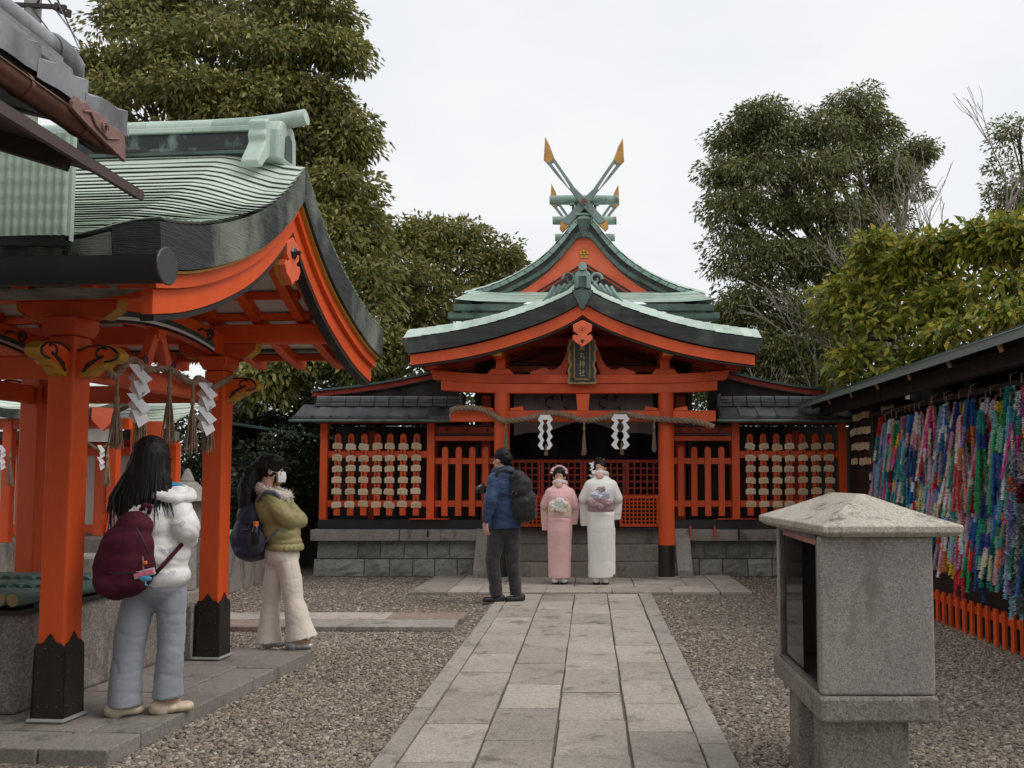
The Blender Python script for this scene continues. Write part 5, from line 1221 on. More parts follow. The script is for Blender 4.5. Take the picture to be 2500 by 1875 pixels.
def strand_mesh(L, r, step, name, m_, spiky=0.0):
    """one thread of stacked folded cranes: star-shaped paper cups, each with wing tips"""
    mb = MB(); n = int(L / step); sd = random.Random(int(L * 1000 + r * 1e4))
    for i in range(n):
        z = -i * step; a0 = sd.uniform(0, 1.57); k = 6 if not spiky else 7
        rr = r * sd.uniform(0.85, 1.1); vs_ = [(0, 0, z)]
        for j in range(k):
            a = a0 + 2 * math.pi * j / k; q = rr * (1.0 if j % 2 == 0 else 0.62)
            if spiky: q *= sd.uniform(0.8, 1.9)
            dz = -step * 1.15 if not spiky else sd.uniform(-0.025, 0.035)
            vs_.append((q * math.cos(a), q * math.sin(a), z + dz))
        mb.add(vs_, [(0, 1 + j, 1 + (j + 1) % k) for j in range(k)])
    return mb.mesh(name, m_)
STR = [strand_mesh(l_, 0.025, 0.0135, 'crane_strand', CRM) for l_ in (0.36, 0.44, 0.52, 0.60, 0.70, 0.85)]
STF = [strand_mesh(l_, 0.030, 0.0125, 'foil_crane_strand', CRF, 1.0) for l_ in (0.9, 1.05, 1.2)]
PALN = {'white': (0.72, 0.70, 0.68), 'pink': (0.70, 0.33, 0.36), 'light blue': (0.22, 0.42, 0.55), 'navy': (0.03, 0.06, 0.22), 'blue': (0.03, 0.14, 0.40), 'green': (0.03, 0.27, 0.10), 'mint': (0.25, 0.52, 0.40), 'red': (0.62, 0.03, 0.03),
        'orange': (0.72, 0.20, 0.04), 'yellow': (0.72, 0.46, 0.04), 'lilac': (0.38, 0.30, 0.50), 'grey': (0.33, 0.33, 0.36), 'magenta': (0.70, 0.06, 0.28), 'cream': (0.68, 0.58, 0.45), 'teal': (0.04, 0.28, 0.30), 'purple': (0.16, 0.05, 0.28), 'silver': (0.5, 0.5, 0.53), 'maroon': (0.25, 0.03, 0.05)}
PKEYS = list(PALN)
def bundle(y, ztop, tones, strands, spread, li, drop=0.06, foil=False, x=3.36, mono=None, label=''):
    th = thing('crane_bundle', (x, y, ztop), random.uniform(-0.2, 0.2), label, 'paper cranes', 'bundles of paper cranes hung in the shelter')
    c = MB(); c.tube([(0, 0, 0.0), (0, 0, 0.07), (0.06, 0.0, 0.09)], 0.006, 5); c.build('hanging_cord', STRAW, th, local=True)
    for k in range(strands):
        a = 2 * math.pi * k / strands + random.uniform(-0.2, 0.2); rr = spread * random.uniform(0.55, 1.0)
        me = random.choice(STF) if foil else STR[max(0, min(len(STR) - 1, li + random.choice((-1, 0, 0, 0, 1)) if random.random() < 0.35 else li))]
        L = 0.5
        px_ = (rr * math.cos(a) * 0.75, rr * math.sin(a)); tx, ty = px_[1] * 0.55, -px_[0] * 0.55
        M_ = Matrix.Translation((px_[0] * 0.35, px_[1] * 0.35, -0.02 - drop * random.random())) @ Matrix.Rotation(-px_[1] * 1.2 / max(0.35, L), 4, 'X').inverted() @ Matrix.Rotation(-px_[0] * 1.2 / max(0.35, L), 4, 'Y')
        o = mesh_obj('foil_crane_strand' if foil else 'crane_strand', me, th, M_)
        if mono: ta = tb = tc_ = PALN[tones[0]]
        else:
            ta, tb, tc_ = (PALN[q] for q in (random.sample(tones, 3) if len(tones) >= 3 and random.random() < 0.5 else (tones + tones + tones)[:3]))
        j_ = lambda c_: [max(0.0, q * random.uniform(0.85, 1.1)) for q in c_]
        o['tone_a'] = j_(ta); o['tone_b'] = j_(tb); o['tone_c'] = j_(tc_); o['cut'] = random.uniform(0.14, 0.28)
    return th
seen = set()
def lab(tones, row, foil=False):
    t_ = list(dict.fromkeys(tones))
    base = ('spiky foil garland of %s cranes' if foil else 'bundle of %s folded paper cranes') % (', '.join(t_[:-1]) + ' and ' + t_[-1] if len(t_) > 1 else t_[0])
    l_ = base + (' on the top rail', ' on the middle rail', ' on the low rail', ' hanging to the foot rail')[row]
    return l_
random.seed(21)
ROWS = ((2.12, 0, 4), (1.62, 1, 2), (1.13, 2, 2))
combos = set()
def pick():
    for _ in range(60):
        t_ = tuple(random.sample(PKEYS[:15] + ['white', 'pink', 'light blue', 'white', 'cream', 'white', 'light blue', 'green', 'red', 'blue', 'teal'], 3))
        if len(set(t_)) == 3 and frozenset(t_) not in combos: combos.add(frozenset(t_)); return list(t_)
    return list(t_)
for zt, row, li in ROWS:
    y = 4.95 + 0.07 * row
    while y < (11.1 if row < 2 else 10.6):
        t_ = pick()
        far = y > 8.9
        bundle(y, zt + random.uniform(-0.07, 0.07), t_, 11, 0.115, li if row else random.choice((2, 3, 4)), label=lab(t_, row), x=3.40 - 0.03 * row + random.uniform(-0.04, 0.03))
        y += random.uniform(0.16, 0.23)
# long single-colour and foil garlands in front
for y, t_ in ((7.62, ['mint', 'green', 'blue']), (7.36, ['light blue', 'white', 'teal']), (7.92, ['teal', 'navy', 'green']), (8.35, ['red', 'white', 'pink'])):
    b_ = bundle(y, 2.0, t_, 7, 0.05, 5, label='long ' + lab(t_, 3), x=3.29)
    bundle(y + 0.02, 1.22, t_[::-1], 7, 0.05, 4, label='lower ' + lab(t_[::-1], 3), x=3.29)
for y, t_, n_ in ((7.15, ['silver', 'maroon', 'grey'], 2), (7.0, ['silver', 'grey', 'light blue'], 2), (6.86, ['silver', 'cream', 'maroon'], 2), (7.28, ['silver', 'orange', 'lilac'], 2), (6.72, ['grey', 'purple', 'silver'], 2), (6.6, ['silver', 'red', 'navy'], 2)):
    bundle(y, 1.52 + random.uniform(-.1, .1), t_, n_, 0.035, 0, foil=True, label=lab(t_, 3, True), x=3.28)
    bundle(y, 2.05, t_[::-1], n_, 0.03, 0, foil=True, label=lab(t_[::-1], 0, True), x=3.36)
for y, t_ in ((6.62, ['yellow', 'orange', 'red']), (6.52, ['red', 'blue', 'purple']), (6.44, ['yellow', 'red', 'purple'])):
    bundle(y, 1.98, t_, 4, 0.035, 5, label='rainbow ' + lab(t_, 3), x=3.24); bundle(y - 0.01, 1.2, t_[::-1], 5, 0.04, 2, label='lower ' + lab(t_[::-1], 3), x=3.25)
# ================================================================== eaves of the neighbouring building, upper left
nb = thing('neighbouring_building', (-2.6, 1.8, 0), label='neighbouring building with grey tiled eaves and copper gutter', cat='building')
YE = 3.52
c = MB(); c.box((-4.9, -0.4, 1.3), (4.4, 7.4, 2.6)); c.build('wall', WHITE, nb)  # unseen bulk, enlarged to block skylight and darken the pavilion front
c = MB(); c.prism([(-2.28, 2.86), (-5.0, 3.95), (-7.6, 2.9), (-7.6, 2.8), (-5.0, 3.8), (-2.28, 2.78)], 'y', -4.2, 3.42); c.build('blocking_roof', TILE, nb)  # unseen roof, added to keep skylight off the pavilion
for y in (-0.6, 1.2, 3.0):
    c = MB(); c.box((-2.66, y, 1.15), (0.12, 0.12, 2.3)); c.build('post', DARKW, nb, bevel=0.006)
BROWN = mat('dark_brown_board', (0.032, 0.021, 0.017), (0.022, 0.014, 0.012), 4, 0.6, 0.001, 40, (1, 0.2, 1))
BROWNL = mat('brown_fascia', (0.085, 0.052, 0.045), (0.06, 0.037, 0.032), 4, 0.6, 0.001, 40, (1, 0.2, 1))
c = MB(); c.prism([(-1.79, 2.56), (-2.9, 2.90), (-2.9, 2.87), (-1.79, 2.53)], 'y', -0.8, 3.45); c.build('soffit', BROWN, nb)
c = MB(); c.prism([(-1.745, 2.492), (-1.745, 2.53), (-1.785, 2.545), (-1.785, 2.505)], 'y', -0.8, 3.62); c.build('fascia', BROWNL, nb)
for k in range(9):
    y = -0.5 + k * 0.46; c = MB(); c.bar((-1.80, y, 2.50), (-2.85, y, 2.82), 0.045, 0.06); c.build('rafter', BROWN, nb)
# gutter with joints and an ornamental end box
c = MB(); n = 12; prg = [(-1.775 + 0.040 * math.cos(math.pi + math.pi * i / n), 2.645 + 0.052 * math.sin(math.pi + math.pi * i / n)) for i in range(n + 1)]
c.prism(prg, 'y', -0.8, 3.30); gt2 = c.build('gutter', BRONZE, nb, smooth='auto')
for y in (1.6, 2.35, 2.85, 3.18):
    c = MB(); c.tube([(-1.775, y, 2.636), (-1.775, y + 0.018, 2.636)], [(0.0445, 0.0445)] * 2, 20); c.build('gutter_joint', BRONZE, gt2, smooth='auto')
c = MB(); c.tube([(-1.735, -0.8, 2.648), (-1.735, 3.30, 2.648)], 0.005, 6); c.build('gutter_lip', BRONZE, gt2)
top = [(3.06, 2.665), (3.08, 2.692), (3.11, 2.680), (3.14, 2.698), (3.18, 2.682), (3.24, 2.690), (3.30, 2.676), (3.37, 2.684), (3.41, 2.668)]
bot = [(3.06, 2.640), (3.08, 2.634), (3.11, 2.628), (3.14, 2.622), (3.18, 2.615), (3.24, 2.606), (3.30, 2.597), (3.37, 2.587), (3.42, 2.58)]
c = MB(); c.band(top, bot, 'x', -1.735, -1.72); bx_ = c.build('ornamental_box', BRONZEP, nb, bevel=0.002)
q = [(-1.716, 3.26 + 0.022 * (1 - i / 34) * math.cos(i * 0.5), 2.648 + 0.022 * (1 - i / 34) * math.sin(i * 0.5)) for i in range(24)]
c = MB(); c.tube(q, 0.003, 6); c.tube([(-1.716, 3.12, 2.655), (-1.716, 3.16, 2.668), (-1.716, 3.20, 2.635), (-1.716, 3.28, 2.618), (-1.716, 3.36, 2.645)], 0.004, 6); c.build('relief_scroll', BRONZEP, bx_)
c = MB(); c.prism([(-1.736, 2.60), (-1.736, 2.655), (-1.83, 2.66), (-1.83, 2.61)], 'y', 3.30, 3.41); c.build('box_body', BRONZE, bx_)
# pantiles: stepped wavy course along the eave, ridge layers and round roll with end tile
for k in range(15):
    y0 = YE - (k + 1) * 0.285; t_ = MB(); n = 8; pf = []
    for i in range(n + 1):
        u = i / n; pf.append((y0 + 0.30 * u, 0.038 * math.sin(u * math.pi * 0.9) ** 2 * (1 if u < 0.5 else 0.9) + 0.05 * max(0, (u - 0.72) / 0.28)))
    rows = []
    for j, (x, z) in enumerate(((-1.775, 2.765), (-2.02, 2.845), (-2.3, 2.93))): rows.append([(x, y, z + h_) for y, h_ in pf])
    t_.grid(rows); t_.grid([[(-1.775, y, 2.765 + h_) for y, h_ in pf], [(-1.778, y, 2.70 + 0.35 * h_) for y, h_ in pf]])
    t_.build('eave_tile', TILEL, nb, smooth='auto')
c = MB(); c.prism([(-1.775, 2.72), (-1.80, 2.82), (-2.3, 2.985), (-2.3, 2.84)], 'y', YE + 0.015, YE + 0.04); c.build('verge_tile', TILEL, nb, bevel=0.006)
c = MB(); c.prism([(-1.80, 2.70), (-2.3, 2.86), (-2.3, 2.92), (-1.80, 2.755)], 'y', -0.8, YE - 0.02); c.build('roof_bed', BROWN, nb)
for j in range(2):
    for k in range(8):
        y1 = 3.33 - k * 0.48; t_ = MB(); t_.box((-1.955 - 0.02 * j, y1 - 0.238, 2.878 + 0.042 * j), (0.15 - 0.02 * j, 0.474, 0.038)); t_.build('ridge_tile', TILEL, nb, bevel=0.006)
for k in range(8):
    y1 = 3.33 - k * 0.48; t_ = MB(); t_.tube([(-1.975, y1 - 0.474, 2.968), (-1.975, y1, 2.968)], 0.058, 16); t_.build('ridge_roll_tile', TILEL, nb, smooth='auto')
t_ = MB(); t_.tube([(-1.975, 3.32, 2.962), (-1.975, 3.335, 2.962), (-1.975, 3.40, 2.96), (-1.975, 3.46, 2.95), (-1.975, 3.50, 2.925)], [0.066, 0.075, 0.077, 0.068, 0.045], 18); t_.build('ridge_end_tile', TILEL, nb, smooth='auto')
for x in (-1.955, -2.06):
    t_ = MB(); t_.box((x, 3.36, 2.895), (0.09, 0.09, 0.08)); t_.build('ridge_end_tile', TILEL, nb, bevel=0.02, seg=2)

# ribbed translucent wind screen between the two roofs
sc_t = NT('ribbed_translucent_sheet'); b_ = sc_t.bsdf((0.50, 0.60, 0.50), 0.35, spec=0.4)
trn = sc_t.n('ShaderNodeBsdfTranslucent'); trn.inputs[0].default_value = (0.50, 0.60, 0.50, 1); msx = sc_t.n('ShaderNodeMixShader'); msx.inputs[0].default_value = 0.35
sc_t.l(b_.outputs[0], msx.inputs[1]); sc_t.l(trn.outputs[0], msx.inputs[2]); sc_t.l(msx.outputs[0], sc_t.out.inputs[0])
scr = thing('wind_screen', (-2.9, 4.33, 2.5), label='pale green ribbed translucent panel above the black gutter beside the tiled eaves', cat='panel')
c = MB(); N = 110; rows = []
for j in range(23):
    z = 2.535 + j * 0.022; rows.append([(-3.45 + 1.02 * i / N, 4.30 + 0.006 * math.sin(i * 1.55) + 0.0035 * math.sin(j * 1.9 + (i % 8) * 0.2), z) for i in range(N + 1)])
c.grid(rows); c.grid([[(p[0], p[1] + 0.004, p[2]) for p in r_] for r_ in rows]); c.build('ribbed_sheet', sc_t.m, scr, smooth=True)
c = MB(); c.box((-2.94, 4.325, 2.51), (1.04, 0.03, 0.045)); c.build('bottom_rail', GUTTER, scr)
c = MB(); c.box((-2.425, 4.325, 2.77), (0.02, 0.03, 0.52)); c.build('edge_strip', sc_t.m, scr)
for x in (-3.4, -2.47):
    c = MB(); c.box((x, 4.37, 2.64), (0.025, 0.05, 0.30)); c.build('bracket', GUTTER, scr)

# ---- utility pole and wires
up_ = thing('utility_pole', (-8.0, 13.5, 0), label='grey concrete utility pole behind the tiled eaves', cat='utility pole')
P1 = spot(70, 40, 13.5)
c = MB(); c.tube([(P1.x, 13.5, 0), (P1.x, 13.5, 11)], [0.15, 0.105], 18); c.build('pole', CONC, up_, smooth='auto')
c = MB(); c.bar((P1.x - 0.2, 13.4, 8.32), (P1.x + 0.55, 13.4, 8.28), 0.05, 0.06); c.build('bracket_arm', IRON, up_)
for k in range(3):
    c = MB(); c.tube([(P1.x + 0.42 + 0.09 * k, 13.36, 8.22 - 0.05 * k), (P1.x + 0.44 + 0.09 * k, 13.36, 8.32 - 0.05 * k)], [0.045, 0.035], 10); c.build('insulator', IRON, up_)
c = MB(); c.tube([P1 + Vector((0.1, -0.1, 0.1)), P1 + Vector((0.2, -0.12, 0.35)), P1 + Vector((0.35, -0.1, 0.30)), P1 + Vector((0.45, -0.1, 0.45))], 0.018, 6); c.build('cable_loop', BLACK, up_)
for i, (a, b_) in enumerate((((105, 0), (215, 128)), ((140, 30), (190, 128)), ((90, 40), (150, 105)), ((240, 0), (290, 55)), ((300, 0), (330, 35)), ((355, 0), (380, 25)))):
    A, B = spot(*a, 13.4), spot(*b_, 22); A2 = A + (A - B) * 0.2
    c = MB(); c.tube([A2 if i else A, A.lerp(B, 0.5) - Vector((0, 0, 0.12)), B, B + (B - A) * 0.5], 0.013, 5)
    tag(c.build('power_wire', BLACK), ('black power wire from the top of the utility pole', 'black power wire from the pole insulators', 'lower black wire from the pole side', 'thin wire above the broad tree, next to the pole', 'thin wire above the broad tree crown', 'thin wire farthest from the pole above the tree')[i], 'wire', 'power wires')

# ================================================================== small shrine seen under the pavilion
sub = thing('small_side_shrine', (-5.6, 11.0, 0), label='small vermilion side shrine with green copper roof and white walls beyond the pavilion', cat='shrine')
SY = 11.0
c = MB(); c.box((-6.3, SY + 0.9, 0.35), (3.9, 1.8, 0.7)); c.build('stone_base', STEP, sub, bevel=0.01)
c = MB(); c.box((-6.6, SY + 0.6, 1.25), (3.1, 0.06, 1.1)); c.build('white_wall', WHITE, sub)
for x in (-8.1, -6.9, -5.95, -5.08):
    c = MB(); c.box((x, SY + 0.5, 1.26), (0.12, 0.12, 1.12)); c.build('post', VERM, sub, bevel=0.006)
for z, m_ in ((0.78, VERM), (1.72, VERM), (1.83, VERMD)):
    c = MB(); c.box((-6.55, SY + 0.52, z), (3.0, 0.08, 0.10)); c.build('rail', m_, sub)
for k in range(26):
    c = MB(); c.box((-8.0 + k * 0.115, SY + 0.25, 1.86), (0.04, 0.5, 0.04)); c.build('rafter', VERM, sub)
def sslope(s, w_): return Vector((lerp(-8.4, -4.75, (w_ + 1) / 2), SY + lerp(1.1, -0.25, s), lerp(2.60, 1.93, s ** 0.75) + 0.10 * abs(w_) ** 5 * s))
courses(sslope, [i / 12 for i in range(13)], [-1, -0.8, -0.5, 0, 0.5, 0.8, 0.95, 1], sub, PATINL, lip=0.014)
c = MB(); c.box((-6.57, SY - 0.15, 1.88), (3.6, 0.16, 0.10)); c.build('eave_edge', EDGEW, sub)
# front porch of the side shrine with its own little gable
def p2(s, w_): return Vector((lerp(-6.7, -4.95, (w_ + 1) / 2), SY - 0.4 + lerp(0.9, -0.55, s), lerp(2.52, 2.14, s ** 0.8) + 0.14 * abs(w_) ** 4))
courses(p2, [i / 8 for i in range(9)], [-1, -0.8, -0.5, 0, 0.5, 0.8, 0.9, 1], sub, PATINL, lip=0.014)
c = MB(); c.band([(lerp(-6.7, -4.95, i / 12), 2.14 + 0.14 * abs(i / 6 - 1) ** 4 - 0.005) for i in range(13)], [(lerp(-6.66, -4.98, i / 12), 2.03 + 0.14 * abs(i / 6 - 1) ** 4) for i in range(13)], 'y', SY - 0.95, SY - 0.8); c.build('verge_edge', EDGEW, sub)
for x in (-6.35, -5.2):
    c = MB(); c.box((x, SY - 0.7, 1.36), (0.10, 0.10, 1.32)); c.build('porch_post', VERM, sub, bevel=0.006)
    c = MB(); c.box((x, SY - 0.7, 0.5), (0.16, 0.16, 0.4)); c.build('post_foot', STEP, sub)
c = MB(); c.box((-5.78, SY - 0.7, 1.99), (1.5, 0.08, 0.12)); c.build('porch_beam', VERM, sub)
c = MB(); c.box((-5.06, SY - 0.25, 1.52), (0.36, 0.04, 1.05)); c.build('notice_board', VPINK, sub)
c = MB(); c.prism([(-5.32, 2.16), (-5.10, 2.14), (-5.08, 2.02), (-5.20, 1.90), (-5.32, 2.02)], 'y', SY - 0.97, SY - 0.93); c.build('gable_pendant', VPINK, sub)
c = MB(); c.box((-5.62, SY - 0.78, 1.86), (0.85, 0.03, 0.14)); c.build('name_board', WHITE, sub)
c = MB(); c.box((-5.05, SY - 0.4, 0.98), (0.60, 0.5, 0.04)); c.build('shelf', VERM, sub)
mb = rope_mesh([(-5.75, SY - 0.82, 1.84), (-5.62, SY - 0.82, 1.74), (-5.45, SY - 0.82, 1.78), (-5.30, SY - 0.82, 1.71), (-5.15, SY - 0.82, 1.81)], 0.016, 18)
tag(mb.build('sacred_rope', STRAW, smooth=True), 'thin straw rope across the front of the small side shrine', 'rope')
for x, l_ in ((-5.6, 'small paper streamer on the side shrine rope, next to its name board'), (-5.28, 'small paper streamer on the side shrine rope, above the red notice board'), (-6.35, 'small paper streamer on the side shrine porch post')):
    mb = MB(); M_ = Matrix.Translation((x, SY - 0.85, 1.75)); zig(mb, 0.11, 0.28, 4, 1, M_); tag(mb.build('paper_streamer', PAPER), l_, 'paper streamer', 'streamers on the side shrine')
for x, l_ in ((-5.44, 'straw tassel in the middle of the side shrine rope'), (-5.2, 'straw tassel above the red notice board'), (-6.25, 'straw tassel on the side shrine porch post')):
    tassel('straw_tassel', (x, SY - 0.84, 1.75), 0.42, 0.045, l_, 'tassels on the side shrine')
# pale round drum and stone things under the shelf
tag(MB().tube([(-4.82, SY - 0.75, 1.13), (-4.82, SY - 0.45, 1.13)], 0.09, 20).build('white_drum', WHITE, smooth='auto'), 'small white round drum resting on the red shelf of the side shrine', 'drum')
sl_ = thing('stone_lantern', (-4.35, 10.2, 0), label='grey stone lantern standing beside the side shrine shelf', cat='lantern')
for nm, a, b_, r0, r1, n in (('base', 0, 0.2, 0.26, 0.22, 6), ('shaft', 0.2, 0.75, 0.12, 0.11, 12), ('platform', 0.75, 0.88, 0.16, 0.25, 6), ('light_chamber', 0.88, 1.15, 0.17, 0.17, 6), ('cap', 1.15, 1.36, 0.32, 0.10, 6), ('finial', 1.36, 1.5, 0.08, 0.02, 10)):
    c = MB(); c.tube([(-4.35, 10.2, a + 0.001), (-4.35, 10.2, b_)], [r0, r1], n); c.build(nm, STEP, sl_, bevel=0.01)
tag(MB().box((-5.1, 9.9, 0.3), (0.9, 0.5, 0.6)).build('stone_trough', STEP, bevel=0.02), 'plain stone trough on the gravel in front of the side shrine', 'trough')
# low tiled and green roofs in the shade behind
lr = thing('low_shed', (-5.0, 15.2, 0), label='low dark shed with green sheet roof in front of the hedge', cat='shed')
c = MB(); c.box((-4.9, 15.4, 0.9), (2.0, 0.9, 1.8)); c.build('walls', DARKW, lr)
c = MB(); c.prism([(-6.2, 2.35), (-3.85, 2.0), (-3.85, 1.96), (-6.2, 2.31)], 'y', 14.7, 16.0); c.build('roof', DKGREEN, lr)
for k in range(4):
    c = MB(); c.box((-4.9, 14.93, 0.5 + k * 0.35), (1.9, 0.03, 0.03)); c.build('batten', BROWNL, lr)
tr2 = thing('tiled_gate_roof', (-5.2, 17.5, 0), label='grey tiled roof with round ridge end tile half hidden by the hedge', cat='roof')
c = MB(); c.prism([(-6.0, 2.95), (-3.6, 2.35), (-3.6, 2.28), (-6.0, 2.85)], 'y', 16.6, 18.2); c.build('tile_slope', TILE, tr2)
c = MB(); c.tube([(-5.35, 16.75, 2.95), (-4.0, 16.75, 2.58)], 0.07, 14); c.build('ridge_roll', TILEL, tr2, smooth='auto')
c = MB(); c.tube([(-5.38, 16.6, 2.99), (-5.38, 16.75, 2.99)], 0.13, 18); c.build('ridge_end_tile', TILEL, tr2, smooth='auto')
for x in (-5.7, -3.9):
    c = MB(); c.box((x, 17.4, 1.2), (0.14, 0.14, 2.4)); c.build('post', DARKW, tr2)
# ================================================================== trees
LF = {
 'camphor': leafmat('camphor_leaves', [(0.0, (0.066, 0.081, 0.022)), (0.35, (0.157, 0.170, 0.046)), (0.7, (0.248, 0.242, 0.072)), (1.0, (0.366, 0.302, 0.101))]),
 'oak': leafmat('evergreen_oak_leaves', [(0.0, (0.051, 0.072, 0.025)), (0.4, (0.123, 0.148, 0.050)), (0.75, (0.201, 0.211, 0.072)), (1.0, (0.308, 0.264, 0.106))]),
 'gold': leafmat('yellow_green_leaves', [(0.0, (0.075, 0.11, 0.018)), (0.4, (0.19, 0.225, 0.032)), (0.75, (0.36, 0.34, 0.05)), (1.0, (0.56, 0.43, 0.075))], 0.4),
 'green': leafmat('mid_green_leaves', [(0.0, (0.052, 0.088, 0.025)), (0.5, (0.123, 0.175, 0.045)), (1.0, (0.210, 0.245, 0.070))]),
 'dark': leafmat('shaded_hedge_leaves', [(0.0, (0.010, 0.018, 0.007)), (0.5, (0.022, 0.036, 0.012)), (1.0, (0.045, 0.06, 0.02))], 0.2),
}
def unit(a): return a / np.maximum(np.linalg.norm(a, axis=1, keepdims=True), 1e-6)
def leaf_mesh(name, P, A, size, ratio, m_):
    """one folded, pointed leaf per point: P base, A direction"""
    N = len(P); A = unit(A); Rn = rng.normal(size=(N, 3)); S = unit(np.cross(A, Rn)); Nn = np.cross(S, A)
    L = (size * rng.uniform(0.7, 1.25, N))[:, None]; W = L * ratio
    b = P; mid = P + A * L * 0.45 - Nn * L * 0.06; tip = P + A * L - np.array([0, 0, 1]) * L * 0.10
    V = np.stack([b, mid + S * W * 0.5 + Nn * W * 0.18, tip, mid - S * W * 0.5 + Nn * W * 0.18], 1).reshape(-1, 3).astype('f')
    me = bpy.data.meshes.new(name); me.vertices.add(4 * N); me.vertices.foreach_set('co', V.ravel())
    idx = np.arange(N)[:, None] * 4; tri = np.concatenate([idx + np.array([0, 1, 2]), idx + np.array([0, 2, 3])], 1).reshape(-1)
    me.loops.add(6 * N); me.loops.foreach_set('vertex_index', tri.astype('i'))
    me.polygons.add(2 * N); me.polygons.foreach_set('loop_start', np.arange(2 * N, dtype='i') * 3)
    me.materials.append(m_); me.update(calc_edges=True); me.validate()
    return me
def crown_points(lobes, per, clump, nleaf, droop):
    PP, AA = [], []
    for (c, r) in lobes:
        r = np.array(r); n = max(4, int(per))
        d = unit(rng.normal(size=(n, 3))); d[:, 2] = np.abs(d[:, 2]) * np.where(rng.random(n) < 0.78, 1, -1)
        cc = np.array(c) + d * r * rng.uniform(0.55, 1.0, (n, 1))
        for q, dd in zip(cc, d):
            k = int(nleaf * rng.uniform(0.6, 1.3)); rc = clump * rng.uniform(0.7, 1.35)
            e = unit(rng.normal(size=(k, 3))); e[:, 2] = e[:, 2] * 0.8 + 0.25
            p = q + e * rc * np.cbrt(rng.uniform(0.05, 1, (k, 1))) * np.array([1.15, 1.15, 0.75])
            PP.append(p); AA.append(e * 0.75 + dd * 0.25 + np.array([0, 0, -droop]) + rng.normal(0, 0.35, (k, 3)))
    return np.concatenate(PP), np.concatenate(AA)
def tree(name, label, base, lobes_px, kind, size=0.11, ratio=0.42, per=16, clump=0.36, nleaf=150, droop=0.55, trunk_r=0.22, bark=BARK, group=None, hub=None):
    lobes = []
    for (x, y, rx, ry, Y) in lobes_px:
        p = spot(x, y, Y); k = Y / FOC * 2500 / 2212
        lobes.append(((p.x, p.y, p.z), (rx * k, max(rx, ry) * k * 0.8, ry * k)))
    t = thing(name, (base[0], base[1], 0), label=label, cat='tree', group=group)
    P, A = crown_points(lobes, per, clump, nleaf, droop)
    me = leaf_mesh('crown', P, A, size, ratio, LF[kind]); me.transform(PM[t].inverted()); mesh_obj('crown', me, t)
    top = max(c[2] for c, r in lobes); b = Vector((base[0], base[1], 0)); hb = Vector(hub) if hub else Vector((base[0], base[1], top * 0.45))
    mb = MB(); mb.tube([b - Vector((0, 0, 0.05)), b.lerp(hb, 0.5) + Vector((0.1, 0, 0)), hb, hb + Vector((0.15, 0, top * 0.2))], [trunk_r * 1.25, trunk_r, trunk_r * 0.8, trunk_r * 0.45], 10); mb.build('trunk', bark, t, smooth=True)
    mb = MB()
    for (c, r) in lobes:
        c = Vector(c); m1 = hb.lerp(c, 0.5) + Vector((random.uniform(-.3, .3), random.uniform(-.3, .3), random.uniform(0, .3)))
        mb.tube([hb.lerp(c, 0.08), m1, c], [trunk_r * 0.4, trunk_r * 0.26, trunk_r * 0.10], 6)
        for _ in range(5):
            e = c + Vector((random.uniform(-1, 1) * r[0], random.uniform(-1, 1) * r[1], random.uniform(-.6, 1) * r[2])) * 0.9
            mb.tube([m1.lerp(c, random.uniform(0.3, 1)), c.lerp(e, 0.5) + Vector((0, 0, -0.05)), e], [trunk_r * 0.12, trunk_r * 0.08, 0.008], 5)
    mb.build('limbs', bark, t, smooth=True)
    return t
random.seed(5)
tree('camphor_tree', 'broad olive green camphor tree towering behind the water pavilion', (-6.6, 17.5), [
    (290, 60, 60, 55, 17), (370, 40, 100, 70, 17.5), (480, 20, 120, 80, 17.5), (600, 40, 130, 80, 17), (690, 60, 80, 70, 17), (720, 130, 50, 60, 16.5), (330, 130, 110, 70, 16.5), (450, 130, 120, 80, 16), (560, 140, 110, 90, 16.3), (650, 160, 90, 90, 16.5),
    (230, 180, 70, 60, 16.5), (320, 230, 110, 70, 16), (420, 240, 100, 70, 15.7), (520, 240, 90, 80, 16), (610, 250, 90, 80, 16.2), (690, 250, 60, 80, 16.5), (690, 350, 80, 90, 16.5), (755, 320, 40, 60, 16.5), (740, 430, 70, 80, 16.3), (780, 520, 50, 70, 16.5),
    (730, 540, 80, 80, 16), (770, 630, 80, 80, 16), (730, 720, 90, 80, 15.8), (660, 800, 80, 50, 15.6), (580, 830, 70, 40, 15.5), (760, 800, 70, 50, 15.8), (850, 770, 60, 50, 16.2), (560, 330, 160, 90, 18.5), (400, 80, 250, 100, 19), (640, 600, 120, 160, 18.5), (480, 350, 120, 80, 17.5), (600, 360, 100, 90, 17.3), (560, 450, 140, 100, 18), (640, 500, 100, 100, 17.3), (520, 560, 140, 110, 18), (620, 680, 120, 100, 17.5), (500, 700, 140, 110, 18)],
    'camphor', size=0.125, per=17, clump=0.36, nleaf=165, trunk_r=0.34, droop=0.75)
tree('camphor_tree', 'smaller lighter camphor tree rising between the broad tree and the shrine roof', (-4.6, 20), [
    (860, 540, 50, 50, 19), (930, 520, 50, 40, 19.5), (880, 610, 80, 70, 18.5), (960, 600, 70, 60, 19.5), (1040, 560, 60, 40, 20), (1085, 570, 35, 35, 20), (1000, 520, 50, 35, 20), (1060, 620, 50, 30, 20), (880, 700, 80, 60, 18.5), (960, 680, 70, 50, 19), (930, 770, 80, 50, 18.5), (840, 640, 50, 60, 18.5)],
    'camphor', size=0.125, per=14, clump=0.34, nleaf=135, trunk_r=0.24, droop=0.6)
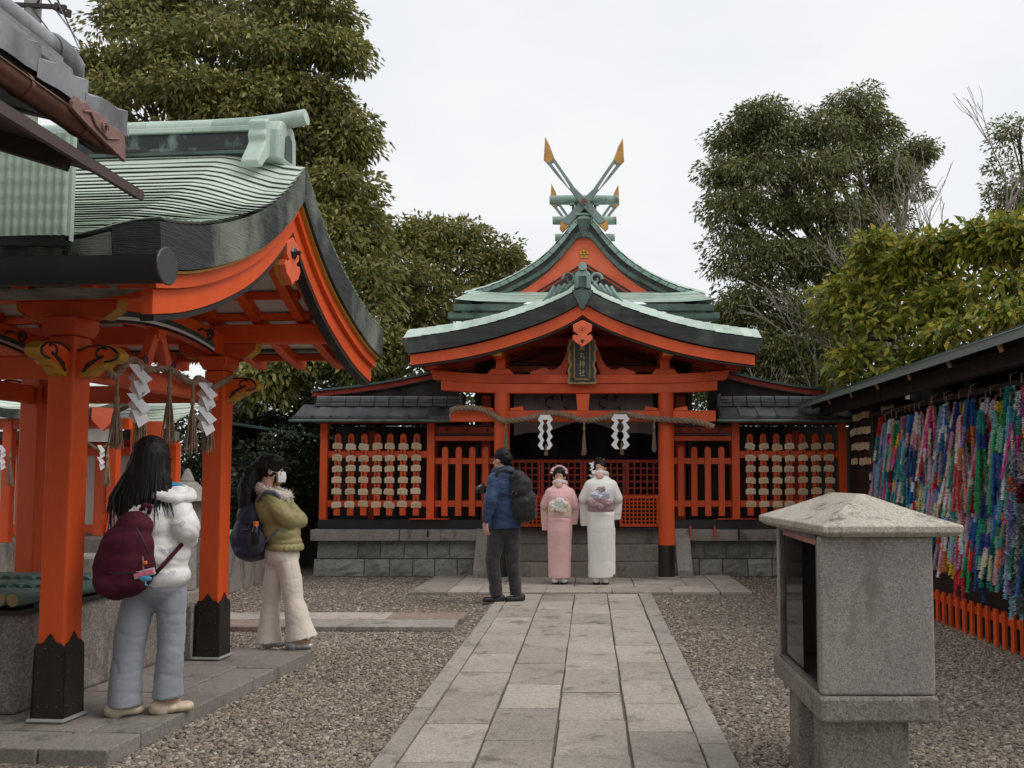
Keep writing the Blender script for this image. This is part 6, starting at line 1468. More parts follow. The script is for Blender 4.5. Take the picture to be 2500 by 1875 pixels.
tree('evergreen_oak', 'tall dark evergreen oak behind the right wing of the shrine hall', (6.2, 19.5), [
    (1650, 280, 45, 60, 19), (1610, 310, 60, 50, 19), (1700, 310, 70, 60, 19), (1780, 300, 70, 55, 19), (1850, 250, 50, 60, 19.5), (1880, 300, 60, 60, 19.5), (1580, 390, 55, 70, 19), (1680, 390, 90, 80, 18.5), (1780, 390, 90, 80, 18.5), (1880, 390, 80, 80, 19), (1940, 420, 50, 70, 19.5),
    (1590, 480, 55, 70, 18.7), (1680, 500, 80, 70, 18.5), (1780, 480, 80, 60, 18.5), (1900, 500, 80, 70, 19), (1600, 590, 65, 80, 18.5), (1700, 590, 90, 70, 18.3), (1790, 580, 80, 70, 18.3), (1640, 690, 75, 80, 18.3), (1740, 690, 90, 80, 18), (1680, 780, 90, 60, 18), (1590, 690, 30, 40, 18.5), (1780, 780, 90, 60, 18), (1970, 350, 25, 40, 20), (1730, 450, 200, 170, 20.5), (1620, 790, 70, 60, 18), (1700, 840, 90, 60, 17.8), (1790, 850, 80, 60, 17.8), (1640, 730, 120, 100, 19.5)],
    'oak', size=0.10, ratio=0.36, per=21, clump=0.34, nleaf=170, trunk_r=0.3, droop=0.8)
tree('golden_leafed_tree', 'yellow green broad leaved tree leaning over the crane shelter roof', (6.6, 13.5), [
    (1850, 640, 55, 50, 13.5), (1900, 590, 60, 50, 13.5), (1960, 620, 70, 60, 13), (2040, 580, 70, 60, 13), (2120, 560, 70, 55, 12.5), (2200, 540, 60, 50, 12), (2060, 660, 80, 60, 12.5), (2160, 640, 80, 60, 12), (1980, 700, 80, 60, 12.8), (1880, 710, 70, 70, 13.2), (2080, 740, 90, 50, 12), (1960, 790, 80, 50, 12.6), (1860, 800, 60, 50, 13), (2190, 700, 60, 50, 11.6), (1800, 690, 40, 60, 13.8), (1885, 545, 25, 30, 13.4), (2110, 520, 30, 25, 12.4), (2010, 540, 30, 25, 12.8), (2185, 505, 30, 25, 12), (1960, 575, 30, 25, 13)],
    'gold', size=0.145, ratio=0.40, per=17, clump=0.22, nleaf=40, trunk_r=0.14, droop=0.6)
tree('tall_grey_green_tree', 'thin grey green tree standing beyond the yellow green tree', (11.5, 23), [
    (2200, 300, 40, 60, 22), (2195, 390, 50, 60, 22), (2165, 450, 40, 50, 22), (2200, 470, 50, 50, 22), (2160, 530, 50, 50, 22), (2230, 540, 60, 70, 22)], 'oak', size=0.11, ratio=0.4, per=9, clump=0.36, nleaf=110, trunk_r=0.2, droop=0.5)
# shaded shrubs at the left back and behind the hall
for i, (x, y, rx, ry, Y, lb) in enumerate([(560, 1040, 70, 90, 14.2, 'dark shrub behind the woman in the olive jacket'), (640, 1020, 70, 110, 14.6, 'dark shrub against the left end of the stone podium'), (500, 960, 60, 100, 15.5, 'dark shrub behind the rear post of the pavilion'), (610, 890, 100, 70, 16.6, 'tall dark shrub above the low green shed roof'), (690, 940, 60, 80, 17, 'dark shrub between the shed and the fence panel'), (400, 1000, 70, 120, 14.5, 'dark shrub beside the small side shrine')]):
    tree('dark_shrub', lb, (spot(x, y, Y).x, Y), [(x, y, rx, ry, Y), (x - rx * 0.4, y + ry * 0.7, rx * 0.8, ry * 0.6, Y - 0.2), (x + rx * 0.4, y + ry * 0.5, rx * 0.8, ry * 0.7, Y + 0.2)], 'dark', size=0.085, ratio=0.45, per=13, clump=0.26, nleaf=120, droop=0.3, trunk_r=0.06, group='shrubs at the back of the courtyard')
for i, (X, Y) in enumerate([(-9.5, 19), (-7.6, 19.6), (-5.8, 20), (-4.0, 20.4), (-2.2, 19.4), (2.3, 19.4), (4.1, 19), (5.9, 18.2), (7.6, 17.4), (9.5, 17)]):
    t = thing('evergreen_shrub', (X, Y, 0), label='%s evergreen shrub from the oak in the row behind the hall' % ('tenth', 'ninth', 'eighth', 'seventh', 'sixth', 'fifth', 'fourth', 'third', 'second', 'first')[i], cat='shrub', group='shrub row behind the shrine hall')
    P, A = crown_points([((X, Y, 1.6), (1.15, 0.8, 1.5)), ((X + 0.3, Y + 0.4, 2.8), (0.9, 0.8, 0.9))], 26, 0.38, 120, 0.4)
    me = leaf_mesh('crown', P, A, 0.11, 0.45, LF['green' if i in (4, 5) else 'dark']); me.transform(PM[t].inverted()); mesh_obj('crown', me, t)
    mb = MB(); mb.tube([(X, Y, -0.05), (X + 0.05, Y, 1.2), (X, Y, 2.4)], [0.10, 0.08, 0.03], 8); mb.build('stem', BARK, t)
# bare trees
def bare(name, label, base, tip, r, depth=5, spread=0.5, seed=1):
    rd = random.Random(seed); t = thing(name, base, label=label, cat='tree', group='bare winter trees'); mb = MB()
    def grow(p, d, L, r_, k):
        q = [p]; dd = d.copy(); n = 4
        for i in range(n):
            dd = (dd + Vector((rd.gauss(0, .12), rd.gauss(0, .12), rd.gauss(0.03, .08)))).normalized(); q.append(q[-1] + dd * L / n)
        mb.tube(q, [max(r_ * (1 - 0.45 * i / n), 0.004) for i in range(n + 1)], 6 if r_ > 0.02 else 4, cap=False)
        if k == 0: return
        for j in range(rd.choice((2, 3, 3))):
            i = rd.randint(2, n); a = rd.uniform(0.25, spread + 0.2); az = rd.uniform(0, 6.28)
            u = dd.cross(Vector((math.cos(az), math.sin(az), 0.2))).normalized(); nd = (dd * math.cos(a) + u * math.sin(a) + Vector((0, 0, 0.12))).normalized()
            grow(q[i], nd, L * rd.uniform(0.55, 0.8), r_ * 0.52, k - 1)
    b = Vector(base); d = (Vector(tip) - b); grow(b, d.normalized(), d.length * 0.42, r, depth)
    mb.build('branches', BARKL, t, smooth=True); return t
bare('bare_tree', 'leafless grey tree with a forked trunk in front of the tall evergreen oak', (spot(1915, 840, 15).x, 15, 0), spot(1880, 230, 15), 0.12, 5, 0.35, 3)
bare('bare_tree', 'slender leafless tree beside the forked bare tree', (spot(1950, 840, 15.6).x, 15.6, 0), spot(1960, 240, 15.6), 0.10, 5, 0.3, 8)
bare('bare_tree', 'low leafless bush against the foot of the tall evergreen oak', (spot(1740, 850, 16.5).x, 16.5, 0), spot(1690, 660, 16.5), 0.085, 5, 0.6, 12)
bare('bare_tree', 'leafless tree beyond the yellow green tree', (spot(2080, 700, 20).x, 20, 0), spot(2070, 400, 20), 0.10, 5, 0.45, 19)
bare('bare_tree', 'thin leafless saplings between the oak and the yellow green tree', (spot(1840, 850, 14.6).x, 14.6, 0), spot(1800, 560, 14.6), 0.075, 5, 0.5, 27)
# ================================================================== people
SKIN = mat('skin', (0.56, 0.33, 0.235), (0.50, 0.285, 0.20), 6, 0.5, 0.0003, 80, fine=0.05)
HAIR = mat('black_hair', (0.006, 0.005, 0.005), (0.011, 0.009, 0.008), 30, 0.5, 0.0015, 160, (3, 3, 0.12), fine=0.4, spec=0.22)
def cloth(name, c1, c2=None, rough=0.85, bump=0.0012, bscale=35, sheen=0.2): return mat(name, c1, c2 or tuple(q * 0.82 for q in c1), 5, rough, bump, bscale, fine=0.06, sheen=sheen, spec=0.3)
def hand(mb, wrist, d, up, s=1.0, curl=0.5):
    """palm, four unequal bent fingers and a thumb; d points along the hand, up is the back of the hand"""
    wrist, d, up = Vector(wrist), Vector(d).normalized(), Vector(up); up = (up - d * up.dot(d)).normalized(); sd = d.cross(up)
    pc = wrist + d * 0.045 * s
    for t in (-0.024, -0.008, 0.008, 0.024): mb.cap_(wrist + sd * t * 0.6 * s, pc + d * 0.04 * s + sd * t * s, 0.014 * s, 0.012 * s, 8)
    for t, L in ((-0.030, 0.058), (-0.010, 0.074), (0.010, 0.080), (0.030, 0.070)):
        b = pc + d * 0.045 * s + sd * t * s; k1 = b + (d * 0.9 - up * curl * 0.5).normalized() * L * 0.45 * s
        k2 = k1 + (d * 0.6 - up * curl).normalized() * L * 0.32 * s; k3 = k2 + (d * 0.3 - up * curl * 1.2).normalized() * L * 0.25 * s
        mb.cap_(b, k1, 0.0095 * s, 0.009 * s, 8); mb.cap_(k1, k2, 0.009 * s, 0.0085 * s, 8); mb.cap_(k2, k3, 0.0085 * s, 0.0075 * s, 8)
    tb = wrist + d * 0.025 * s + sd * 0.03 * s; t1 = tb + (d * 0.6 + sd * 0.7 - up * 0.3).normalized() * 0.035 * s; t2 = t1 + (d * 0.9 + sd * 0.15 - up * 0.4).normalized() * 0.028 * s
    mb.cap_(tb, t1, 0.012 * s, 0.010 * s, 8); mb.cap_(t1, t2, 0.010 * s, 0.008 * s, 8)
def head(mb, c, a, tilt=0.0, s=1.0):
    """skull, jaw, nose, ears; a = facing angle (0 = away from camera), tilt = nod"""
    M_ = Matrix.Translation(Vector(c)) @ Matrix.Rotation(-a, 4, 'Z') @ Matrix.Rotation(-tilt, 4, 'X') @ Matrix.Scale(s, 4)
    mb.ell((0, -0.008, 0.02), (0.076, 0.094, 0.098), 16, 10, M_); mb.ell((0, 0.028, -0.055), (0.056, 0.060, 0.062), 14, 9, M_)
    mb.cap_((0, 0.088, 0.005), (0, 0.103, -0.022), 0.009, 0.012, 8, M_); mb.ell((0, 0.078, -0.062), (0.024, 0.012, 0.008), 10, 6, M_); mb.ell((0, 0.072, -0.095), (0.022, 0.018, 0.016), 10, 6, M_)
    for q in (-1, 1):
        mb.ell((q * 0.079, -0.004, -0.012), (0.010, 0.020, 0.031), 10, 7, M_); mb.ell((q * 0.034, 0.072, -0.028), (0.024, 0.018, 0.022), 10, 6, M_)
    mb.cap_((0, -0.012, -0.05), (0, -0.03, -0.17), 0.052, 0.055, 12, M_)
    return M_
def face_parts(M_, body):
    EYE_ = mat('dark_eye', (0.02, 0.012, 0.01), (0.03, 0.02, 0.015), 5, 0.2); LIP = mat('lips', (0.42, 0.17, 0.14), (0.38, 0.15, 0.12), 5, 0.5)
    for q in (-1, 1):
        c = MB(); c.ell((q * 0.034, 0.087, 0.003), (0.013, 0.006, 0.006), 10, 6, M_); c.build('eye', EYE_, body, local=True, smooth=True)
        c = MB(); c.tube([(q * 0.018, 0.094, 0.022), (q * 0.036, 0.092, 0.027), (q * 0.052, 0.080, 0.022)], [0.003, 0.0035, 0.002], 6, M=M_); c.build('eyebrow', HAIR, body, local=True)
    c = MB(); c.ell((0, 0.092, -0.060), (0.022, 0.006, 0.007), 10, 6, M_); c.build('mouth', LIP, body, local=True, smooth=True)
def fin(mb, name, m_, parent, voxel=0.011, sm=6, folds=None): return blob(mb, name, m_, parent, voxel, sm, folds, local=True)
def shoe(mb, heel, toe, w_=0.045, h_=0.07):
    a, b = Vector(heel), Vector(toe); d = (b - a).normalized(); L = (b - a).length
    mb.ell(a + d * L * 0.22 + Vector((0, 0, h_ * 0.55)), (w_, w_, h_ * 0.55), 14, 8)
    for t, r_ in ((0.30, 1.0), (0.5, 0.98), (0.68, 0.98), (0.80, 0.9)): mb.ell(a + d * L * t + Vector((0, 0, h_ * 0.36)), (w_ * r_, w_ * r_, h_ * (0.40 if t > 0.4 else 0.62)), 14, 8)
    mb.cap_(a + d * L * 0.12 + Vector((0, 0, 0.02)), b - d * 0.03 + Vector((0, 0, 0.02)), 0.022, 0.02, 10)

# ---------------------------------------------------------------- young woman in the white quilted jacket
PL = 0.08
gx, gy = spot(330, 1548, 5.42).x, 5.42
per = thing('person', (gx, gy, PL), 0, 'person with long black hair, white puffer jacket and grey flared trousers, standing in the pavilion', 'person')
b = MB(); HM = head(b, (-0.045, 0.0, 1.435), R(42), 0.25)
b.cap_((-0.05, -0.01, 1.26), (-0.04, 0, 0.85), 0.08, 0.10, 12); b.tube([(-0.05, 0, 0.80), (-0.10, -0.01, 0.60), (-0.135, -0.02, 0.40), (-0.143, -0.03, 0.06)], [0.05, 0.045, 0.04, 0.035], 10); b.tube([(0.05, 0.02, 0.80), (0.075, 0.025, 0.60), (0.078, 0.03, 0.40), (0.068, 0.03, 0.06)], [0.05, 0.045, 0.04, 0.035], 10)
b.cap_((-0.13, -0.03, 0.06), (-0.09, 0.01, 0.05), 0.035, 0.03); b.cap_((0.06, 0.03, 0.06), (0.10, 0.06, 0.05), 0.035, 0.03)
b.cap_((0.10, 0, 1.18), (0.175, -0.02, 1.03), 0.04, 0.038); b.cap_((0.175, -0.02, 1.03), (0.08, 0.20, 0.98), 0.038, 0.03); hand(b, (0.08, 0.20, 0.98), (-0.6, 0.5, 0.25), (0.5, 0.6, 0.2), 0.92, 0.9)
b.cap_((-0.19, 0.04, 1.16), (-0.22, 0.10, 0.98), 0.04, 0.038); b.cap_((-0.22, 0.10, 0.98), (-0.06, 0.24, 0.98), 0.042, 0.03); hand(b, (-0.06, 0.24, 0.98), (0.7, 0.3, 0.2), (0, 0.9, 0.2), 0.92, 0.9)
body = fin(b, 'body', SKIN, per, 0.009, 3); face_parts(HM, body)
PUFF = cloth('white_quilted_nylon', (0.78, 0.765, 0.74), (0.70, 0.685, 0.66), 0.5, 0.004, 16, 0.0)
b = MB(); b.ell((-0.04, 0.0, 1.08), (0.205, 0.165, 0.20), 20, 12); b.ell((-0.02, 0.0, 0.90), (0.205, 0.17, 0.17), 20, 12); b.ell((0.0, 0.0, 0.775), (0.185, 0.16, 0.105), 20, 12); b.cap_((-0.16, 0.02, 1.20), (0.10, 0.0, 1.215), 0.085, 0.085, 14)
b.cap_((0.10, -0.02, 1.18), (0.178, -0.05, 1.05), 0.085, 0.083, 14); b.cap_((0.178, -0.05, 1.04), (0.15, 0.02, 0.995), 0.080, 0.076, 14); b.cap_((0.15, 0.02, 0.99), (0.07, 0.17, 0.985), 0.078, 0.058, 14)
b.cap_((-0.20, 0.03, 1.17), (-0.24, 0.08, 1.02), 0.085, 0.08, 14); b.cap_((-0.24, 0.08, 1.01), (-0.10, 0.20, 0.985), 0.075, 0.06, 14)
jk = fin(b, 'puffer_jacket', PUFF, per, 0.009, 7, [(0.008, (5, 5, 6)), (-0.006, (4, 4, 5)), (-0.003, (8, 8, 10))])
b = MB(); q = [(0.075 + 0.11 * math.cos(a), -0.015 + 0.09 * math.sin(a), 1.245 + 0.02 * math.sin(a) - 0.02 * math.cos(a)) for a in [i * 0.5 - 2.4 for i in range(11)]]
b.tube(q, [(0.036, 0.030)] * 11, 12); b.ell((0.05, -0.055, 1.235), (0.09, 0.045, 0.038), 14, 8); hd = fin(b, 'hood', PUFF, per, 0.009, 4, [(0.008, (14, 14, 18))])
b = MB(); b.tube([(0.0, -0.04, 1.285), (0.06, -0.035, 1.292), (0.12, -0.01, 1.275), (0.165, 0.02, 1.235), (0.175, 0.03, 1.19)], [0.014, 0.024, 0.024, 0.018, 0.010], 10); fin(b, 'hood_lining', cloth('blue_lining', (0.03, 0.22, 0.38)), per, 0.007, 3)
JEAN = cloth('grey_blue_twill', (0.285, 0.305, 0.34), (0.225, 0.243, 0.275), 0.9, 0.002, 22)
b = MB(); b.ell((-0.005, 0.0, 0.74), (0.165, 0.14, 0.14), 18, 10)
b.tube([(-0.065, 0, 0.74), (-0.10, -0.01, 0.60), (-0.135, -0.02, 0.40), (-0.145, -0.03, 0.20), (-0.142, -0.03, 0.05)], [(0.098, 0.10), (0.092, 0.09), (0.085, 0.088), (0.084, 0.09), (0.092, 0.10)], 16)
b.tube([(0.065, 0.02, 0.74), (0.075, 0.025, 0.60), (0.078, 0.03, 0.40), (0.068, 0.03, 0.22), (0.070, 0.03, 0.085)], [(0.095, 0.10), (0.082, 0.09), (0.072, 0.085), (0.076, 0.088), (0.086, 0.10)], 16)
fin(b, 'trousers', JEAN, per, 0.0095, 4, [(0.007, (5, 5, 5)), (-0.004, (4, 4, 6)), (-0.0025, (8, 8, 14))])
CREAM = mat('cream_leather', (0.62, 0.52, 0.38), (0.54, 0.44, 0.31), 6, 0.5)
for he, to in (((-0.235, -0.085, 0.001), (-0.055, 0.015, 0.001)), ((-0.02, -0.03, 0.001), (0.205, 0.09, 0.001))):
    b = MB(); shoe(b, he, to, 0.048, 0.075); fin(b, 'shoe', CREAM, per, 0.007, 3)
b = MB(); b.tube([(-0.045, -0.005, 1.572), (-0.045, -0.008, 1.555), (-0.045, -0.012, 1.52), (-0.046, -0.018, 1.46), (-0.05, -0.03, 1.38), (-0.06, -0.055, 1.29), (-0.075, -0.08, 1.20), (-0.10, -0.10, 1.11), (-0.12, -0.105, 1.06)],
    [(0.02, 0.02), (0.055, 0.058), (0.088, 0.095), (0.104, 0.112), (0.118, 0.105), (0.135, 0.085), (0.142, 0.062), (0.112, 0.045), (0.05, 0.02)], 22)
b.ell((0.02, -0.055, 1.27), (0.075, 0.06, 0.13), 14, 10)
hr_ = fin(b, 'hair', HAIR, per, 0.008, 5, [(0.006, (60, 60, 2.5)), (0.004, (120, 120, 4))])
b = MB(); rd = random.Random(3)
for k in range(70):
    x = rd.uniform(-0.23, 0.06); y = -0.10 + rd.uniform(-0.03, 0.02); z1 = rd.uniform(1.00, 1.13)
    b.tube([(x * 0.7, y + 0.02, 1.36), (x, y - 0.015, 1.22), (x * 1.05 + rd.uniform(-.03, .03), y - rd.uniform(0, .03), z1)], [0.006, 0.006, 0.0012], 4, cap=False)
for k in range(10):
    x = rd.uniform(0.03, 0.10); b.tube([(0.04, -0.06, 1.36), (x, -0.10, 1.24), (x + rd.uniform(0.02, .07), -0.12, rd.uniform(1.09, 1.16))], [0.006, 0.005, 0.001], 4, cap=False)
b.build('hair_locks', HAIR, hr_, local=True)
# faint printed lettering on the jacket
INK = mat('faded_blue_print', (0.42, 0.46, 0.56), (0.48, 0.51, 0.60), 8, 0.6)
def on_surface(o, x, z):
    """front-most point of a mesh towards the camera at local x, z"""
    best = None
    for v in o.data.vertices:
        if abs(v.co.x - x) < 0.012 and abs(v.co.z - z) < 0.012 and (best is None or v.co.y < best): best = v.co.y
    return best
for (x, z, s_) in ((0.075, 1.135, 0.026), (0.16, 1.075, 0.022), (0.10, 0.93, 0.024), (0.10, 0.80, 0.024)):
    y = on_surface(jk, x, z)
    if y is not None:
        c = MB(); c.tube([(x + s_ * (1.6 + 0.6 * math.cos(a)), (on_surface(jk, x + s_ * (1.6 + 0.6 * math.cos(a)), z + s_ * 0.5 * math.sin(a)) or y) - 0.003, z + s_ * 0.5 * math.sin(a)) for a in [i * 0.6 for i in range(9)]], 0.0022, 5)
        for i in range(5):
            xx = x - s_ * 1.6 + i * s_ * 0.55; yy = on_surface(jk, xx, z) or y
            c.tube([(xx, yy - 0.003, z - s_ * 0.2), (xx + s_ * 0.15, yy - 0.003, z + s_ * 0.25), (xx + s_ * 0.3, yy - 0.003, z - s_ * 0.2)], 0.0022, 4)
        c.build('printed_mark', INK, jk, local=True)
# maroon rucksack
bp = thing('rucksack', (gx + 0.045, gy, PL), 0, 'maroon rucksack with key charms worn over the white jacket', 'rucksack')
MAR = cloth('maroon_nylon', (0.075, 0.004, 0.018), (0.045, 0.003, 0.011), 0.8, 0.002, 18, 0.0)
b = MB(); b.ell((-0.135, -0.20, 0.84), (0.172, 0.10, 0.17), 18, 12); b.ell((-0.125, -0.195, 0.95), (0.150, 0.095, 0.14), 18, 12); b.ell((-0.10, -0.18, 1.05), (0.105, 0.075, 0.10), 16, 10); b.ell((-0.15, -0.215, 0.755), (0.15, 0.09, 0.09), 16, 10)
pk = fin(b, 'bag', MAR, bp, 0.009, 5, [(0.008, (9, 9, 6)), (-0.005, (4, 4, 4)), (-0.003, (9, 9, 7))])
b = MB(); b.tube([(-0.03, -0.16, 1.13), (-0.02, -0.155, 1.17), (-0.05, -0.155, 1.185), (-0.075, -0.16, 1.15)], 0.012, 8); b.build('grab_handle', MAR, bp, local=True, smooth=True)
b = MB(); b.tube([(0.135, -0.02, 0.99), (0.11, -0.10, 0.93), (0.075, -0.17, 0.86), (0.035, -0.21, 0.80)], [(0.007, 0.017)] * 4, 8); b.build('strap', MAR, bp, local=True, smooth=True)
b = MB(); b.tube([(-0.04, -0.275, 1.06), (0.005, -0.262, 0.97), (0.03, -0.252, 0.90)], 0.004, 6); b.tube([(-0.28, -0.24, 0.83), (-0.13, -0.305, 0.815), (0.0, -0.28, 0.82)], 0.004, 6); b.build('zip', BLACK, bp, local=True)
PINKT = mat('pink_charm', (0.72, 0.10, 0.20), (0.80, 0.25, 0.32), 40, 0.35); 
ch = thing('key_charm', (gx + 0.045, gy, PL), 0, 'pink oblong key charm with blue umbrella hanging on the maroon rucksack', 'charm')
b = MB(); M_ = Matrix.Translation((0.015, -0.285, 0.815)) @ Matrix.Rotation(R(-14), 4, 'Y'); b.box((0, 0, 0), (0.105, 0.006, 0.026), M_); b.build('tag', PINKT, ch, local=True, bevel=0.004)
b = MB(); b.box((0, 0.004, 0), (0.118, 0.004, 0.038), M_); b.build('tag_border', mat('pale_acrylic', (0.55, 0.66, 0.68), None, 8, 0.2), ch, local=True, bevel=0.004)
b = MB(); b.tube([(0.0, -0.275, 0.905), (0.008, -0.283, 0.86), (0.01, -0.285, 0.835)], 0.004, 6); b.build('chain', GOLD, ch, local=True)
b = MB(); b.box((0.018, -0.282, 0.872), (0.020, 0.014, 0.020)); b.build('orange_bead', mat('orange_plastic', (0.80, 0.20, 0.02), None, 5, 0.35), ch, local=True, bevel=0.004)
b = MB(); b.ell((0.025, -0.287, 0.787), (0.035, 0.006, 0.016), 12, 6); b.tube([(0.025, -0.287, 0.785), (0.025, -0.287, 0.755), (0.03, -0.287, 0.748), (0.036, -0.287, 0.755)], 0.004, 6); b.build('umbrella', mat('sky_blue_plastic', (0.10, 0.40, 0.62), None, 5, 0.35), ch, local=True, smooth=True)
g2 = thing('key_charm', (gx + 0.045, gy, PL), 0, 'small round green charm on the rucksack zip', 'charm')
b = MB(); b.tube([(-0.225, -0.282, 0.752), (-0.225, -0.276, 0.752)], 0.016, 14); b.build('disc', mat('green_enamel', (0.12, 0.62, 0.16), None, 5, 0.3), g2, local=True); b = MB(); b.tube([(-0.225, -0.28, 0.765), (-0.215, -0.272, 0.80)], 0.002, 5); b.build('loop', GOLD, g2, local=True)

# ---------------------------------------------------------------- woman in the olive jacket
ox, oy = spot(612, 1402, 7.45).x, 7.45
per = thing('person', (ox, oy, PL), 0, 'person with ponytail, face mask, olive jacket with fur collar and cream flared trousers, arms folded', 'person')
b = MB(); HM = head(b, (-0.065, 0.0, 1.385), R(75), 0.08, 0.97)
b.cap_((-0.08, 0, 1.18), (-0.03, 0, 0.80), 0.08, 0.095); b.tube([(-0.06, 0.03, 0.78), (-0.095, 0.04, 0.55), (-0.125, 0.05, 0.35), (-0.13, 0.05, 0.06)], [0.05, 0.042, 0.036, 0.034], 10); b.tube([(0.0, -0.02, 0.78), (0.05, -0.02, 0.55), (0.085, -0.03, 0.37), (0.13, -0.03, 0.06)], [0.05, 0.042, 0.036, 0.034], 10)
b.cap_((-0.13, 0.05, 0.07), (-0.08, 0.05, 0.05), 0.035, 0.03); b.cap_((0.12, -0.03, 0.07), (0.18, -0.03, 0.05), 0.035, 0.03)
b.cap_((-0.05, -0.10, 1.15), (0.09, -0.10, 0.98), 0.045, 0.04); b.cap_((0.09, -0.10, 0.98), (0.09, 0.06, 1.00), 0.038, 0.03); hand(b, (0.09, 0.06, 1.0), (0.1, 0.9, 0.1), (1, 0, 0.2), 0.9, 0.7)
b.cap_((-0.05, 0.13, 1.15), (0.10, 0.15, 0.98), 0.045, 0.04); b.cap_((0.10, 0.15, 0.98), (0.10, -0.02, 1.02), 0.038, 0.03); hand(b, (0.10, -0.02, 1.02), (0.1, -0.9, 0.0), (1, 0, 0.2), 0.9, 0.7)
body = fin(b, 'body', SKIN, per, 0.009, 3); face_parts(HM, body)
OLIVE = cloth('olive_nylon', (0.30, 0.262, 0.115), (0.24, 0.208, 0.085), 0.55, 0.002, 20, 0.1)
b = MB(); b.ell((-0.065, 0.0, 1.08), (0.145, 0.175, 0.17), 18, 12); b.ell((-0.02, 0.0, 0.90), (0.15, 0.165, 0.14), 18, 12); b.ell((0.0, 0, 0.83), (0.135, 0.15, 0.085), 18, 10)
b.cap_((-0.055, -0.10, 1.17), (0.06, -0.13, 1.02), 0.080, 0.078, 14); b.cap_((0.075, -0.125, 1.01), (0.115, 0.03, 0.99), 0.074, 0.06, 14); b.cap_((-0.05, 0.13, 1.15), (0.07, 0.15, 1.0), 0.075, 0.07, 14); b.cap_((0.08, 0.15, 0.99), (0.12, 0.02, 1.02), 0.07, 0.055, 14)
fin(b, 'jacket', OLIVE, per, 0.009, 5, [(0.010, (8, 8, 11)), (-0.006, (4, 4, 7)), (-0.004, (9, 9, 12))])
b = MB(); b.tube([(0.0 + 0.125 * math.cos(a), 0.14 * math.sin(a), 0.785) for a in [i * math.pi / 10 for i in range(21)]], [(0.02, 0.03)] * 21, 10); fin(b, 'waistband', OLIVE, per, 0.008, 2, [(0.006, (60, 60, 6))])
CRM_ = cloth('cream_twill', (0.70, 0.62, 0.54), (0.62, 0.545, 0.47), 0.9, 0.0015, 24)
b = MB(); b.ell((-0.025, 0.0, 0.73), (0.135, 0.14, 0.13), 18, 10)
b.tube([(-0.07, 0.03, 0.74), (-0.095, 0.04, 0.55), (-0.125, 0.05, 0.35), (-0.13, 0.05, 0.15), (-0.128, 0.05, 0.035)], [(0.085, 0.10), (0.078, 0.085), (0.07, 0.075), (0.088, 0.09), (0.108, 0.11)], 16)
b.tube([(0.0, -0.02, 0.73), (0.05, -0.02, 0.55), (0.085, -0.03, 0.37), (0.12, -0.03, 0.20), (0.145, -0.03, 0.075)], [(0.092, 0.10), (0.085, 0.09), (0.075, 0.08), (0.10, 0.095), (0.135, 0.12)], 16)
fin(b, 'trousers', CRM_, per, 0.0095, 4, [(0.008, (6, 6, 5)), (-0.004, (4, 4, 3)), (-0.003, (8, 8, 12))])
SILV = mat('silver_shoe', (0.42, 0.41, 0.40), (0.58, 0.57, 0.55), 14, 0.35, metal=0.3)
for he, to in (((-0.19, 0.05, 0.001), (0.0, 0.06, 0.001)), ((0.02, -0.04, 0.001), (0.25, -0.03, 0.001))):
    b = MB(); shoe(b, he, to, 0.045, 0.07); fin(b, 'shoe', SILV, per, 0.007, 3)
FUR = mat('cream_fur', (0.62, 0.54, 0.48), (0.50, 0.42, 0.37), 14, 0.95, 0.004, 90, sheen=0.4)
b = MB(); b.tube([(-0.055 + 0.10 * math.cos(a), 0.11 * math.sin(a), 1.215 - 0.035 * math.cos(a)) for a in [i * math.pi / 8 for i in range(17)]], [(0.040, 0.038)] * 17, 12); fc = fin(b, 'fur_collar', FUR, per, 0.009, 2, [(0.012, (40, 40, 40))])
b = MB(); rd = random.Random(9); vs_ = fc.data.vertices
for k in range(420):
    v = vs_[rd.randrange(len(vs_))]; e = v.co + (v.normal + Vector((rd.gauss(0, .4), rd.gauss(0, .4), rd.gauss(-.2, .4)))).normalized() * rd.uniform(0.012, 0.028)
    b.tube([v.co - v.normal * 0.004, v.co.lerp(e, 0.6), e], [0.0022, 0.0018, 0.0006], 3, cap=False)
b.build('fur_tufts', FUR, fc, local=True)
b = MB(); b.ell((-0.085, 0.0, 1.415), (0.105, 0.092, 0.105), 18, 12); b.ell((-0.045, 0.0, 1.455), (0.09, 0.085, 0.06), 14, 8); b.ell((-0.175, -0.02, 1.36), (0.05, 0.05, 0.07), 12, 8)
b.tube([(-0.15, -0.02, 1.42), (-0.21, -0.03, 1.36), (-0.245, -0.05, 1.24), (-0.25, -0.07, 1.10), (-0.235, -0.075, 0.98)], [0.045, 0.058, 0.072, 0.065, 0.02], 14)
hr_ = fin(b, 'hair', HAIR, per, 0.009, 3, [(0.008, (60, 60, 5)), (0.005, (120, 120, 8))])
b = MB(); rd = random.Random(4)
for k in range(40):
    x = rd.uniform(-0.29, -0.17); b.tube([(-0.2, -0.03, 1.36), (x, -0.05 + rd.uniform(-.05, .03), 1.2), (x + rd.uniform(-.03, .05), -0.06 + rd.uniform(-.04, .03), rd.uniform(0.95, 1.08))], [0.006, 0.006, 0.001], 4, cap=False)
for k in range(6): b.tube([(-0.02, -0.085, 1.43), (0.0, -0.09, 1.35), (-0.02 + rd.uniform(-.02, .03), -0.09, 1.24)], [0.004, 0.004, 0.001], 4, cap=False)
b.build('hair_locks', HAIR, hr_, local=True)
b = MB(); MK = HM
rows = []
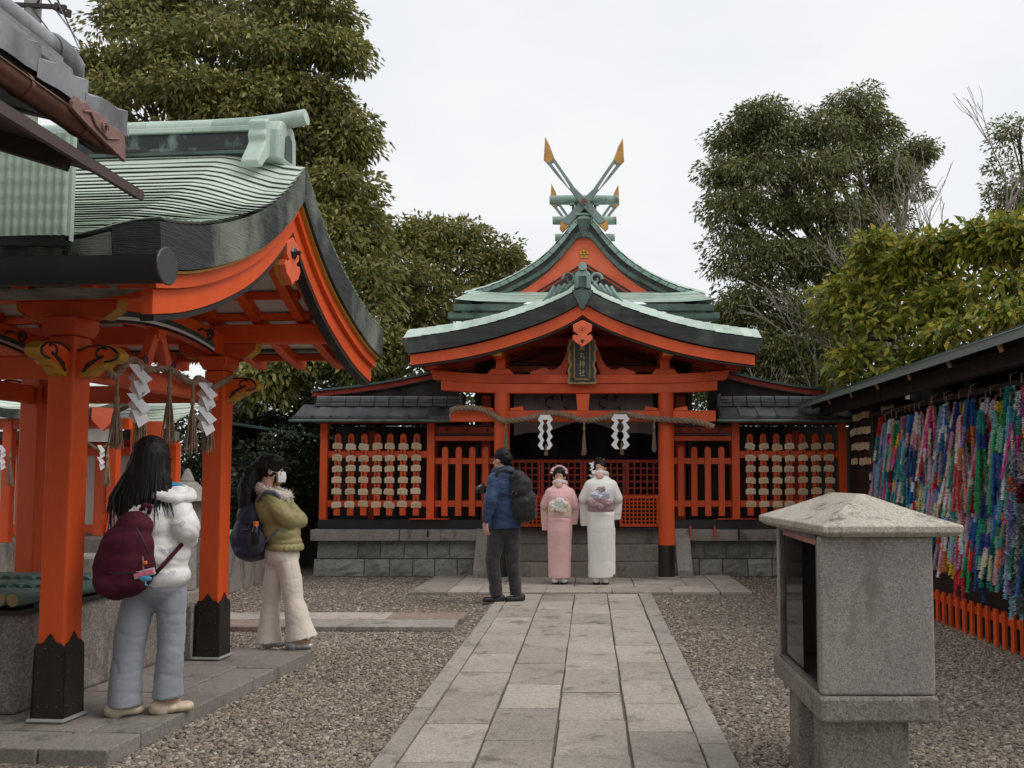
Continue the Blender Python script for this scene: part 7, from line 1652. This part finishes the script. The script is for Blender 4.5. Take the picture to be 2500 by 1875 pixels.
for j in range(7):
    v = j / 6; rows.append([((u_ - 0.5) * (0.128 - 0.05 * abs(v - 0.45)), 0.058 + 0.054 * math.sin(math.pi * u_) * (0.82 + 0.24 * math.sin(math.pi * (0.15 + v * 0.75))), -0.005 - 0.085 * v) for u_ in [i / 8 for i in range(9)]])
b.grid(rows, M=MK); b.grid([[(x, y + 0.003, z) for x, y, z in r_] for r_ in rows], M=MK); msk = b.build('face_mask', PAPER, per, local=True, smooth=True)
b = MB()
for q in (-1, 1): b.tube([(q * 0.066, 0.062, -0.02), (q * 0.082, 0.02, -0.01), (q * 0.088, -0.01, 0.005)], 0.002, 4, M=MK)
b.build('ear_loop', PAPER, msk, local=True)
bp = thing('rucksack', (ox, oy, PL), 0, 'large navy rucksack with a bottle in its side pocket, worn by the person in olive', 'rucksack')
NAV = cloth('navy_nylon', (0.022, 0.026, 0.058), (0.014, 0.016, 0.036), 0.6, 0.002, 20, 0.1)
b = MB(); b.ell((-0.245, -0.01, 0.86), (0.15, 0.155, 0.19), 18, 12); b.ell((-0.225, -0.01, 1.02), (0.12, 0.15, 0.15), 18, 12); b.ell((-0.25, -0.01, 0.76), (0.15, 0.15, 0.09), 18, 10); b.ell((-0.34, -0.01, 0.84), (0.08, 0.12, 0.12), 14, 10)
pk = fin(b, 'bag', NAV, bp, 0.010, 4, [(0.008, (10, 10, 8)), (-0.005, (5, 5, 5))])
b = MB(); b.tube([(-0.14, -0.12, 1.15), (-0.07, -0.165, 1.22), (0.0, -0.15, 1.215), (0.03, -0.12, 1.17)], [(0.008, 0.028)] * 4, 8); b.tube([(-0.155, -0.15, 0.78), (-0.08, -0.18, 0.84), (0.01, -0.17, 0.93)], [(0.006, 0.016)] * 3, 8); b.build('strap', cloth('grey_navy_webbing', (0.05, 0.06, 0.11)), bp, local=True, smooth=True)
b = MB(); b.ell((-0.165, -0.155, 0.84), (0.07, 0.03, 0.10), 14, 8); fin(b, 'side_pocket', cloth('mesh_pocket', (0.05, 0.055, 0.075)), bp, 0.008, 2)
b = MB(); b.tube([(-0.36, -0.07, 0.93), (-0.30, -0.135, 0.925), (-0.22, -0.165, 0.93)], 0.005, 6); b.build('zip', FRM, bp, local=True)
bt = thing('drink_bottle', (ox - 0.155, oy - 0.17, PL + 0.9), 0, 'dark drink bottle with orange cap in the navy rucksack pocket', 'bottle')
b = MB(); b.tube([(0, 0, -0.08), (0, 0, 0.03), (0, 0, 0.05), (0, 0, 0.062)], [0.03, 0.03, 0.022, 0.014], 14); b.build('bottle_body', mat('dark_bottle', (0.02, 0.022, 0.03), None, 5, 0.15), bt, local=True, smooth=True)
b = MB(); b.tube([(0, 0, 0.055), (0, 0, 0.092)], 0.02, 14); b.build('cap', mat('orange_cap', (0.80, 0.22, 0.02), None, 5, 0.4), bt, local=True, smooth='auto')

def lean(root, amt, z0):
    for o in root.children_recursive:
        for v in o.data.vertices:
            if v.co.z > z0: v.co.x -= amt * (v.co.z - z0) / 0.6
lean(per, 0.055, 0.72); lean(bp, 0.055, 0.72); bt.location.x -= 0.02
# ---------------------------------------------------------------- man with the camera
mx_, my_ = spot(1090, 1303, 10.62).x, 10.62
per = thing('person', (mx_, my_, 0.026), 0, 'person in navy jacket and charcoal trousers holding a camera, looking at the shrine fence', 'person')
b = MB(); HM = head(b, (-0.045, 0.0, 1.575), R(-58), 0.05, 1.02)
b.cap_((-0.03, 0, 1.36), (-0.01, 0, 0.92), 0.10, 0.11); b.tube([(-0.06, 0, 0.90), (-0.11, -0.02, 0.62), (-0.135, -0.035, 0.46), (-0.11, -0.04, 0.25), (-0.09, -0.03, 0.06)], [0.055, 0.05, 0.045, 0.04, 0.036], 10); b.tube([(0.05, 0, 0.90), (0.085, 0.02, 0.62), (0.085, 0.01, 0.46), (0.105, 0.03, 0.25), (0.125, 0.04, 0.06)], [0.055, 0.05, 0.045, 0.04, 0.036], 10); b.cap_((-0.09, -0.03, 0.06), (-0.15, -0.05, 0.05), 0.036, 0.033); b.cap_((0.125, 0.03, 0.08), (0.16, 0.03, 0.05), 0.04, 0.035)
b.cap_((-0.10, -0.09, 1.33), (-0.155, -0.17, 1.10), 0.04, 0.038); b.cap_((-0.165, -0.17, 1.10), (-0.195, -0.16, 0.89), 0.042, 0.03); hand(b, (-0.197, -0.16, 0.895), (-0.02, 0.0, -1), (-0.6, -0.8, 0), 1.05, 0.55)
b.cap_((-0.05, 0.13, 1.33), (-0.12, 0.20, 1.12), 0.04, 0.038); b.cap_((-0.12, 0.20, 1.12), (-0.235, 0.06, 1.22), 0.042, 0.03); hand(b, (-0.235, 0.06, 1.22), (-0.3, -0.8, 0.1), (0, 0, -1), 1.0, 0.9)
body = fin(b, 'body', SKIN, per, 0.008, 3); face_parts(HM, body)
NJ = cloth('navy_shell_jacket', (0.030, 0.058, 0.125), (0.022, 0.043, 0.095), 0.6, 0.002, 20, 0.1)
b = MB(); b.ell((-0.03, 0.0, 1.26), (0.185, 0.165, 0.21), 18, 12); b.ell((-0.02, 0, 1.05), (0.185, 0.165, 0.20), 18, 12); b.tube([(-0.015, 0, 1.05), (-0.01, 0, 0.90), (-0.005, 0, 0.81)], [(0.185, 0.165), (0.19, 0.165), (0.192, 0.168)], 20)
b.cap_((-0.11, -0.10, 1.36), (-0.15, -0.17, 1.12), 0.078, 0.072, 14); b.cap_((-0.15, -0.17, 1.12), (-0.192, -0.165, 0.925), 0.068, 0.05, 14); b.cap_((-0.05, 0.15, 1.35), (-0.12, 0.20, 1.13), 0.078, 0.07, 14); b.cap_((-0.12, 0.20, 1.12), (-0.21, 0.08, 1.20), 0.062, 0.048, 14)
b.tube([(-0.05 + 0.07 * math.cos(a), 0.07 * math.sin(a), 1.465 + 0.02 * math.cos(a)) for a in [i * math.pi / 6 for i in range(13)]], [(0.03, 0.04)] * 13, 10); b.ell((0.03, -0.02, 1.455), (0.09, 0.085, 0.055), 14, 8)
fin(b, 'jacket', NJ, per, 0.009, 4, [(0.010, (8, 8, 10)), (-0.006, (4, 4, 7)), (-0.005, (9, 9, 14))])
CT = cloth('charcoal_trousers', (0.040, 0.038, 0.040), (0.030, 0.028, 0.030), 0.85, 0.002, 22)
b = MB(); b.ell((-0.005, 0.0, 0.84), (0.165, 0.145, 0.14), 18, 10)
b.tube([(-0.075, 0, 0.84), (-0.11, -0.02, 0.62), (-0.135, -0.035, 0.46), (-0.11, -0.04, 0.25), (-0.085, -0.03, 0.06)], [(0.11, 0.12), (0.10, 0.105), (0.085, 0.09), (0.075, 0.08), (0.07, 0.08)], 16)
b.tube([(0.075, 0.01, 0.84), (0.085, 0.02, 0.62), (0.085, 0.01, 0.46), (0.105, 0.03, 0.25), (0.125, 0.04, 0.07)], [(0.10, 0.115), (0.092, 0.10), (0.08, 0.085), (0.072, 0.078), (0.07, 0.08)], 16)
fin(b, 'trousers', CT, per, 0.0095, 4, [(0.008, (7, 7, 8)), (-0.005, (4, 4, 8)), (-0.004, (8, 8, 15))])
SH = mat('black_trainer', (0.016, 0.016, 0.017), (0.026, 0.026, 0.028), 10, 0.6)
for he, to in (((0.02, -0.02, 0.001), (-0.25, -0.09, 0.001)), ((0.235, 0.03, 0.001), (0.0, -0.02, 0.001))):
    b = MB(); shoe(b, he, to, 0.05, 0.08); fin(b, 'shoe', SH, per, 0.008, 2)
b = MB(); b.ell((-0.03, -0.005, 1.62), (0.098, 0.096, 0.092), 18, 12); b.ell((0.0, -0.01, 1.585), (0.088, 0.09, 0.085), 16, 10); fin(b, 'hair', HAIR, per, 0.008, 3, [(0.007, (40, 40, 30))])
b = MB(); GM = HM
for q in (-1, 1): b.tube([(q * 0.034 + 0.022 * math.cos(a), 0.100, 0.0 + 0.016 * math.sin(a)) for a in [i * math.pi / 6 for i in range(13)]], 0.002, 5, M=GM); b.tube([(q * 0.056, 0.098, 0.004), (q * 0.080, 0.02, 0.006), (q * 0.084, -0.005, 0.0)], 0.002, 5, M=GM)
b.build('glasses', BLACK, per, local=True)
bp = thing('rucksack', (mx_, my_, 0.026), 0, 'bulky black rucksack on the back of the person in navy', 'rucksack')
BK = cloth('black_nylon', (0.012, 0.012, 0.013), (0.020, 0.019, 0.020), 0.6, 0.003, 26, 0.1)
b = MB(); b.ell((0.215, -0.09, 1.06), (0.145, 0.14, 0.19), 18, 12); b.ell((0.185, -0.09, 1.25), (0.13, 0.13, 0.18), 18, 12); b.ell((0.15, -0.08, 1.37), (0.10, 0.11, 0.09), 16, 10); b.ell((0.25, -0.09, 0.98), (0.11, 0.12, 0.11), 14, 10); b.ell((0.27, -0.10, 1.12), (0.09, 0.11, 0.12), 14, 10)
fin(b, 'bag', BK, bp, 0.010, 3, [(0.014, (9, 9, 12)), (0.007, (22, 22, 22))])
b = MB(); b.tube([(0.12, -0.12, 1.44), (0.02, -0.16, 1.47), (-0.07, -0.16, 1.44), (-0.12, -0.15, 1.36)], [(0.008, 0.024)] * 4, 8); b.tube([(0.10, 0.05, 1.44), (0.0, 0.11, 1.47), (-0.09, 0.11, 1.42)], [(0.008, 0.024)] * 3, 8); b.build('strap', BK, bp, local=True, smooth=True)
for (x, z) in ((0.085, 1.19), (0.10, 1.22), (0.14, 1.20)):
    b = MB(); b.ell((x, -0.22, z), (0.006, 0.006, 0.008), 8, 5); b.build('buckle', FRM, bp, local=True)
cmr = thing('camera_in_hand', (mx_ - 0.255, my_ - 0.03, 1.27), R(20), 'black camera with hanging strap held by the person in navy', 'camera')
b = MB(); b.box((0, 0, 0), (0.075, 0.13, 0.085)); b.box((0.0, 0, 0.052), (0.05, 0.05, 0.025)); b.build('camera_body', BLACK, cmr, local=True, bevel=0.01, seg=2)
b = MB(); b.tube([(-0.035, 0, 0), (-0.075, 0, 0), (-0.08, 0, 0)], [0.036, 0.034, 0.028], 16); b.build('lens', BLACK, cmr, local=True, smooth='auto')
b = MB(); b.tube([(0.0, -0.065, -0.02), (-0.015, -0.075, -0.12), (0.005, -0.07, -0.26), (0.02, -0.06, -0.30), (0.02, -0.05, -0.2), (0.01, 0.0, -0.04)], [(0.003, 0.009)] * 6, 6); b.build('strap', BLACK, cmr, local=True)

# ---------------------------------------------------------------- two women in kimono
def kimono_person(px, py, Y, H, colr, trim, pattern, label, lean, obi_c, bow_cols, hair_kind, sleeve_w, wide):
    q = spot(px, py, Y); per = thing('person', (q.x, Y, 0.037), 0, label, 'person'); k = H / 1.55
    sc = Matrix.Diagonal((wide * k, k, k, 1))
    b = MB(); HM = head(b, (-0.012 * wide, 0.10, 1.455 * k), 0.0, 0.6, 0.97)
    b.cap_((0, 0.02, 1.22 * k), (0, 0.0, 0.8), 0.075, 0.10); b.cap_((0, 0.075, 1.36 * k), (0, 0.03, 1.22 * k), 0.042, 0.05); b.cap_((-0.05, 0, 0.78), (-0.055, 0, 0.09), 0.06, 0.038); b.cap_((0.05, 0, 0.78), (0.055, 0, 0.09), 0.06, 0.038)
    for s in (-1, 1):
        b.cap_((s * 0.055, 0, 0.07), (s * 0.055, 0.08, 0.055), 0.036, 0.03)
        b.cap_((s * 0.13, 0.03, 1.20 * k), (s * 0.19, 0.07, 1.02 * k), 0.036, 0.034); b.cap_((s * 0.19, 0.07, 1.02 * k), (s * 0.03, 0.22, 1.04 * k), 0.03, 0.026)
        hand(b, (s * 0.03, 0.22, 1.02 * k), (-s * 0.1, 0.35, 0.9), (s, 0.1, 0), 0.85, 0.05)
    body = fin(b, 'body', SKIN, per, 0.009, 3); face_parts(HM, body)
    KM = cloth('kimono_' + pattern, colr, trim, 0.8, 0.0012, 30, 0.15)
    b = MB()
    prof = [(0.085, 0.0, 0.158, 0.120), (0.12, 0, 0.158, 0.122), (0.30, 0, 0.160, 0.128), (0.55, 0, 0.168, 0.138), (0.72, 0, 0.176, 0.148), (0.84, 0, 0.172, 0.142), (0.95, 0, 0.152, 0.125), (1.07, 0.0, 0.160, 0.128), (1.19, 0.005, 0.190, 0.132), (1.26, 0.012, 0.192, 0.112), (1.305, 0.03, 0.145, 0.095), (1.345, 0.05, 0.098, 0.082), (1.375, 0.06, 0.088, 0.076)]
    b.loft([[(rx * math.cos(t), yo + ry * math.sin(t), z) for t in [2 * math.pi * i / 24 for i in range(24)]] for z, yo, rx, ry in prof], M=sc)
    for s in (-1, 1):   # hanging sleeve: shoulder, arm folded forward, deep bag below
        sw = sleeve_w if s == -1 else sleeve_w * 0.97; zb = 0.72 if s == -1 else (0.80 if pattern == 'pink' else 0.80)
        b.cap_((s * 0.13, 0.015, 1.235), (s * (sw - 0.055), 0.04, 1.07), 0.080, 0.070, 14, M=sc); b.cap_((s * (sw - 0.055), 0.05, 1.06), (s * 0.10, 0.17, 1.05), 0.062, 0.05, 12, M=sc)
        b.loft([[(s * (x0 + (x1 - x0) * (0.5 + 0.5 * math.cos(t))), 0.075 + yy + 0.030 * math.sin(t), z) for t in [2 * math.pi * i / 14 for i in range(14)]] for z, x0, x1, yy in
                ((zb, sw - 0.115, sw - 0.015, 0.01), (zb + 0.05, sw - 0.13, sw - 0.005, 0.01), (0.88, sw - 0.14, sw, 0.0), (1.0, sw - 0.13, sw + 0.012, 0.0), (1.09, sw - 0.11, sw + 0.008, -0.02))], M=sc)
    if pattern == 'white': b.loft([[(0.13 + 0.055 * (0.5 + 0.5 * math.cos(t)) + 0.0 * z, 0.02 + 0.06 * math.sin(t), z) for t in [2 * math.pi * i / 12 for i in range(12)]] for z in (0.115, 0.4, 0.7)], M=sc)
    b.tube([(0.155 * math.cos(t), 0.128 * math.sin(t), 0.865 + 0.012 * math.sin(3 * t)) for t in [2 * math.pi * i / 24 for i in range(25)]], [(0.018, 0.035)] * 25, 8, M=sc)
    ko = fin(b, 'kimono', KM, per, 0.009, 3, [(0.005, (9, 9, 2.5)), (-0.0025, (4, 4, 4)), (-0.002, (8, 8, 2))])
    b = MB(); b.tube([(0.090 * math.cos(t), 0.060 + 0.078 * math.sin(t), 1.375 - 0.022 * math.sin(t)) for t in [2 * math.pi * i / 24 for i in range(25)]], [(0.018, 0.030)] * 25, 8, M=sc); fin(b, 'collar', cloth('under_collar_' + pattern, (0.74, 0.66, 0.62)), per, 0.007, 1, [(0.006, (70, 70, 20))])
    b = MB(); b.loft([[(rx * math.cos(t), ry * math.sin(t), z) for t in [2 * math.pi * i / 28 for i in range(28)]] for z, rx, ry in ((0.90, 0.160, 0.138), (0.93, 0.166, 0.143), (1.02, 0.168, 0.145), (1.05, 0.164, 0.140))], M=sc); ob = fin(b, 'obi', obi_c, per, 0.009, 2, [(0.004, (10, 10, 30))])
    rd = random.Random(px)
    for i, (m_, n_, zc, spx, spz, r0) in enumerate(bow_cols):
        b = MB()
        for j in range(n_):
            a = 2 * math.pi * j / n_ + rd.uniform(-.3, .3); rr = rd.uniform(0.3, 1.0); c_ = Vector((spx * rr * math.cos(a), -0.165 - rd.uniform(0, 0.04), zc + spz * rr * math.sin(a)))
            b.ell(c_, (r0 * rd.uniform(0.7, 1.2), 0.022, r0 * rd.uniform(0.5, 0.9)), 10, 7, M=sc @ Matrix.Translation(c_) @ Matrix.Rotation(rd.uniform(-1, 1), 4, 'Y') @ Matrix.Translation(-c_))
        fin(b, 'bow', m_, ob, 0.006, 1, [(0.007, (45, 45, 45)), (0.004, (90, 90, 90))])
    # hair gathered up, ornaments
    b = MB(); b.ell((0, -0.012, 0.038), (0.092, 0.098, 0.092), 18, 12, HM); b.ell((0, -0.045, 0.055), (0.075, 0.07, 0.065), 14, 9, HM)
    if hair_kind == 'flowers': b.ell((-0.09, -0.03, -0.02), (0.03, 0.03, 0.05), 10, 8, HM)
    hr_ = fin(b, 'hair', HAIR, per, 0.008, 2, [(0.008, (50, 50, 20))])
    for j in range(16 if hair_kind == 'band' else 11):
        c = MB()
        if hair_kind == 'band': a = math.pi * j / 15; p = Vector((0.098 * math.cos(a), -0.055, 0.035 + 0.10 * math.sin(a)))
        else: p = Vector((-0.075 - rd.uniform(0, .05), -0.05 + rd.uniform(-.02, .02), 0.06 - 0.021 * j))
        for t in range(4): c.ell(p + Vector((rd.uniform(-.014, .014), rd.uniform(-.012, .008), rd.uniform(-.012, .012))), (0.014, 0.007, 0.012), 8, 5, HM @ Matrix.Translation(p) @ Matrix.Rotation(rd.uniform(-2, 2), 4, 'Y') @ Matrix.Translation(-p))
        c.build('hair_flower', bow_cols[-1][0] if hair_kind == 'flowers' else FLW, hr_, local=True, smooth=True)
    for j in range(9):
        c = MB(); a = rd.uniform(0.3, 2.8); c.ell((0.09 * math.cos(a) * rd.uniform(.3, 1), -0.085, 0.05 + 0.06 * math.sin(a)), (0.004, 0.004, 0.004), 6, 4, HM); c.build('pearl_pin', PAPER, hr_, local=True)
    for s in (-1, 1):
        c = MB(); c.cap_((s * 0.058, 0.0, 0.10), (s * 0.058, -0.03, 0.05), 0.043, 0.043, 14); c.ell((s * 0.058, 0.03, 0.045), (0.043, 0.09, 0.035), 14, 8); fin(c, 'tabi_sock', cloth('white_tabi', (0.78, 0.77, 0.78)), per, 0.007, 2)
        c = MB(); c.prism([(s * 0.058 + 0.047 * math.cos(t), 0.035 + 0.115 * math.sin(t)) for t in [2 * math.pi * i / 18 for i in range(18)]], 'z', 0.0, 0.024); c.build('sandal', BLACK, per, local=True, bevel=0.004)
    return per
FLW = mat('pink_petal', (0.68, 0.40, 0.42), (0.74, 0.55, 0.55), 30, 0.7)
CRMB = mat('cream_organza', (0.74, 0.68, 0.56), (0.66, 0.60, 0.46), 16, 0.7, 0.002, 60); WHB = mat('white_organza', (0.72, 0.72, 0.74), (0.66, 0.67, 0.70), 16, 0.7, 0.002, 60)
MAUV = mat('mauve_satin', (0.40, 0.26, 0.275), (0.33, 0.205, 0.22), 12, 0.5, 0.002, 50); LILA = mat('lilac_organza', (0.58, 0.575, 0.70), (0.52, 0.52, 0.64), 16, 0.6, 0.002, 60)
kimono_person(1209, 1264, 12.22, 1.46, (0.76, 0.475, 0.455), (0.71, 0.42, 0.405), 'pink', 'person in a pink kimono with cream bow, bowing before the shrine steps', 0.1, cloth('cream_obi', (0.70, 0.52, 0.40)), [(CRMB, 14, 1.07, 0.115, 0.065, 0.055), (WHB, 12, 1.10, 0.10, 0.06, 0.052)], 'band', 0.265, 0.98)
kimono_person(1298, 1265, 12.2, 1.585, (0.80, 0.775, 0.725), (0.74, 0.715, 0.665), 'white', 'person in a white kimono with mauve sash and lilac bow, bowing before the shrine steps', 0.1, MAUV, [(MAUV, 14, 1.02, 0.125, 0.045, 0.055), (LILA, 14, 1.12, 0.115, 0.045, 0.058), (MAUV, 6, 1.19, 0.055, 0.012, 0.04), (WHB, 6, 1.11, 0.05, 0.035, 0.042)], 'flowers', 0.27, 1.0)
